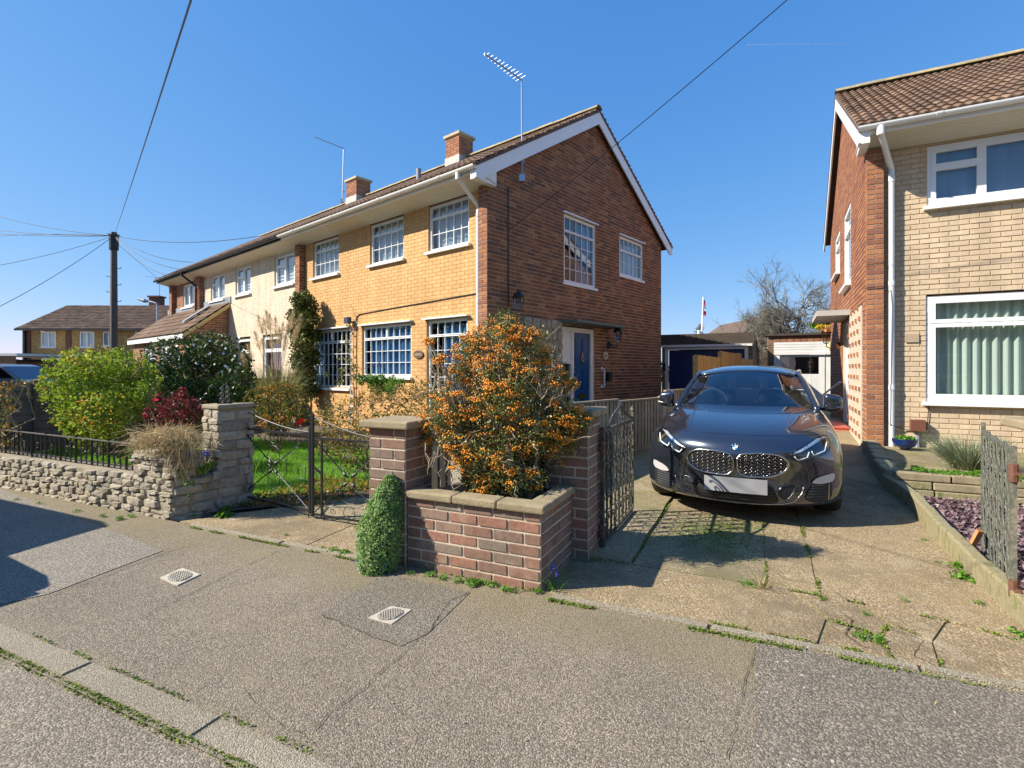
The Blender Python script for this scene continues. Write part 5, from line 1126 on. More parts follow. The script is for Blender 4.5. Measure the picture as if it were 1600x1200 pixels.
def disc(name, r, o0, o1, mat, par, a0=0, a1=2*math.pi, r0=0):
    b = MB(); n = 20; A = [a0+(a1-a0)*i/n for i in range(n+1)]
    if r0: pts = [bc+nrm*o0+ex*r*math.cos(a)+ey*r*math.sin(a) for a in A]+[bc+nrm*o0+ex*r0*math.cos(a)+ey*r0*math.sin(a) for a in A[::-1]]
    elif a1-a0 < 6: pts = [bc+nrm*o0]+[bc+nrm*o0+ex*r*math.cos(a)+ey*r*math.sin(a) for a in A]
    else: pts = [bc+nrm*o0+ex*r*math.cos(a)+ey*r*math.sin(a) for a in A[:-1]]
    if r0:
        m = n+1; fs = [(i, i+1, 2*m-2-i, 2*m-1-i) for i in range(n)]; top = [p+nrm*(o1-o0) for p in pts]; b.add(top, fs)
    else: b.prism(pts, nrm*(o1-o0))
    return b.build(name, mat, par)
bd = disc('badge', .039, -.005, .006, CH, car); wm = plain('badge_white', (.8,.8,.8), .3, .02); bl = plain('badge_blue', (.03,.20,.55), .3, .02)
disc('badge_ring', .036, .006, .007, CBK, bd, 0, 2*math.pi, .023)
for i in range(4): disc('badge_quarter', .022, .006, .0075, wm if i % 2 == 0 else bl, bd, i*math.pi/2, (i+1)*math.pi/2)
def letter(strokes, ang):
    b = MB(); r = .0295; c = bc+nrm*.0075+ex*r*math.sin(ang)+ey*r*math.cos(ang); lx = ex*math.cos(ang)-ey*math.sin(ang); ly = ey*math.cos(ang)+ex*math.sin(ang)
    for s in strokes:
        for p, q in zip(s, s[1:]): b.bar(c+lx*p[0]*.0075+ly*p[1]*.0085, c+lx*q[0]*.0075+ly*q[1]*.0085, .0016, .001, up=nrm)
    b.build('badge_letter', wm, bd)
letter([[(-.35,-.5),(-.35,.5),(.2,.5),(.35,.25),(.2,0),(-.35,0)],[(.2,0),(.4,-.25),(.2,-.5),(-.35,-.5)]], -.85); letter([[(-.5,-.5),(-.5,.5),(0,-.2),(.5,.5),(.5,-.5)]], 0); letter([[(-.6,.5),(-.3,-.5),(0,.3),(.3,-.5),(.6,.5)]], .85)
# bonnet shut lines
b = MB(); b.tube([pz(x/20*.66, .175+.42*(x/20*.66)**2+.1*abs(x/20)**5, .0) for x in range(-20, 21)], .0022, 4); b.build('bonnet_seam', CBK, car)
for s in (-1, 1):
    b = MB(); b.tube([pz(s*(.745-.02*k/8+.015*math.sin(k/8*3.1)), .58+.80*k/8, .0) for k in range(9)], .0022, 4); b.build('bonnet_seam', CBK, car)
    b = MB(); b.tube([pz(s*(.40+.09*k/8), .22+1.1*k/8, -.004) for k in range(9)], lambda q: .009*math.sin(math.pi*min(.98,max(.02,q)))**.5, 6); b.build('bonnet_crease', CP, car, smooth=True)
# greenhouse
base = [(0,1.30,.955),(.36,1.34,.955),(.70,1.50,.945),(.765,1.8,.935),(.785,2.35,.94),(.78,3.0,.95),(.70,3.6,.97),(.52,4.0,.985),(0,4.1,.99)]
top = [(0,2.00,1.318),(.34,2.04,1.308),(.555,2.16,1.272),(.585,2.34,1.283),(.60,2.7,1.29),(.585,3.1,1.265),(.53,3.4,1.21),(.40,3.55,1.18),(0,3.6,1.19)]
def gpatch(A, Bq, name, mat, nu=8, nv=6, bulge=0.0, par=car):
    "smooth panel between two polylines"
    def samp(L, t):
        x = t*(len(L)-1); i = min(int(x), len(L)-2); f_ = x-i
        p = [Vector(L[max(0,i-1)]), Vector(L[i]), Vector(L[i+1]), Vector(L[min(len(L)-1,i+2)])]
        if i == 0: p[0] = p[1]*2-p[2]
        if i == len(L)-2: p[3] = p[2]*2-p[1]
        return .5*((2*p[1])+(p[2]-p[0])*f_+(2*p[0]-5*p[1]+4*p[2]-p[3])*f_**2+(3*p[1]-p[0]-3*p[2]+p[3])*f_**3)
    b = MB()
    for i in range(nu+1):
        a, c = samp(A, i/nu), samp(Bq, i/nu)
        for j in range(nv+1): t = j/nv; q = a.lerp(c, t); q = q+(q-Vector((0,2.6,.7))).normalized()*bulge*math.sin(math.pi*t); b.v.append(tuple(q))
    for i in range(nu):
        for j in range(nv): q = i*(nv+1)+j; b.f.append((q, q+nv+1, q+nv+2, q+1)); b.t.append(0)
    return b.build(name, mat, par, smooth=True)
mx = lambda L: [(-x, y, z) for x, y, z in L]
def both(L): return mx(L[1:])[::-1]+L
cg = make_glass('windscreen_glass', (.42,.52,.56), .05)
cg2 = make_glass('side_window_glass', (.25,.3,.32), .05)
gpatch(both(base[:3]), both(top[:3]), 'windscreen', cg, 16, 10, .02)
for s in (0, 1):
    f = (lambda L: L) if s == 0 else mx
    gpatch(f(base[2:7]), f(top[2:7]), 'side_window', cg2, 12, 6, .02)
    b = MB(); P = [Vector(base[2]).lerp(Vector(top[2]), t)+Vector((.012,0,.004))+(Vector(base[2])-Vector((0,2.6,.7))).normalized()*.02*math.sin(math.pi*t) for t in [i/8 for i in range(-1, 9)]]
    b.tube(P, .030, 8); P2 = [Vector(x)+Vector((.0,0,.0)) for x in top[2:8]]; b.tube(P2, .028, 8); b.tube([Vector(base[7]).lerp(Vector(top[7]), t) for t in (0,.5,1)], .05, 8)
    o = b.build('roof_pillar', CP, car, smooth=True)
    if s: 
        for v in o.data.vertices: v.co.x *= -1
gpatch(both(base[7:][::-1]), both(top[7:][::-1]), 'rear_window', cg2, 12, 6, .03)
# roof panel
b = MB(); TT = [(2.02,.52),(2.12,.56),(2.34,.585),(2.7,.60),(3.1,.585),(3.4,.53),(3.58,.42)]; ZC = [1.328,1.352,1.374,1.38,1.352,1.292,1.215]; ZE = [1.275,1.282,1.288,1.295,1.27,1.215,1.18]; nx = 12
for (y, wd), zc, ze in zip(TT, ZC, ZE):
    for i in range(nx+1): q = -1+2*i/nx; b.v.append((wd*q, y-(.02 if y < 2.05 else 0)*(1-q*q), ze+(zc-ze)*(1-abs(q)**2.6)))
for j in range(len(TT)-1):
    for i in range(nx): q = j*(nx+1)+i; b.f.append((q, q+1, q+nx+2, q+nx+1)); b.t.append(0)
o = b.build('roof', CP, car, smooth=True); m_ = o.modifiers.new('s', 'SUBSURF'); m_.levels = m_.render_levels = 2; m_ = o.modifiers.new('t', 'SOLIDIFY'); m_.thickness = .03
# cabin
cab = link('cabin', (MB().abox(-.70,.70,1.30,1.75,.80,.93)).mesh('cabin', plain('dark_dashboard', (.03,.032,.035), .6, .2)), car); bev(cab, .05, 3)
st_m = plain('dark_seat_fabric', (.03,.03,.032), .7, .2); belt = plain('grey_seat_belt', (.22,.22,.20), .6, .1)
for s in (-1, 1):
    se = link('seat', MB().abox(s*.37-.24,s*.37+.24,2.2,2.36,.55,1.08).mesh('seat', st_m), car); bev(se, .06, 3)
    hr = link('headrest', MB().abox(s*.37-.13,s*.37+.13,2.26,2.36,1.10,1.24).mesh('headrest', st_m), se); bev(hr, .04, 3)
b = MB(); b.tube([(-.37+.175*math.cos(a), 1.86+.04*math.sin(a), .93+.165*math.sin(a)) for a in [2*math.pi*i/24 for i in range(25)]], .016, 8); b.tube([(-.37-.16,1.86,.93),(-.37,1.83,.91),(-.37+.16,1.86,.93)], .025, 8); b.build('steering_wheel', plain('steering_wheel_leather', (.10,.105,.11), .4, .1), car, smooth=True)
b = MB(); b.abox(-.11,.11,1.98,2.01,1.17,1.24); b.abox(-.05,.05,1.96,2.04,1.24,1.29); b.build('rear_view_mirror', CBK, car)
b = MB(); b.tube([(-.62,1.45,.955),(-.2,1.38,.985),(.1,1.40,1.0)], .008, 5); b.tube([(.05,1.40,.96),(.4,1.42,.97),(.62,1.52,.97)], .008, 5); b.build('wiper', CBK, car)
for s in (-1, 1):   # mirrors
    me = bmesh.new(); bmesh.ops.create_cube(me, size=1)
    for v in me.verts:
        x, y, z = v.co; out = x*s > 0
        v.co = Vector((s*(.90 if not out else .975)+(.0), 1.66+y*(.16 if not out else .11), .985+z*(.21 if not out else .16)+(0.0 if not out else -.005)))
        if not out: v.co.x = s*.80
    m = bpy.data.meshes.new('wing_mirror'); me.to_mesh(m); me.free(); m.materials.append(CP); m.polygons.foreach_set('use_smooth', [True]*6)
    o = link('wing_mirror', m, car); q = o.modifiers.new('b', 'BEVEL'); q.width = .045; q.segments = 4
    b = MB(); b.tube([(s*.73,1.62,.92),(s*.80,1.64,.915),(s*.87,1.66,.935)], .022, 6); b.build('mirror_foot', CBK, o)
    b = MB(); b.tube([(s*.85,1.605,.945),(s*.93,1.60,.942),(s*.985,1.63,.95)], .008, 6); b.build('mirror_trim', CH, o)
for s in (-1, 1):   # wheels
    for y in (.89, 3.52):
        t_ = MB(); pr = [(.215,-.11),(.30,-.115),(.325,-.09),(.333,-.04),(.333,.04),(.325,.09),(.30,.115),(.225,.10),(.215,.06)]; n = 40
        for r, x in pr:
            for k in range(n): a = 2*math.pi*k/n; t_.v.append((s*.755+s*x, y+r*math.cos(a), .333+r*math.sin(a)))
        for i in range(len(pr)-1):
            for k in range(n): k2 = (k+1) % n; t_.f.append((i*n+k, i*n+k2, (i+1)*n+k2, (i+1)*n+k)); t_.t.append(0)
        wh = t_.build('wheel', CT, car, smooth=True); rb = MB(); X = s*.84
        for k in range(10):
            a = 2*math.pi*k/10
            for d_ in (-.07, .07): rb.bar((X, y+.05*math.cos(a), .333+.05*math.sin(a)), (X-s*.01, y+.225*math.cos(a+d_), .333+.225*math.sin(a+d_)), .02, .02, up=(1,0,0))
        rb.tube([(X-s*.01, y+.222*math.cos(a), .333+.222*math.sin(a)) for a in [2*math.pi*i/32 for i in range(33)]], .012, 6); rb.tube([(X-.02,y,.333),(X+.02,y,.333)], .05, 12); rb.build('rim', CR, wh, smooth=False)
        dd = MB(); dd.tube([(s*.76,y,.333),(s*.78,y,.333)], .2, 24); dd.build('brake_disc', M['iron'], wh)
# white handrail beside the side door
hr = thing('hand_rail', tuple(RS.P(3.8,.05,1.1)), 'white sloping hand rail beside the side door of the right house', 'hand rail')
b = MB(); b.tube([RS.P(3.78,.0,1.12), RS.P(3.80,.04,1.12), RS.P(4.42,.30,.83), RS.P(4.42,.30,.15)], .022, 8); b.build('tube', M['pvc'], hr)
# parked van beyond the left edge of the picture, seen only by its shadow
van = thing('parked_van', (-7.4,4.2,0), 'parked van off the left edge whose shadow falls across the pavement', 'van')
VF = Fr(tuple(ST.P(-8.6,-.9,0))[:2], tuple(ST.u)[:2], tuple(ST.n)[:2]); wp = plain('white_van_paint', (.7,.7,.7), .3, .03)
VP = Fr((0,0), tuple(ST.u)[:2], tuple(ST.n)[:2])
prof = [(-11.6,.35),(-4.95,.35),(-4.88,.6),(-4.95,.82),(-5.3,.93),(-6.2,1.04),(-7.5,2.08),(-7.75,2.15),(-11.4,2.15),(-11.6,1.9)]
b = MB(); b.prism([VP.P(x,-.58,z) for x, z in prof], ST.n*1.80); o = b.build('body', wp, van); bev(o, .09, 3)
b = MB(); b.prism([VP.P(x,1.222,z) for x, z in ((-6.6,1.15),(-7.55,1.98),(-8.3,1.98),(-8.3,1.15))], ST.n*.006); b.prism([VP.P(x,-.586,z) for x, z in ((-6.6,1.15),(-7.55,1.98),(-8.3,1.98),(-8.3,1.15))], ST.n*.006); b.build('side_window', cg2, van)
b = MB(); b.prism([VP.P(-6.25,q,1.06) for q in (-.45,1.1)]+[VP.P(-7.42,q,2.0) for q in (1.0,-.35)], V(.02,0,.02)); b.build('windscreen', cg2, van)
for a_ in (-5.75,-10.6):
    for q in (-.5,1.0): b = MB(); b.tube([VP.P(a_,q,.33), VP.P(a_,q+.2,.33)], .33, 24); b.build('wheel', CT, van)
for q, s in ((1.22,1),(-.58,-1)): b = MB(); b.box(VP,-6.95,-6.8,q,q+s*.2,1.15,1.4) ; b.build('wing_mirror', CBK, van)
for q in (-.35,.9): b = MB(); b.box(VP,-4.93,-4.87,q,q+.22,.6,.78); b.build('headlight', CLED, van)
# ================================================================ planting
NR = np.random.RandomState(5)
def leafmat(name, stops, rough=.55, trans=.35, coat=0.0):
    t = NT(name); col = t.ramp(t.attr(), stops); t.set(col, rough); t.b.inputs['Specular IOR Level'].default_value = .35
    if coat: t.b.inputs['Coat Weight'].default_value = coat; t.b.inputs['Coat Roughness'].default_value = .25
    if trans:
        tr = t.n('ShaderNodeBsdfTranslucent'); t.l(col, tr.inputs[0]); mx = t.n('ShaderNodeMixShader'); mx.inputs[0].default_value = trans
        t.l(t.b.outputs[0], mx.inputs[1]); t.l(tr.outputs[0], mx.inputs[2]); t.l(mx.outputs[0], t.out.inputs[0])
    MATS[name] = t.m; return t.m
L_YG = leafmat('yellow_green_leaf', [(0,(.09,.17,.015)),(.4,(.22,.34,.025)),(.72,(.42,.50,.045)),(.88,(.50,.34,.04)),(1,(.52,.20,.03))], trans=.4)
L_DK = leafmat('dark_glossy_leaf', [(0,(.02,.045,.012)),(.5,(.045,.085,.02)),(.85,(.10,.16,.035)),(1,(.24,.30,.10))], .42, .2, .1)
L_RED = leafmat('red_rose_leaf', [(0,(.10,.015,.02)),(.5,(.20,.03,.035)),(.8,(.32,.05,.03)),(1,(.14,.14,.03))], .45, .3)
L_OR = leafmat('orange_green_leaf', [(0,(.06,.10,.02)),(.4,(.14,.18,.03)),(.6,(.36,.22,.03)),(.85,(.50,.17,.03)),(1,(.48,.30,.06))], .5, .35)
L_PY = leafmat('firethorn_leaf', [(0,(.05,.08,.02)),(.4,(.12,.16,.035)),(.7,(.20,.23,.06)),(.9,(.36,.34,.12)),(1,(.42,.22,.05))], .35, .2, .2)
L_GR = leafmat('fresh_green_leaf', [(0,(.06,.16,.015)),(.5,(.12,.28,.02)),(1,(.22,.42,.05))], .5, .4)
L_AU = leafmat('aubrieta_leaf', [(0,(.12,.24,.05)),(.5,(.25,.40,.11)),(.85,(.36,.50,.19)),(1,(.50,.60,.32))], .7, .3)
L_BR = leafmat('brown_hedge_leaf', [(0,(.08,.09,.02)),(.3,(.17,.18,.04)),(.6,(.34,.24,.06)),(.8,(.42,.20,.05)),(1,(.30,.34,.10))], .6, .3)
L_LAV = leafmat('lavender_leaf', [(0,(.13,.17,.08)),(.5,(.23,.28,.15)),(1,(.36,.40,.25))], .7, .25)
L_STR = leafmat('straw', [(0,(.34,.24,.11)),(.5,(.50,.38,.19)),(1,(.62,.50,.29))], .8, .25)
L_PAM = leafmat('pampas_blade', [(0,(.10,.13,.03)),(.5,(.24,.25,.08)),(1,(.48,.42,.20))], .6, .25)
L_PLU = leafmat('pampas_plume', [(0,(.50,.38,.20)),(1,(.70,.57,.36))], .9, .4)
L_MOSS = leafmat('moss', [(0,(.06,.10,.01)),(.5,(.14,.21,.02)),(1,(.26,.32,.04))], .9, .2)
L_GRS = leafmat('grass_blade', [(0,(.10,.27,.01)),(.5,(.19,.42,.02)),(1,(.30,.54,.05))], .5, .35)
L_FOR = leafmat('forsythia_flower', [(0,(.30,.36,.03)),(.3,(.60,.40,.02)),(1,(.75,.52,.03))], .6, .3)
FL_P = plain('purple_petal', (.20,.12,.55), .5, .2); FL_R = plain('red_petal', (.65,.015,.02), .5, .15); FL_Y = plain('yellow_petal', (.75,.55,.03), .5, .15); FL_B = plain('blue_petal', (.09,.09,.50), .5, .2); FL_W = plain('white_petal', (.75,.75,.68), .5, .1)
BERRY = tinted('orange_berry', [(0,(.66,.19,.01)),(.4,(.85,.32,.01)),(.7,(.92,.44,.02)),(1,(.62,.12,.015))], .4, 0, nvar=.1)
BARK = plain('grey_brown_bark', (.20,.16,.11), .9, .35, 25, .7, 80); BARK_P = plain('pale_dry_twig', (.36,.30,.19), .9, .25, 25); BARK_D = plain('dark_bark', (.11,.085,.06), .9, .3, 20, .6, 60)
def leaves_arr(C, size, tint, upb=.3, asp=.55, sj=.35, nrm=None, fold=.25):
    "C (n,3) centres -> verts, quads; each leaf a folded diamond"
    n = len(C); d = NR.normal(size=(n,3)); d[:,2] += 0; d /= np.linalg.norm(d, axis=1)[:,None]
    m = NR.normal(size=(n,3)); m[:,2] += upb*2; 
    if nrm is not None: m = m*.7+nrm*1.2
    m -= d*(m*d).sum(1)[:,None]; m /= np.linalg.norm(m, axis=1)[:,None]+1e-9; s = np.cross(d, m)
    L = size*(1+sj*NR.uniform(-1,1,n))[:,None]; W = L*asp*.5
    a = C-d*L*.5; b = C+s*W+m*W*fold; c = C+d*L*.5; e = C-s*W+m*W*fold
    return np.stack([a, b, c, e], 1).reshape(-1,3), tint
def mesh_quads(name, VV, tint, mat, parent=None, k=4):
    n = len(VV)//k; me = bpy.data.meshes.new(name); me.vertices.add(n*k); me.vertices.foreach_set('co', VV.astype(np.float32).ravel())
    me.loops.add(n*k); me.loops.foreach_set('vertex_index', np.arange(n*k, dtype=np.int32)); me.polygons.add(n); me.polygons.foreach_set('loop_start', np.arange(n, dtype=np.int32)*k)
    try: me.polygons.foreach_set('loop_total', np.full(n, k, dtype=np.int32))
    except Exception: pass
    me.update(calc_edges=True); at = me.attributes.new('tint', 'FLOAT', 'FACE'); at.data.foreach_set('value', np.clip(tint, 0, .999).astype(np.float32)); me.materials.append(mat); return link(name, me, parent)
def ball(n, r=1.0, shell=.5):
    d = NR.normal(size=(n,3)); d /= np.linalg.norm(d, axis=1)[:,None]; return d*(shell+(1-shell)*NR.uniform(0,1,n)**.6)[:,None]*r, d
def lumps_world(px, Z, zs):
    out = []
    for q in px:
        x, y, r = q[:3]; z_ = (q[3] if len(q) > 3 else Z+NR.uniform(-zs, zs)); p = zp(x, z_, y); out.append((np.array(p), r*z_/F))
    return out
def foliage(lumps, per, size, mat, parent, name='foliage', shell=.35, upb=.3, clump=6, cs=.10, asp=.55, ttint=None, zmin=.02):
    CC = []; TT = []
    for c, r in lumps:
        n = int(per*(r/.25)**1.9); k = max(3, n//clump); d, dn = ball(k, r, shell); d[:,2] *= .9
        base_t = NR.uniform(-.18,.18); cen = c+d; rep = np.repeat(cen, clump, 0)+NR.normal(size=(k*clump,3))*r*cs; CC.append(rep)
        TT.append(np.clip(.5+base_t+np.repeat(NR.uniform(-.3,.3,k), clump)+NR.uniform(-.22,.22,k*clump), 0, 1))
    C = np.concatenate(CC); T = np.concatenate(TT); ok = C[:,2] > zmin; C, T = C[ok], T[ok]
    if ttint: T = ttint(C, T)
    VV, T = leaves_arr(C, size, T, upb, asp); return mesh_quads(name, VV, T, mat, parent)
def limb(b, p0, p1, r0, r1, wob=.06, seg=6, t=0.0):
    p0, p1 = Vector(p0), Vector(p1); L_ = (p1-p0).length; pts = [p0]
    for i in range(1, seg): q = p0.lerp(p1, i/seg)+Vector(NR.normal(size=3))*wob*L_*.5; pts.append(q)
    pts.append(p1); b.tube(pts, r0, 5, r1, t=t, cap=False); return pts
def shrub(name, label, cat, base_px, lumps, Z, zs, per, size, mat, bark=BARK, group=None, nbr=None, r0=.02, z0=.02, **kw):
    Lm = lumps_world(lumps, Z, zs); bp = Vector(base_px) if len(base_px) == 3 else gp(*base_px, z0); t = thing(name, tuple(bp), label, cat, group)
    foliage(Lm, per, size, mat, t, **kw); b = MB()
    for i, (c, r) in enumerate(Lm[:nbr] if nbr else Lm):
        pts = limb(b, bp+Vector((NR.uniform(-.05,.05), NR.uniform(-.05,.05), -.02)), c, r0*NR.uniform(.6,1), .004, .10)
        for k in range(3): e = c+NR.normal(size=3)*r*.6; limb(b, pts[-2], e, .006, .0025, .1, 4)
    b.build('branches', bark, t); return t, Lm
def petals(pts, size, mat, parent, name='flowers', k=5):
    b = MB()
    for p in pts:
        n = Vector(NR.normal(size=3)); n.y -= .6; n.z += .6; n.normalize(); u = n.orthogonal().normalized(); v = n.cross(u); s = size*NR.uniform(.8,1.2)
        for j in range(k): a = 2*math.pi*j/k; d = u*math.cos(a)+v*math.sin(a); e = u*math.cos(a+.6)+v*math.sin(a+.6); f_ = u*math.cos(a-.6)+v*math.sin(a-.6); p = Vector(p); b.add([p, p+f_*s*.7+n*s*.15, p+d*s+n*s*.25, p+e*s*.7+n*s*.15], [(0,1,2,3)])
    o = b.build(name, mat, parent); o['kind'] = 'stuff'; return o
# ---- berry bush in the planter
PYL = [(790,512,26),(760,530,24),(828,534,24),(735,548,26),(800,556,30),(850,556,20),(720,585,24),(765,590,30),(825,590,30),(870,588,20),(893,602,10),(700,620,20),(745,625,30),(790,630,36),(850,628,32),(688,560,9),(672,536,7),(690,655,24),(664,682,16),(730,668,34),(780,675,40),(835,672,38),(885,650,26),(912,655,16),(880,690,26),(722,708,26),(765,722,36),(815,715,40),(858,722,30),(760,760,22),(800,752,26),(836,752,20),(735,750,12),(905,700,12),(700,690,14)]
bush = thing('berry_bush', tuple(ST.P(-1.62,3.35,.5)), 'large thorny bush covered in orange berries growing in the brick planter', 'berry bush')
LmP = [(c, r*1.12) for c, r in lumps_world(PYL, 3.80, .20)]; trunk0 = ST.P(-1.55,3.36,.46); trunk1 = ST.P(-1.75,3.40,.46)
foliage(LmP, 3100, .021, L_PY, bush, shell=.05, clump=8, cs=.22, asp=.55)
b = MB(); tips = []
tz = [(trunk0, zp(795,3.72,690), .026), (trunk1, zp(735,3.85,700), .02), (ST.P(-1.45,3.42,.46), zp(850,3.9,680), .02)]
TK = MB(); nodes = []
for a, c, r in tz: nodes.append(limb(TK, a, c, r, r*.6, .07, 6)[-1])
TK.build('trunk', BARK_P, bush)
for c, r in LmP:
    n0 = min(nodes[:3], key=lambda q: (Vector(c)-q).length); pts = limb(b, n0, c, .011, .005, .14, 6)
    for k in range(11):
        s_ = pts[NR.randint(2, len(pts))]; e = Vector(c+NR.normal(size=3)*r*.62); q = limb(b, s_, e, .0042, .0018, .12, 4); tips.append(q[-1]); tips.append(q[-2])
        for j in range(2): limb(b, q[2], q[2]+Vector(NR.normal(size=3))*.05, .0022, .001, .15, 3)
# bare pale twigs at the right of the crown and the hanging dead branch at the left
for a_, c_ in (((845,620),(825,555)),((845,620),(868,540)),((845,620),(835,570)),((850,600),(876,552)),((845,625),(880,585)),((845,615),(812,585)),((850,640),(890,600)),((690,690),(665,735)),((690,690),(702,745)),((678,705),(690,760)),((702,735),(708,770)),((665,690),(668,740))):
    q = limb(b, zp(a_[0],3.62,a_[1]), zp(c_[0]+NR.uniform(-3,3),3.58,c_[1]), .006, .002, .10, 5)
    for k in range(3): limb(b, q[k+2], q[k+2]+Vector((NR.uniform(-.05,.07),NR.uniform(-.03,.03),NR.uniform(.0,.09))), .0028, .001, .1, 3)
b.build('branches', BARK_P, bush)
ico = [(0,0,1)]+[(math.cos(a)*.894,math.sin(a)*.894,.447) for a in [2*math.pi*i/5 for i in range(5)]]+[(math.cos(a)*.894,math.sin(a)*.894,-.447) for a in [2*math.pi*(i+.5)/5 for i in range(5)]]+[(0,0,-1)]
icf = [(0,1+i,1+(i+1)%5) for i in range(5)]+[(1+i,6+i,1+(i+1)%5) for i in range(5)]+[(1+(i+1)%5,6+i,6+(i+1)%5) for i in range(5)]+[(6+i,11,6+(i+1)%5) for i in range(5)]
def berries(centers, r, mat, parent, name='berries'):
    C = np.array(centers); n = len(C); I = np.array(ico); rr = r*NR.uniform(.8,1.2,n); VV = (C[:,None,:]+I[None]*rr[:,None,None]); Fc = np.array(icf); idx = (Fc[None]+12*np.arange(n)[:,None,None]).reshape(-1)
    me = bpy.data.meshes.new(name); me.vertices.add(n*12); me.vertices.foreach_set('co', VV.astype(np.float32).ravel()); me.loops.add(len(idx)); me.loops.foreach_set('vertex_index', idx.astype(np.int32)); nf = n*20
    me.polygons.add(nf); me.polygons.foreach_set('loop_start', np.arange(nf, dtype=np.int32)*3)
    me.update(calc_edges=True); at = me.attributes.new('tint','FLOAT','FACE'); at.data.foreach_set('value', np.repeat(NR.uniform(0,1,n), 20).astype(np.float32)); me.materials.append(mat); me.polygons.foreach_set('use_smooth', [True]*nf); return link(name, me, parent)
BC = []
for c, r in LmP:
    for k in range(int(13*(r/.14)**1.5)+4):
        d = NR.normal(size=3); d /= np.linalg.norm(d); d[0] -= .25; d[1] -= .45; d[2] += .15; cc = c+d*r*NR.uniform(.45,.95); m_ = NR.randint(6, 26); BC.append(cc+NR.normal(size=(m_,3))*np.array([.020,.018,.010]))
berries(np.concatenate(BC), .0062, BERRY, bush)
# ---- flowering mound in front of the left pillar
mo = thing('flowering_mound', tuple(gp(585,900)), 'tall mound of tiny leaves with purple flowers against the left brick pillar', 'aubrieta plant')
c0 = gp(585,897); c0.z = 0; n = 15000; tt = NR.uniform(0,1,n)**.9; H = .65
prof_r = np.interp(tt, [0,.08,.25,.5,.7,.85,1], [.115,.136,.143,.136,.113,.078,.028]); th = NR.uniform(0,2*math.pi,n); rr = prof_r*(.72+.36*NR.uniform(0,1,n)+.22*(NR.uniform(0,1,n) > .965))*(1+.10*np.sin(th*3+tt*9)+.07*np.sin(tt*23+th*5)+.05*np.sin(th*9-tt*31))
ax = .03*tt+.05*tt**2; C = np.stack([c0.x+ax+rr*np.cos(th), c0.y+.03+.11*tt+rr*np.sin(th)*.62, tt*H], 1); nm = np.stack([np.cos(th), np.sin(th), .5*np.ones(n)], 1)
VV, T = leaves_arr(C, .0135, np.clip(NR.normal(.45,.25,n), 0, 1), .3, .75, nrm=nm); mesh_quads('foliage', VV, T, L_AU, mo)
b = MB(); b.tube([c0+V(.02,.07,0), c0+V(.03,.10,.3), c0+V(.05,.14,.6)], lambda q: .085*(1-.7*q), 10); b.build('stems', plain('dark_green_inner', (.03,.045,.015), .9, .3), mo)
pk = C[NR.choice(n, 50, False)]; petals([p+nn_*.012 for p, nn_ in zip(pk, nm[:50]*0)], .011, FL_P, mo, k=4)
pk = [c for c in C if c[0] < c0.x-.10 and NR.uniform() < .012]; petals(pk, .012, FL_P, mo, k=4)
# ---- shrubs of the front garden, left to right
t_, Lm = shrub('leafy_shrub', 'bright yellow green shrub with orange tinted leaves behind the low stone wall', 'shrub', (178,706), [(100,580,30),(125,570,30),(160,568,30),(195,572,30),(215,588,26),(85,605,22),(110,612,36),(150,605,42),(195,608,38),(225,610,22),(120,645,34),(160,645,40),(200,640,34),(225,640,16),(140,680,26),(118,672,18),(170,672,22),(235,580,14),(76,582,12),(100,556,9),(142,551,8),(180,553,10),(222,566,8),(66,596,8),(248,596,8),(126,690,14),(104,660,12)], 7.0, .4, 520, .042, L_YG, r0=.022, cs=.12, asp=.7, clump=5)
shrub('flowering_shrub', 'dark evergreen shrub with pale flowers in front of the cream house', 'shrub', (305,690), [(265,560,34),(300,548,34),(335,550,36),(362,560,28),(250,590,30),(285,595,44),(330,595,44),(365,600,34),(270,630,34),(310,635,40),(350,640,36),(385,620,22),(240,610,20),(380,580,18)], 9.3, .4, 380, .070, L_DK, r0=.03, cs=.13, asp=.5, clump=6)
petals([Vector(c+NR.normal(size=3)*.05) for c in [np.array(zp(NR.uniform(250,385), 8.9, NR.uniform(525,600))) for _ in range(45)]], .026, FL_W, bpy.data.objects['flowering_shrub'])
shrub('rose_bush', 'dark red leaved rose bush left of the stone gate pillar', 'rose bush', (262,735), [(250,625,14),(285,622,16),(270,640,22),(300,636,16),(240,650,14),(290,655,18),(262,660,16),(310,650,10),(232,640,8),(285,612,8)], 6.0, .2, 900, .034, L_RED, BARK_D, r0=.008, clump=5)
petals([zp(x, 5.85, y) for x, y in ((242,625),(250,640),(228,648),(230,642))], .035, FL_R, bpy.data.objects['rose_bush'])
shrub('rose_bush', 'sparse orange leaved rose with bare stems at the far left edge', 'rose bush', (20,735), [(10,605,10),(30,600,10),(45,598,7),(5,625,14),(20,640,8),(-10,610,16),(5,670,12),(-15,650,20),(15,690,10)], 6.3, .2, 500, .034, L_OR, BARK_P, r0=.014, clump=4)
shrub('rose_bush', 'orange and green leaved rose bushes behind the iron garden gate', 'rose bush', (430,705), [(395,620,14),(415,612,14),(440,608,18),(462,612,16),(400,640,16),(430,635,22),(460,638,20),(475,625,10),(385,655,12),(445,655,16),(418,658,14),(470,655,10)], 7.6, .3, 620, .038, L_OR, BARK_D, r0=.010, clump=5)
petals([zp(x, 7.2, y) for x, y in ((470,657),(474,659),(468,661))], .05, FL_R, bpy.data.objects['rose_bush.002'])
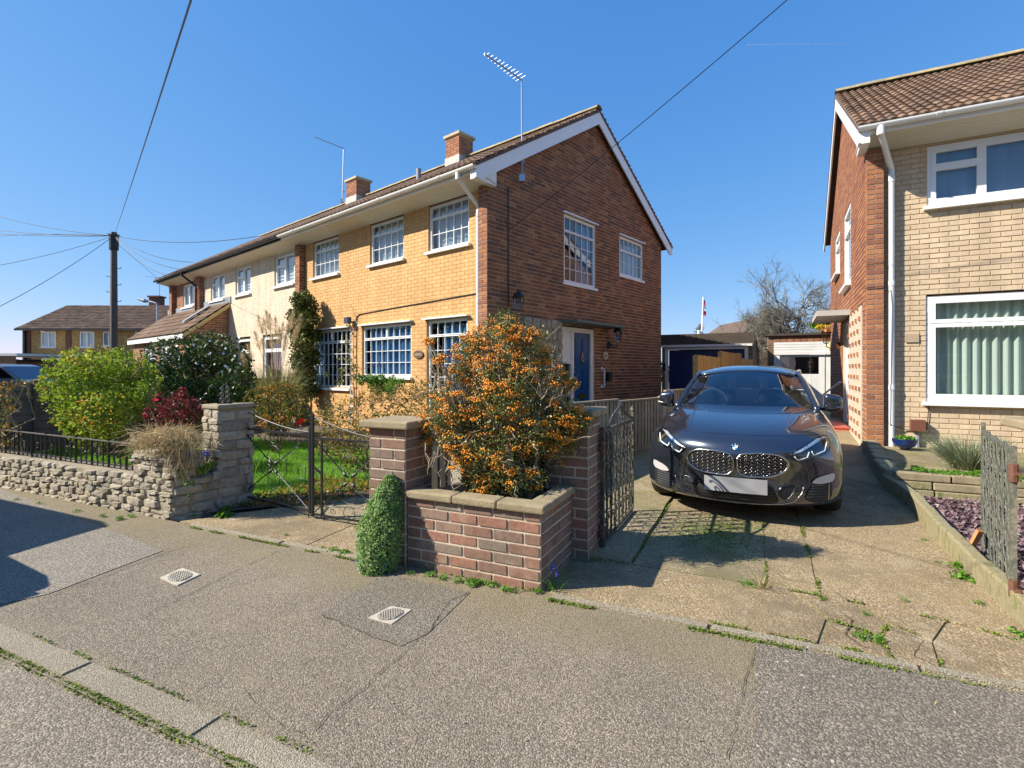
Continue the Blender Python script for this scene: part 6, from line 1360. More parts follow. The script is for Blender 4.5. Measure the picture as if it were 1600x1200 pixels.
shrub('mixed_border', 'tangled brown and green border plants between the gate and the yellow house', 'border plants', (575,735), [(505,655,18),(530,640,20),(560,628,16),(590,620,14),(620,622,16),(650,612,20),(670,612,20),(515,680,20),(548,668,24),(580,660,24),(612,652,24),(645,650,26),(530,700,20),(565,698,24),(600,694,22),(630,690,24),(658,680,20),(677,640,18),(692,618,14),(545,720,12),(500,700,12)], 6.9, .5, 620, .038, L_BR, r0=.010, clump=5, cs=.22)
shrub('clipped_hedge', 'bright green low hedge top under the middle ground floor window', 'hedge', (595,650), [(565,594,9),(580,592,10),(596,593,10),(612,595,9),(626,598,8),(590,605,14),(610,608,12)], 9.0, .15, 2500, .03, L_GR, r0=.01)
# climber on the party pier
cl = thing('climbing_plant', tuple(MF.P(6.5,.1,0)), 'climbing plant growing up the brick pier between the yellow and cream houses', 'climber')
Lm = lumps_world([(480,462,9),(470,470,15),(484,480,14),(464,492,14),(482,500,18),(470,515,18),(488,525,14),(475,540,20),(486,558,16),(470,565,18),(480,585,18),(466,600,20),(486,610,14)], 12.7, .15)
foliage(Lm, 750, .075, leafmat('climber_leaf', [(0,(.03,.05,.015)),(.5,(.10,.14,.025)),(.85,(.22,.22,.05)),(1,(.26,.13,.05))], .5, .25), cl, clump=5, cs=.15)
b = MB(); limb(b, MF.P(6.55,.12,0), MF.P(6.5,.1,2.6), .05, .02, .05, 8); b.build('stem', BARK_D, cl)
cl2 = thing('climbing_plant', tuple(MF.P(4.35,.05,0)), 'thin climber on a trellis post between the two ground floor windows', 'climber')
Lm = lumps_world([(546,508,4),(550,520,4),(543,535,5),(549,548,5),(543,562,6),(552,575,7),(535,580,7),(528,560,4),(530,545,3),(556,590,8),(530,595,8),(510,585,5),(554,505,3)], 11.3, .1)
foliage(Lm, 420, .05, L_PY, cl2, clump=4, cs=.2); b = MB()
for u in (4.30,4.42): b.bar(MF.P(u,-.05,.1), MF.P(u,-.05,2.35), .025)
for k in range(9): b.bar(MF.P(4.28,-.04,.3+k*.24), MF.P(4.44,-.04,.3+k*.24), .018)
b.build('trellis', M['white_wood'], cl2); b = MB(); limb(b, MF.P(4.36,.0,.1), MF.P(4.36,-.02,2.9), .012, .004, .04, 10); b.build('stem', BARK_D, cl2)
# ---- pampas grass
def strips(P0, P1, P2, w0, tint, mat, parent, name, k=5, wtip=.1):
    "curved blades from P0 through control P1 to P2, arrays (n,3)"
    n = len(P0); side = np.cross(P2-P0, NR.normal(size=(n,3))); side /= np.linalg.norm(side, axis=1)[:,None]+1e-9; Q = []
    def at(t): return (1-t)**2*P0+2*t*(1-t)*P1+t*t*P2
    for i in range(k):
        t0, t1 = i/k, (i+1)/k; a, c = at(t0), at(t1); w_a = (w0*(1-t0*(1-wtip)))[:,None]; w_c = (w0*(1-t1*(1-wtip)))[:,None]; Q.append(np.stack([a-side*w_a/2, a+side*w_a/2, c+side*w_c/2, c-side*w_c/2], 1))
    VV = np.stack(Q, 1).reshape(-1,3); return mesh_quads(name, VV, np.repeat(tint, k), mat, parent)
pg = thing('pampas_grass', tuple(gp(415,672)), 'tall clump of pampas grass with pale plumes in front of the cream wall', 'pampas grass')
cz = np.array(gp(432,680)); n = 2600; ang = NR.uniform(0,2*math.pi,n); h = NR.uniform(.6,1.7,n); out = NR.uniform(.15,.8,n); P0 = cz+np.stack([.18*np.cos(ang)*NR.uniform(0,1,n), .18*np.sin(ang)*NR.uniform(0,1,n), 0*h], 1)
P1 = P0+np.stack([out*.35*np.cos(ang), out*.35*np.sin(ang), h], 1); P2 = P0+np.stack([out*np.cos(ang), out*np.sin(ang), h*NR.uniform(.4,1.05,n)], 1); strips(P0, P1, P2, np.full(n,.011), NR.uniform(0,1,n), L_PAM, pg, 'blades', 6)
stalk = [(398,520),(404,495),(412,500),(421,492),(430,497),(442,505),(452,500),(463,512),(469,495),(388,540),(436,515),(457,490),(409,530),(446,525),(425,522),(378,555),(416,488)]
b = MB(); PV = []; PT = []
for x, y in stalk:
    Z = 8.9+NR.uniform(-.3,.3); p0 = Vector(cz)+V(NR.uniform(-.2,.2), NR.uniform(-.2,.2), 0); p1 = zp(x, Z, y); b.tube([p0, p0.lerp(p1,.5)+V(0,0,.08), p1], .006, 4, .003)
    m_ = 240; t = NR.uniform(0,1,m_); ax_ = (p1-p0).normalized(); base_ = np.array([tuple(p1-ax_*.38*(1-q)) for q in t]); sp = .028*np.sin(math.pi*np.clip(t*.9+.08,0,1)); C = base_+NR.normal(size=(m_,3))*sp[:,None]; d = np.array(ax_)+NR.normal(size=(m_,3))*.22; PV.append((C, C+d*.03, C+d*.085-np.array([0,0,.012]))); PT.append(NR.uniform(0,1,m_))
b.build('stalks', L_STR, pg); strips(*[np.concatenate([q[i] for q in PV]) for i in range(3)], np.full(sum(map(len,PT)),.005), np.concatenate(PT), L_PLU, pg, 'plumes', 2)
lw = MB()
for x in (361,365,369,373,376,381): limb(lw, gp(x+NR.uniform(-3,3),668), zp(x+NR.uniform(-4,4),9.0,540+NR.uniform(-20,30)), .008, .003, .02, 5)
lw.build('dry_canes', L_STR, pg)
# ---- lawn blades
def grass_area(poly, n, h, w_, mat, name, z=.006, dens=None, kind=True, parent=None):
    P = np.array(poly); lo, hi = P.min(0), P.max(0); S = NR.uniform(lo, hi, (n*2,2)); x, y = S[:,0], S[:,1]; ins = np.zeros(len(S), bool); j = len(P)-1
    for i in range(len(P)):
        c = ((P[i,1] > y) != (P[j,1] > y)) & (x < (P[j,0]-P[i,0])*(y-P[i,1])/(P[j,1]-P[i,1]+1e-12)+P[i,0]); ins ^= c; j = i
    S = S[ins][:n]; m = len(S); U, N_ = np.array(ST.u), np.array(ST.n); C = S[:,:1]*U+S[:,1:]*N_+np.array([0,0,z]); hh = h*NR.uniform(.5,1.3,m); d = NR.normal(size=(m,3))*.35; d[:,2] = 1; tip = C+d*hh[:,None]
    s = NR.normal(size=(m,3)); s[:,2] = 0; s /= np.linalg.norm(s,axis=1)[:,None]; VV = np.stack([C-s*w_/2, C+s*w_/2, tip], 1).reshape(-1,3); o = mesh_quads(name, VV, NR.uniform(0,1,m), mat, parent, 3)
    if kind: o['kind'] = 'stuff'
    return o
o = grass_area([(-12.5,4.0),(-4.9,3.95),(-3.9,4.87),(-2.95,5.02),(-2.9,7.2),(-6,7.0),(-12.5,7.5)], 90000, .05, .006, L_GRS, 'grass'); o['label'] = 'bright green lawn grass behind the wall and gate'
gs = []
for _ in range(2600): a_, c_ = NR.uniform(-4.9,-3.9), NR.uniform(3.5,5.0); gs.append(tuple(ST.P(a_, c_, .005+NR.uniform(0,.05)))) if (c_-3.4) > (a_+4.9)*.55 else None
gs = np.array(gs); VV, T = leaves_arr(gs, .035, NR.uniform(0,1,len(gs)), .8, .6); o = mesh_quads('ground_cover', VV, T, L_OR); o['kind'] = 'stuff'; o['label'] = 'low leafy ground cover at the foot of the garden gate'
# daffodils / spiky leaves in the border
def tuft(p, n, h, w_, mat, parent, name='leaves', spread=.5, base=.03, k=4):
    p = np.array(p); a = NR.uniform(0,2*math.pi,n); hh = h*NR.uniform(.6,1.1,n); o = spread*h*NR.uniform(.2,1,n); P0 = p+np.stack([base*np.cos(a), base*np.sin(a), 0*a], 1); P1 = P0+np.stack([o*.3*np.cos(a), o*.3*np.sin(a), hh*.8], 1); P2 = P0+np.stack([o*np.cos(a), o*np.sin(a), hh*NR.uniform(.55,1,n)], 1)
    return strips(P0, P1, P2, np.full(n, w_), NR.uniform(0,1,n), mat, parent, name, k)
dl = ['with one yellow flower behind the railing at the far left','with one yellow flower, second from the left behind the railing','with three yellow daffodils below the yellow green shrub','without flowers just left of the yellow daffodils','with a yellow flower seen through the garden gate','behind the railing, third from the left','without flowers in the lawn behind the garden gate','behind the dry straw plant on the wall']
for i, (x, y, n, fl) in enumerate([(28,700,30,1),(60,697,26,1),(228,708,34,3),(215,700,26,0),(395,742,22,1),(90,715,20,0),(440,738,20,0),(300,722,20,0)]):
    c = gp(x, y); t = thing('daffodil_clump', tuple(c), 'clump of narrow green leaves '+dl[i], 'daffodils', 'daffodil clumps in the front garden'); tuft(c, n, .30, .014, L_GR, t)
    if fl: petals([c+V(NR.uniform(-.08,.08), NR.uniform(-.05,.05), .30) for _ in range(fl)], .035, FL_Y, t, k=6)
# dead straw plant on the wall, trailing greens, bluebells
dp = thing('dead_plant', tuple(SWF.P(.3,-.1,.6)), 'heap of dry straw coloured stems spilling over the stone wall end', 'dead plant')
cc = np.array(zp(262,4.95,682)); n = 1700; a = NR.uniform(0,2*math.pi,n); r = NR.uniform(0,1,n)**.6; P0 = cc+np.stack([r*.26*np.cos(a), r*.20*np.sin(a), .10*(1-r**2)*NR.uniform(.2,1,n)-.03], 1); P1 = P0+NR.normal(size=(n,3))*.06; P2 = P0+NR.normal(size=(n,3))*np.array([.11,.09,.07])-np.array([0,.0,.03]); strips(P0, P1, P2, np.full(n,.005), NR.uniform(0,1,n), L_STR, dp, 'dry_stems', 4, .6)
n = 220; P0 = np.array(zp(282,4.82,690))+NR.normal(size=(n,3))*np.array([.09,.05,.05]); P1 = P0+NR.normal(size=(n,3))*.05-np.array([0,0,.10]); P2 = P0+NR.normal(size=(n,3))*np.array([.06,.04,.07])-np.array([0,0,.24]); strips(P0, P1, P2, np.full(n,.005), NR.uniform(0,1,n), L_STR, dp, 'hanging_stems', 5, .6)
bb_ = thing('bluebell_clump', tuple(SRF.P(.25,.03,.40)), 'blue flowers and green trailing leaves in the stone wall pocket beside the gate pillar', 'bluebells')
p = SRF.P(.24,.0,.40); tuft(p, 60, .17, .010, L_GR, bb_, spread=.9); tuft(p+V(.05,-.04,0), 30, .12, .010, L_GR, bb_, 'leaves', 1.2)
foliage([(np.array(zp(295,4.80,755)),.05),(np.array(zp(296,4.80,775)),.03),(np.array(zp(285,4.82,742)),.06)], 1500, .02, L_GR, bb_, 'trailing_leaves')
for x, y in ((297,712),(322,708)): berries([np.array(zp(x,4.85,y))+NR.normal(size=3)*np.array([.012,.012,.02]) for _ in range(26)], .007, FL_B, bb_, 'flower')
# weeds along the wall foot and in cracks
def weed(x, y, s, n=60, label='', mat=L_GR, z=.0):
    c = np.array(gp(x, y, z)); t = thing('weed', tuple(c), label, 'weed', 'weeds along the foot of the walls and in cracks'); d, dn = ball(n, s, .1); d[:,2] = abs(d[:,2])*.55; VV, T = leaves_arr(c+d+np.array([0,0,.008]), s*.42, NR.uniform(0,1,n), 1.0, .5); mesh_quads('leaves', VV, T, mat, t); return t
wl = 'small fresh green weed at the foot of the garden walls or in a drive crack'
WL = {}
def weed_label(x, y, s):
    z = ('at the foot of the low stone wall' if x < 320 and y > 795 else 'at the far left foot of the stone wall' if x < 130 else 'beside the stone gate pillar' if x < 400 else 'on the path by the iron gate' if x < 560 else 'at the foot of the brick planter' if x < 850 and y > 890 else
         'beside the right brick pillar' if x < 1000 else 'in the drive joint near the car' if x < 1100 else 'in the drive joint before the car' if x < 1300 else 'in the broken drive corner' if x < 1440 and y > 930 else 'against the mossy curb on the right' if x > 1430 else 'in the drive')
    WL[z] = WL.get(z, 0)+1; k = WL[z]; o = ['first','second','third','fourth','fifth','sixth','seventh','eighth','ninth','tenth','eleventh','twelfth'][k-1]
    return '%s green weed %s, %s from left' % ('leafy' if s > .07 else 'small', z, o)
for x, y, s, n in sorted([(641,898,.035,40),(672,901,.045,70),(692,905,.04,60),(715,910,.04,70),(738,914,.055,110),(752,912,.04,60),(768,916,.045,70),(790,923,.045,60),(804,925,.04,50),(838,926,.045,60),(520,862,.05,80),(538,866,.05,80),(505,858,.03,40),(350,808,.09,150),(356,796,.06,80),(160,808,.04,60),(188,812,.05,80),(205,808,.04,50),(120,800,.04,40),(1170,915,.035,50),(1195,918,.03,40),(1275,930,.02,25),(1290,938,.02,25),(1345,997,.045,70),(1372,1003,.045,70),(1355,962,.03,40),(1412,940,.03,30),(1505,905,.08,90),(1497,888,.07,80),(1525,898,.06,60),(1540,918,.03,30),(1590,993,.05,60),(1530,945,.04,30),(925,878,.035,40),(985,868,.03,30),(1040,800,.03,30),(448,838,.03,30),(60,788,.04,40),(25,782,.04,40),(300,808,.04,40),(1465,880,.03,30),(1445,845,.03,30)]): weed(x, y, s, n, weed_label(x, y, s))
# blue grape hyacinth by the planter corner
gh = thing('grape_hyacinth', tuple(gp(866,920)), 'small blue grape hyacinths at the right corner of the brick planter', 'grape hyacinth'); c = gp(868,922)
tuft(c, 26, .13, .006, L_GR, gh, spread=1.0)
for dx, h in ((-.022,.135),(-.012,.14),(.006,.105)): berries([np.array(c)+np.array([dx,0,h])+NR.normal(size=3)*np.array([.005,.005,.011]) for _ in range(30)], .004, FL_B, gh, 'flower')
tf = thing('grass_tuft', tuple(gp(1190,918)), 'dry grass tuft growing in a joint of the drive', 'grass tuft'); tuft(gp(1190,918), 50, .09, .004, L_STR, tf, spread=1.6); tuft(gp(1168,916), 40, .06, .004, L_GR, tf, 'green_blades', 1.4)
# ---- moss in the joints
def moss_line(pts, width, n, name='moss', zf=None, mat=L_MOSS, h=.014, gaps=True, size=.012):
    C = []
    for (a0,c0),(a1,c1) in zip(pts, pts[1:]):
        L_ = math.hypot(a1-a0, c1-c0); k = int(n*L_); t = NR.uniform(0,1,k); a = a0+(a1-a0)*t+NR.normal(size=k)*width*.5; c = c0+(c1-c0)*t+NR.normal(size=k)*width*.5; g = np.sin(a*7.3+c*5.1)+np.sin(a*17.7-c*11)+np.sin(a*3.1+c*2.2)*.8; ok = g > (-.4 if gaps else -9)
        for x, y in zip(a[ok], c[ok]): q = ST.P(x, y, (hgt(x,y) if zf is None else zf)+NR.uniform(0,h)); C.append(tuple(q))
    C = np.array(C); VV, T = leaves_arr(C, size, NR.uniform(0,1,len(C)), 1.2, .8); o = mesh_quads(name, VV, T, mat); o['kind'] = 'stuff'; return o
moss_line([(-9,1.256),(1.5,1.256)], .020, 1500, zf=-.012, gaps=True); moss_line([(-9,1.258),(1.5,1.258)], .010, 700, zf=-.012, gaps=False)
moss_line([(-4,1.398),(1.5,1.398)], .010, 160, zf=.0)
moss_line([(-4.5,2.935),(-2.3,2.935)], .012, 700, zf=.0); moss_line([(-1.12,2.925),(.6,2.925)], .018, 1000, zf=.0); moss_line([(.6,2.925),(4,2.925)], .008, 160, zf=.0)
moss_line([(-.2,3.03),(.5,3.03)], .014, 400, zf=.004)
moss_line([(-.775,3.75),(-.75,7)], .012, 300); moss_line([(.095,3.7),(.11,7)], .010, 260); moss_line([(.393,3.6),(.43,7)], .014, 420)
moss_line([(.22,3.69),(.62,3.66),(.98,3.60),(1.4,3.43)], .014, 420); moss_line([(.40,3.34),(.50,3.31),(.61,3.24),(.69,3.42),(.62,3.65)], .014, 500); moss_line([(.61,3.24),(.62,3.02)], .01, 300); moss_line([(.70,3.42),(.85,3.31),(.81,3.02)], .012, 400)
moss_line([(-2.2,3.0),(-1.2,3.0)], .02, 250, zf=.0)
for cx, cy, rx, ry, n in ((-.30,4.55,.30,.35,1500),(-.15,4.9,.35,.25,900)):    # mossy stains on the drive, tiny cushions
    a = NR.normal(cx, rx*.6, n); c = NR.normal(cy, ry*.6, n); C = np.array([tuple(ST.P(x, y, hgt(x,y)+.004)) for x, y in zip(a, c)]); VV, T = leaves_arr(C, .011, NR.uniform(0,1,n), 3, .9); o = mesh_quads('moss', VV, T, L_MOSS); o['kind'] = 'stuff'
n = 1600; a = NR.normal(-2.75,.20,n); c = NR.normal(3.62,.10,n); C = np.array([tuple(ST.P(x, y, .010)) for x, y in zip(a, c)]); VV, T = leaves_arr(C, .012, NR.uniform(0,1,n), 3, .9); o = mesh_quads('moss', VV, T, L_MOSS); o['kind'] = 'stuff'
# ---- right side: lavender, sedum row, slate chips, bowl leaves
lv = thing('lavender_bush', tuple(gp(1510,735,.25)), 'grey green lavender bush below the large window on the right', 'lavender')
Z0 = 5.9; n = 1500; c = np.array(zp(1512,Z0,732)); a = NR.uniform(0,2*math.pi,n); o_ = NR.uniform(.1,.42,n); h = NR.uniform(.16,.40,n); P0 = c+np.stack([.15*np.cos(a)*NR.uniform(0,1,n), .12*np.sin(a), 0*a], 1); P2 = P0+np.stack([o_*np.cos(a), o_*.7*np.sin(a), h], 1); strips(P0, (P0+P2)/2+np.array([0,0,.06]), P2, np.full(n,.008), NR.uniform(0,1,n), L_LAV, lv, 'stems', 3)
foliage([(c+np.array([dx,dy,dz]), .13) for dx, dy, dz in ((-.18,0,.08),(0,0,.14),(.18,0,.16),(.05,-.1,.05),(-.1,.1,.18),(.28,0,.08))], 1100, .022, L_LAV, lv, asp=.3)
n = 60; a = NR.uniform(0,2*math.pi,n); P0 = c+NR.normal(size=(n,3))*.05; P2 = P0+np.stack([.5*np.cos(a), .3*np.sin(a), NR.uniform(.35,.55,n)], 1); strips(P0, (P0+P2)/2+np.array([0,0,.05]), P2, np.full(n,.004), NR.uniform(0,1,n), L_STR, lv, 'dry_stalks', 3)
sr = thing('stonecrop_row', tuple(ST.P(2.2,6.98,.28)), 'row of bright green stonecrop along the top of the dwarf wall', 'stonecrop')
n = 3800; a = NR.uniform(1.62,3.9,n); c = NR.normal(7.03,.055,n); g = .5+.5*np.sin(a*9)+.3*np.sin(a*23); C = np.array([tuple(ST.P(x, y, .285+.035*max(0,q)*NR.uniform())) for x, y, q in zip(a, c, g)]); VV, T = leaves_arr(C, .028, NR.uniform(0,1,n), .8, .6); mesh_quads('leaves', VV, T, L_GR, sr)
n = 260; d, _ = ball(n, .13, .2); d[:,2] = abs(d[:,2])*.4; VV, T = leaves_arr(np.array(BOWL)+np.array([0,0,.14])+d, .035, NR.uniform(0,1,n), 1, .6); mesh_quads('leaves', VV, T, L_GR, bt)
SLT = tinted('purple_slate_chip', [(0,(.13,.075,.085)),(.5,(.20,.12,.125)),(.85,(.27,.18,.17)),(1,(.36,.30,.26))], .7, .3, 90)
n = 9000; a = NR.uniform(1.43,4.2,n); c = NR.uniform(3.5,6.85,n); C = np.array([tuple(ST.P(x, y, .035+NR.uniform(0,.02))) for x, y in zip(a, c)]); VV, T = leaves_arr(C, .045, NR.uniform(0,1,n), 1.1, .8); o = mesh_quads('slate_chips', VV, T, SLT); o['kind'] = 'stuff'; o['label'] = 'purple slate chippings in the bed on the right'
# small litter: leaves, chips, pale grit on the tarmac
n = 260; a = NR.uniform(-5,3,n); c = NR.uniform(1.4,3.0,n)**1.0; C = np.array([tuple(ST.P(x, y, .006)) for x, y in zip(a, c)]); VV, T = leaves_arr(C, .012, NR.uniform(0,1,n), 5, .6); o = mesh_quads('leaf_litter', VV, T, L_STR); o['kind'] = 'stuff'
# ================================================================ behind and above
# telegraph pole with its wires
POLE = V(-17.0,22.0,0); PT = 1.4+214*22/F
tp = thing('telegraph_pole', tuple(POLE), 'tall brown wooden telegraph pole with steps and wires left of the cream house', 'telegraph pole')
b = MB(); b.tube([POLE, POLE+V(0,0,PT)], .155, 12, .115); b.build('pole', plain('creosoted_pole', (.13,.105,.08), .8, .3, 8, .5, 40), tp)
b = MB(); b.tube([POLE+V(0,0,PT-.75), POLE+V(0,0,PT-.12)], .17, 12, .18); b.build('cable_box', M['black'], tp)
for k, z in enumerate((5.7,5.35,5.0,4.7,4.3)):
    s = 1 if k % 2 == 0 else -1; b = MB(); b.tube([POLE+V(s*.12,0,z), POLE+V(s*.30,0,z), POLE+V(s*.30,0,z+.06)], .014, 5); b.build('step', M['iron'], tp)
b = MB()
for k in range(6): a = k*math.pi/3; b.tube([POLE+V(.1*math.cos(a),.1*math.sin(a),PT-.1), POLE+V(.24*math.cos(a),.24*math.sin(a),PT-.12)], .018, 5)
b.build('insulators', M['black'], tp)
def wire(p0, p1, sag, label, r=.011, n=24, mat=None):
    p0, p1 = Vector(p0), Vector(p1); b = MB(); b.tube([p0.lerp(p1, i/n)-V(0,0,sag*4*(i/n)*(1-i/n)) for i in range(n+1)], r, 4); o = b.build('overhead_wire', mat or M['black']); tag(o, label, 'overhead wire'); return o
T0 = POLE+V(0,0,PT-.15)
wire(T0, zp(335,2.6,-60*1.9), .05, 'black wire rising steeply from the telegraph pole to the top edge', .0065)
wire(MG.P(.55,.02,3.95), zp(1262,6.2,-28), .05, 'telephone wire from the dark brick gable up to the top right of the sky', .007)
for i, (px, py, Z, s, l) in enumerate([(-60,320,26,.25,'uppermost faint wire running left from the telegraph pole'),(-60,352,28,.15,'second dark wire running left from the telegraph pole'),(-60,360,27,.12,'third wire running left from the telegraph pole'),(-60,374,27,-.15,'fourth wire running left from the telegraph pole, nearly level'),(-60,424,20,.15,'wire slanting down to the left edge from the telegraph pole'),(-60,508,17,.2,'lowest wire slanting steeply down left from the telegraph pole')]): wire(T0, zp(px, Z, py), s, l, .010)
for i, (e, l) in enumerate([(MF.P(16.2,.45,4.95),'wire from the pole to the far end of the black gutter'),(MF.P(14.6,.45,4.95),'wire from the pole to the black gutter above the downpipe'),(MF.P(13.2,.45,5.0),'wire from the pole to the middle of the cream house eaves'),(MF.P(10.2,-.6,5.6),'highest wire from the pole to the roof of the cream house')]): wire(T0, e, .25, l, .010)
wire(T0+V(0,0,-.2), V(-22,40,4), .1, 'thin wire dropping from the pole behind the far house', .010)
# aerials
def aerial(base, top, tip, label, n=9, el=.28, r=.016):
    t = thing('tv_aerial', tuple(base), label, 'tv aerial'); b = MB(); b.tube([base, top], r, 8); b.build('mast', M['alu'], t)
    b = MB(); b.bar(top, tip, .022); b.build('boom', M['alu'], t); d = (Vector(tip)-Vector(top)).normalized(); side = d.cross(V(0,0,1)).normalized(); up = side.cross(d)
    for i in range(n):
        c = Vector(top).lerp(Vector(tip), (i+.3)/n); w_ = el*(1-.55*i/n); q = MB(); q.tube([c-side*w_/2+V(0,0,.02), c+side*w_/2+V(0,0,.02)], .0035, 5); q.build('element', M['alu'], t)
    b = MB(); b.box(Fr((base[0],base[1]),(1,0),(0,1)),-.05,.05,-.06,.06,base[2]-.1,base[2]+.02) ; b.bar(Vector(base)+V(0,0,.3), Vector(base)+V(.04,.10,.3), .03); b.build('bracket', M['alu'], t); return t
aerial(MG.P(.80,.13,4.98), zp(815,9.75,125), zp(757,9.1,84), 'tall silver tv aerial mast fixed to the front corner of the brick gable', 11, .26)
aerial(zp(535,17.2,312), zp(537,17.2,232), zp(492,16.6,214), 'tv aerial on the left chimney pointing left', 8, .10, .02)
# far house on the left
FB = Fr((-42.6*1.0+.0,45.0), (1,-.03), (-.03,-1)); FX = lambda px, Z=45.0: (px-800)/F*Z
fh = thing('far_house', (-35,48,0), 'yellow brick house with brown hipped roof far away on the left', 'house')
ff = Fr((FX(44),45), (.9995,.0), (0,-1)); W_ = FX(330)-FX(44); LB = []; TL = []
hz = lambda py, Z=45.0: CAMH-(py-HY)*Z/F
ops = [(FX(63)-FX(44),FX(87)-FX(44),hz(543),hz(518)),(FX(124)-FX(44),FX(147)-FX(44),hz(543),hz(518)),(FX(160)-FX(44),FX(178)-FX(44),hz(541),hz(518)),(FX(210)-FX(44),FX(235)-FX(44),hz(543),hz(518)),(FX(66)-FX(44),FX(95)-FX(44),.9,2.3),(FX(124)-FX(44),FX(150)-FX(44),.9,2.3)]
wall(ff, fh, 0, W_, 0, hz(516), 0, M['yellow_brick'], M['mortar_yellow'], LB, ops, seed=91, depth=.015)
place_many('brick', BRICK, LB, 0)
for q in ops:
    wo = window(ff, fh, *q, -.03, [(0,.5,0,1,1,1,.05),(.5,1,0,1,1,1,.05)], fw=.06); drape(ff, wo, q[0], q[1], q[2], q[3], -.2, M['blind'] if q is not ops[2] else M['navy'])
b = MB()
for px in (107, 44): u = FX(px)-FX(44); b.box(ff,u-.2,u+.25,0,.08,0,hz(516))
b.build('dark_brick_pier', M['red_brick'], fh)
ez, rz = hz(515), hz(478,49); e0, e1 = -.6, W_+.6; r0, r1 = FX(105,49)-FX(44), W_-3.5
b = MB(); b.add([ff.P(e0,.6,ez), ff.P(e1,.6,ez), ff.P(r1,-4,rz), ff.P(r0,-4,rz)], [(0,1,2,3)]); b.add([ff.P(e0,.6,ez), ff.P(r0,-4,rz), ff.P(e0,-8.6,ez)], [(0,1,2)]); b.add([ff.P(e1,.6,ez), ff.P(r1,-4,rz), ff.P(e1,-8.6,ez)], [(0,2,1)]); b.add([ff.P(e0,-8.6,ez), ff.P(e1,-8.6,ez), ff.P(r1,-4,rz), ff.P(r0,-4,rz)], [(3,2,1,0)]); ro = b.build('roof', plain('brown_far_roof', (.13,.085,.06), .9, .3, 1), fh)
S_ = (ff.P(0,-4,rz)-ff.P(0,.6,ez)); Ls = S_.length; S_.normalize(); Wn = ff.u.cross(S_); Wn = Wn if Wn.z > 0 else -Wn; rows = 15; g = Ls/rows
for r in range(rows):
    f_ = r/rows; x0 = e0+(r0-e0)*f_; x1 = e1+(r1-e1)*f_; k = int((x1-x0)/.33)
    for i in range(k): TL.append((xform(ff.P(x0+(i+.5)*(x1-x0)/k,.6,ez)+S_*(r*g)+Wn*R_.uniform(0,.02), ff.u, S_, Wn, .33, g+.05, 1.6), min(.99, R_.random()), M['tile'], ro))
place_many('roof_tile', TILE, TL, 0)
b = MB(); b.box(ff,e0,e1,.6,.68,ez-.12,ez+.04); b.box(ff,FX(40)-FX(44),FX(43)-FX(44),.1,.3,0,ez-.1); b.build('gutter', M['black'], fh)
c0_ = zp(245,50,479); b = MB(); b.abox(c0_.x-.5,c0_.x+.5,c0_.y-.4,c0_.y+.4,c0_.z-.6,c0_.z+.85); b.abox(c0_.x-.6,c0_.x+.6,c0_.y-.5,c0_.y+.5,c0_.z+.85,c0_.z+1.0); b.build('chimney', M['red_brick'], fh)
b = MB(); b.tube([zp(157,46,508), zp(157,46,503)], .12, 8); b.build('roof_vent', M['lead'], fh)
aerial(zp(249,50,466), zp(249,50,434), zp(226,49.5,432), 'thin tv aerial on the chimney of the far house', 5, .4, .03)
# street lamp
lp = thing('street_lamp', (FX(246,30),30,0), 'grey street lamp with one arm in front of the far house', 'street lamp')
p = V(FX(246,30),30,0); b = MB(); b.tube([p, V(p.x,30,hz(478,30)), zp(244,30,474), zp(238,30,472), zp(232,30,471)], .055, 8); b.build('column', plain('galvanised_steel', (.38,.40,.42), .5, .1, 3, 0, 60, .6), lp)
b = MB(); b.tube([zp(233,30,471), zp(226,30,470), zp(215,30,467)], lambda q: .05+.07*math.sin(math.pi*q), 8); b.build('lamp_head', plain('grey_lamp_head', (.22,.24,.26), .5, .1), lp)
# low buildings and the parked car at the far left
gl = thing('garage_block', (FX(10,38),38,0), 'low red brick garage block at the far left edge', 'garage'); lf = Fr((FX(-60,38),38), (1,0), (0,-1)); LB = []
wall(lf, gl, 0, FX(25,38)-FX(-60,38), 0, hz(555,38), 0, M['red_brick'], M['mortar'], LB, seed=92); place_many('brick', BRICK, LB, 0); MB().box(lf,-.2,FX(26,38)-FX(-60,38)+.1,-6,.1,hz(556,38),hz(552,38)).build('roof', M['pvc_old'], gl)
gl = thing('garage_block', (FX(45,40),40,0), 'low dark roofed garage between the red block and the far house', 'garage'); lf = Fr((FX(24,40),40), (1,0), (0,-1)); LB = []
wall(lf, gl, 0, 3.6, 0, hz(565,40), 0, M['orange_brick'], M['mortar'], LB, seed=93); place_many('brick', BRICK, LB, 0); MB().box(lf,-.1,3.8,-6,.15,hz(566,40),hz(562,40)).build('roof', M['black'], gl)
fc = thing('parked_car', tuple(V(FX(15,20),20,0)), 'blue grey estate car parked beyond the dark fence at the far left', 'car')
cf = Fr((FX(-120,20),20), (1,.05), (.05,-1)); bpnt = plain('blue_grey_paint', (.10,.14,.20), .25, .05)
prf = [(-.4,.25),(4.35,.25),(4.5,.6),(4.42,.85),(3.6,1.0),(2.95,1.52),(2.6,1.60),(.3,1.62),(-.2,1.5),(-.45,.9)]
b = MB(); b.prism([cf.P(x,0,z) for x, z in prf], cf.n*-1.75); o = b.build('body', bpnt, fc); bev(o, .07, 3)
b = MB(); b.prism([cf.P(x,.01,z) for x, z in ((.1,1.05),(3.35,1.05),(2.85,1.48),(.2,1.5))], cf.n*.012); b.build('side_window', cg2, fc)
for x in (.5,3.5): b = MB(); b.tube([cf.P(x,.02,.32), cf.P(x,-.2,.32)], .32, 20); b.build('wheel', CT, fc)
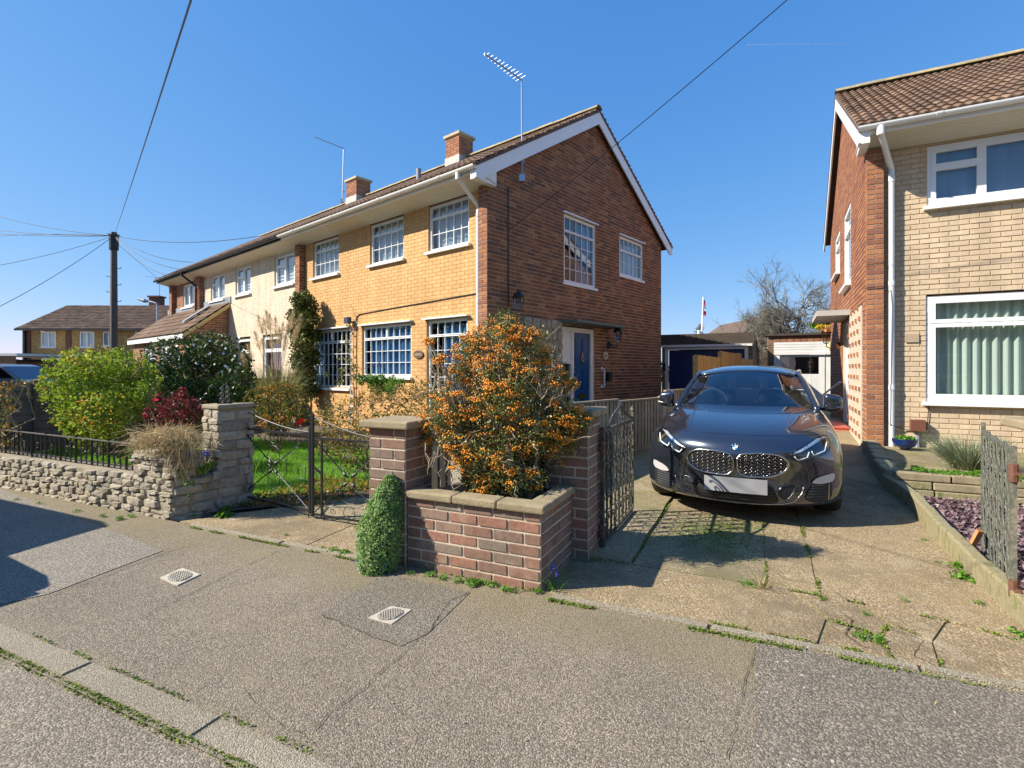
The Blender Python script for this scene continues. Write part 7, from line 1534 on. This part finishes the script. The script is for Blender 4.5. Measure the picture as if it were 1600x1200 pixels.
b = MB(); b.box(cf,.3,2.6,-.2,-.16,1.64,1.68); b.build('roof_rail', M['alu'], fc)
# garages behind the drive
LB = []
ga = thing('blue_door_garage', (6.2,16.8,0), 'flat roofed brick garage with dark blue door behind the timber fence', 'garage')
GF = Fr((5.02,17.25), (.883,-.4695), (-.4695,-.883)); gw = 2.75
M['brown_brick'] = brick_mat('brown_garage_brick', [(.16,.10,.06),(.20,.125,.075),(.13,.08,.05),(.24,.15,.085)])
dk = plain('dark_weathered_fascia', (.075,.058,.042), .9, .4, 6, .5, 40)
wall(GF, ga, 0, gw, .1, 2.42, 0, M['brown_brick'], M['mortar'], LB, [(.10,gw-.12,.1,2.12)], seed=95, rev=.2)
wall(Fr(GF.P(gw,0,0), tuple(-GF.n)[:2], tuple(GF.u)[:2]), ga, 0, 5, .1, 2.42, 0, M['brown_brick'], M['mortar'], LB, seed=96, lim=lambda z: (0, 5) if z < 1.9 else (0, max(.0, 5-(z-1.9)*4)))
b = MB(); b.box(GF,-.1,gw+.06,-.2,.05,2.16,2.55); b.build('fascia_board', dk, ga)
b = MB(); b.prism([GF.P(-.1,-.2,2.4), GF.P(gw,-.2,2.4), GF.P(gw,-5,2.1), GF.P(-.1,-5,2.1)], (0,0,.06)); b.build('roof', dk, ga)
b = MB()
for q in ((.10,.20,.1,2.04),(gw-.22,gw-.12,.1,2.04),(.10,gw-.12,2.04,2.14)): b.box(GF,q[0],q[1],-.08,.01,q[2],q[3])
b.box(GF,-.02,gw,.05,.08,2.13,2.2); fo = b.build('door_frame', M['pvc_old'], ga)
b = MB(); b.box(GF,.2,gw-.22,-.22,-.16,.1,2.04)
for k in range(11): u = .2+k*.22; b.box(GF,u,u+.02,-.16,-.15,.1,2.04)
b.build('garage_door', M['navy'], fo); MB().box(GF,.06,.12,0,.05,1.35,1.6).build('door_latch', M['black'], fo)
gb = thing('white_door_garage', (10,17.5,0), 'brick garage with white double doors and small windows at the end of the drive', 'garage')
HF = Fr((8.95,18.05), (.883,-.4695), (-.4695,-.883)); hw = 3.6
wall(HF, gb, 0, .2, .1, 2.55, 0, M['brown_brick'], M['mortar'], LB, seed=97); wall(HF, gb, .2, hw, 2.35, 2.55, 0, M['brown_brick'], M['mortar'], LB, seed=98)
for k in range(16): MB().box(HF,.22+k*.2,.22+k*.2+.17,0,.008,2.34,2.54,R_.random()).build('soldier_brick', M['orange_brick'], gb)
MB().box(HF,-.05,hw,-6,.1,2.56,2.63).build('roof', dk, gb); ww = M['white_wood']; b = MB()
for k in range(4): b.box(HF,.2,hw,-.02,.02,1.98+k*.09,2.062+k*.09)
b.build('white_boarding', ww, gb); b = MB(); b.box(HF,.2,hw,-.02,.05,1.90,1.975); b.box(HF,.2,.38,-.04,.03,.1,1.9); b.box(HF,3.3,hw,-.04,.03,.1,1.9); fo = b.build('door_frame', ww, gb)
for u0, u1, fl in ((.40,1.72,1),(1.75,3.28,0)):
    b = MB(); w0, w1 = ((u0+.05,u0+1.15) if fl else (u0+.33,u1-.1)); b.box(HF,u0,u1,-.06,-.02,.12,1.24); b.box(HF,u0,u1,-.06,-.02,1.82,1.88); b.box(HF,u0,w0,-.06,-.02,1.24,1.82); b.box(HF,w1,u1,-.06,-.02,1.24,1.82)
    k = u0+.12
    while k < u1-.1: b.box(HF,k,k+.008,-.021,-.014,.15,1.2); k += .16
    do = b.build('garage_door', ww, fo); o = link('pane', PANE_ME, do); o.matrix_basis = xform(HF.P((w0+w1)/2,-.04,1.53), HF.u, HF.n, (0,0,1), w1-w0, 1, .58)
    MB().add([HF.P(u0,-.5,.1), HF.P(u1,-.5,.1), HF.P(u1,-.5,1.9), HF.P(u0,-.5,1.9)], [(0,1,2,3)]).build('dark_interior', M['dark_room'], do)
b = MB(); b.tube([HF.P(1.88,.0,1.0), HF.P(1.98,.06,.95), HF.P(2.0,.06,.7), HF.P(1.95,0,.6)], .014, 6); b.build('door_pull', M['iron'], fo)
la = thing('bulkhead_lamp', tuple(HF.P(1.95,.05,2.2)), 'square yellowed bulkhead lamp on the white boarding of the garage', 'lamp')
b = MB(); b.box(HF,1.83,2.06,.0,.14,2.03,2.32); bev(b.build('lamp_body', plain('yellowed_plastic', (.50,.42,.13), .5, .2), la), .03); MB().box(HF,1.87,2.02,.14,.15,2.0,2.08).build('base', M['black'], la)
place_many('brick', BRICK, LB, 0)
# cottage gable and roof behind the garages
ct = thing('distant_house', (11.8,26,0), 'distant brown gabled house with white barge boards behind the garages', 'house')
ap = zp(1200,26,497); cfz = lambda x, z: V(x, 26, z); hw2 = 1.75; e_z = zp(1165,26,532).z
b = MB(); b.prism([cfz(ap.x-2.1,0), cfz(ap.x+2.1,0), cfz(ap.x+2.1,e_z-.3), cfz(ap.x,ap.z-.12), cfz(ap.x-2.1,e_z-.3)], (0,6,0)); b.build('wall', plain('mottled_brown_wall', (.22,.15,.10), .95, .5, 3, .5, 20), ct)
for s in (-1,1): b = MB(); b.prism([cfz(ap.x,ap.z), cfz(ap.x+s*2.2,e_z-.35), cfz(ap.x+s*2.2,e_z-.55), cfz(ap.x,ap.z-.22)], (0,-.12,0)); b.build('barge_board', M['pvc_old'], ct)
for s in (-1,1): b = MB(); b.prism([V(ap.x,25.9,ap.z+.05), V(ap.x+s*2.3,25.9,e_z-.35), V(ap.x+s*2.3,25.9,e_z-.25), V(ap.x,25.9,ap.z+.15)], (0,6,0)); b.build('roof', plain('brown_far_roof', (.13,.085,.06)), ct)
rb_ = zp(1152,28,509); b = MB(); b.prism([V(rb_.x,29,rb_.z), V(rb_.x+3,29,rb_.z), V(rb_.x+3,26.5,rb_.z-1.0), V(rb_.x-.3,26.5,rb_.z-1.0)], (0,0,-.1)); b.abox(rb_.x-.2,rb_.x+3,26.6,31,0,rb_.z-1.05); b.build('side_wing', plain('red_brown_tiles', (.22,.11,.06), .9, .3, 4), ct)
MB().abox(*(zp(1183,25.9,540).x, zp(1192,25.9,540).x), 25.82, 25.9, zp(0,25.9,531).z, zp(0,25.9,518).z).build('window', M['pvc_old'], ct)
# flag pole with a limp flag
fp = thing('flag_pole', tuple(V(FX(1098,45),45,0)), 'white flag pole with a limp red and white flag behind the garages', 'flag pole'); X_ = FX(1098,45)
b = MB(); b.tube([V(X_-.25,45,0), V(X_+.05,45,hz(464,45))], .10, 6, .06); b.tube([V(X_-.35,45,0), V(X_-.35,45,hz(516,45))], .13, 6); b.build('pole', M['pvc'], fp)
for i, (y0_, y1_, c) in enumerate(((467,476,'r'),(476,484,'w'),(484,492,'r'))):
    b = MB(); b.add([V(X_+.08,45,hz(y0_,45)), V(X_+.26+.05*i,45.1,hz(y0_+3,45)), V(X_+.22,44.9,hz(y1_+3,45)), V(X_+.06,45,hz(y1_,45))], [(0,1,2,3)]); b.build('flag_band', FL_R if c == 'r' else FL_W, fp)
# trees
def tree(base, top_pts, r0, label, name='bare_tree', depth=5, mat=BARK, dens=1.0, seed=1, spread=.9, twig=.7):
    rg = np.random.RandomState(seed); t = thing(name, tuple(base), label, 'tree'); tr = MB(); tw = MB()
    def grow(p, d, L_, r, k):
        pts = [p]; q = p; n = 4
        for i in range(n): d = (d+Vector(rg.normal(size=3))*.17+V(0,0,.03)).normalized(); q = q+d*L_/n; pts.append(q)
        (tr if k >= depth-1 else tw).tube(pts, r, 5 if k > 2 else 3, r*.6, cap=False)
        if k <= 0: return
        for i in range(rg.randint(3, 5) + (1 if k < 3 else 0)):
            s = pts[rg.randint(2, 5)]; nd = (d+Vector(rg.normal(size=3))*spread*.62).normalized(); grow(s, nd, L_*rg.uniform(.6,.85), r*.55, k-1)
    base = Vector(base)
    for tip in top_pts: grow(base, (Vector(tip)-base).normalized(), (Vector(tip)-base).length*.44, r0, depth)
    tr.build('trunk', mat, t); tw.build('twigs', mat, t); return t
tb = zp(1250,24,535)
tree((tb.x,24,tb.z-1.5), [zp(1175,24,470), zp(1205,24,450), zp(1250,24,455)], .15, 'large bare tree with spreading branches behind the garages', depth=6, seed=4, mat=plain('grey_tree_bark', (.20,.18,.14), .9, .3))
tree(zp(1300,26,560), [zp(1280,26,470), zp(1330,26,470)], .12, 'bare tree partly hidden behind the right house', depth=5, seed=9, mat=plain('grey_tree_bark', (.20,.18,.14)))
tree(zp(1100,46,530), [zp(1092,46,505)], .10, 'small distant bare tree beside the flag pole', depth=4, seed=3)
fo_ = thing('yellow_shrub', tuple(zp(1290,19.5,577)), 'yellow flowering forsythia and green leaves beside the right house canopy', 'shrub')
foliage(lumps_world([(1285,525,9),(1292,515,9),(1280,512,6),(1290,535,7),(1282,530,6)], 19.3, .2), 500, .09, L_FOR, fo_, 'flowers'); foliage(lumps_world([(1296,496,9),(1284,500,8),(1272,508,6),(1300,508,10)], 19.6, .2), 500, .10, L_GR, fo_)
b = MB(); limb(b, zp(1292,19.5,600), zp(1290,19.5,510), .04, .02, .05); b.build('stem', BARK, fo_)
# low far hedge line that closes the horizon
hd = thing('far_hedge', (0,60,0), 'long dark hedge line in the far distance', 'hedge')
C = []; n = 9000; x = NR.uniform(-70,60,n); z = NR.uniform(0,1,n)*(2.0+.5*np.sin(x*.5)+.4*np.sin(x*1.3)); C = np.stack([x, 60+NR.uniform(-1,1,n), z], 1); VV, T = leaves_arr(C, .6, NR.uniform(0,1,n), .3, .7); mesh_quads('foliage', VV, T, L_DK, hd)
# aircraft trail, high and far
ctm = NT('vapour_trail'); ctm.nt.nodes.remove(ctm.b); tr_ = ctm.n('ShaderNodeBsdfTransparent'); df = ctm.n('ShaderNodeBsdfDiffuse'); df.inputs[0].default_value = (.9,.9,.9,1); mx_ = ctm.n('ShaderNodeMixShader'); mx_.inputs[0].default_value = .22; ctm.l(tr_.outputs[0], mx_.inputs[1]); ctm.l(df.outputs[0], mx_.inputs[2]); ctm.l(mx_.outputs[0], ctm.out.inputs[0])
b = MB(); b.tube([zp(1168,2600,70), zp(1262,2650,69), zp(1330,2700,68.5)], 2.6, 8, 1.2); o = b.build('vapour_trail', ctm.m); tag(o, 'short faint white vapour trail high in the blue sky', 'vapour trail')

# stand-in houses behind the camera, added only for reflections in windows and car
for i, (a_, l) in enumerate(((-19,'brick house across the street behind the viewer, farthest left'),(-9.5,'pale brick house across the street behind the viewer, left of the middle'),(0,'brick house directly across the street behind the viewer'),(9.5,'brick house across the street behind the viewer on the right'))):
    of = Fr(tuple(ST.P(a_,-13,0))[:2], tuple(ST.u)[:2], tuple(ST.n)[:2]); oh = thing('opposite_house', tuple(of.P(4,-3,0)), l, 'house', 'houses across the street')
    b = MB(); b.box(of,0,8,-7,0,0,4.9); b.build('wall', M['brown_brick'] if i % 2 else M['orange_brick'], oh)
    b = MB(); b.prism([of.P(-.2,.4,4.8), of.P(-.2,-3.5,7.3), of.P(-.2,-7.4,4.8)], of.u*8.4); b.build('roof', plain('brown_far_roof', (.13,.085,.06)), oh)
    for u, z in ((1,1),(5,1),(1,3.5),(5,3.5)): window(of, oh, u, u+1.9, z, z+1.1, .06, [(0,.5,0,1,1,1,.05),(.5,1,0,1,1,1,.05)], fw=.06, sill=False)
    b = MB(); b.box(of,-.7,8.7,5.5,5.8,0,.9); b.build('front_wall', M['red_brick'], oh)

# stand-in houses and hedge outside the left edge, added only for window reflections
for i, (x_, y_, l) in enumerate(((-26,3,'brick house beyond the left edge of the view, nearest'),(-27,-7,'brick house beyond the left edge of the view, toward the viewer'))):
    of = Fr((x_, y_), (-.15,1), (1,.15)); oh = thing('opposite_house', tuple(of.P(4,-3,0)), l, 'house', 'houses outside the left edge')
    b = MB(); b.box(of,0,9,-7,0,0,4.9); b.build('wall', M['brown_brick'], oh); b = MB(); b.prism([of.P(-.2,.4,4.8), of.P(-.2,-3.5,7.3), of.P(-.2,-7.4,4.8)], of.u*9.4); b.build('roof', plain('brown_far_roof', (.13,.085,.06)), oh)
    for u, z in ((1,1),(5.5,1),(1,3.5),(5.5,3.5)): window(of, oh, u, u+1.9, z, z+1.1, .06, [(0,.5,0,1,1,1,.05),(.5,1,0,1,1,1,.05)], fw=.06, sill=False)
sh_ = thing('clipped_hedge', (-19,4,0), 'tall dark hedge beyond the left edge of the view', 'hedge')  # unseen hedge, added and shaped to darken what the front windows reflect
n = 16000; C = np.stack([NR.uniform(-22,-20.3,n), NR.uniform(-8,17.5,n), NR.uniform(0,4.0,n)], 1); VV, T = leaves_arr(C, .22, NR.uniform(0,1,n), .3, .7); mesh_quads('foliage', VV, T, L_DK, sh_)

b = MB(); b.abox(-21.7,-20.8,-8,17.3,0,3.7); b.build('inner_growth', plain('dark_hedge_inner', (.02,.03,.012), .9, .3), sh_)  # solid dark core keeps bright gaps out of the reflection
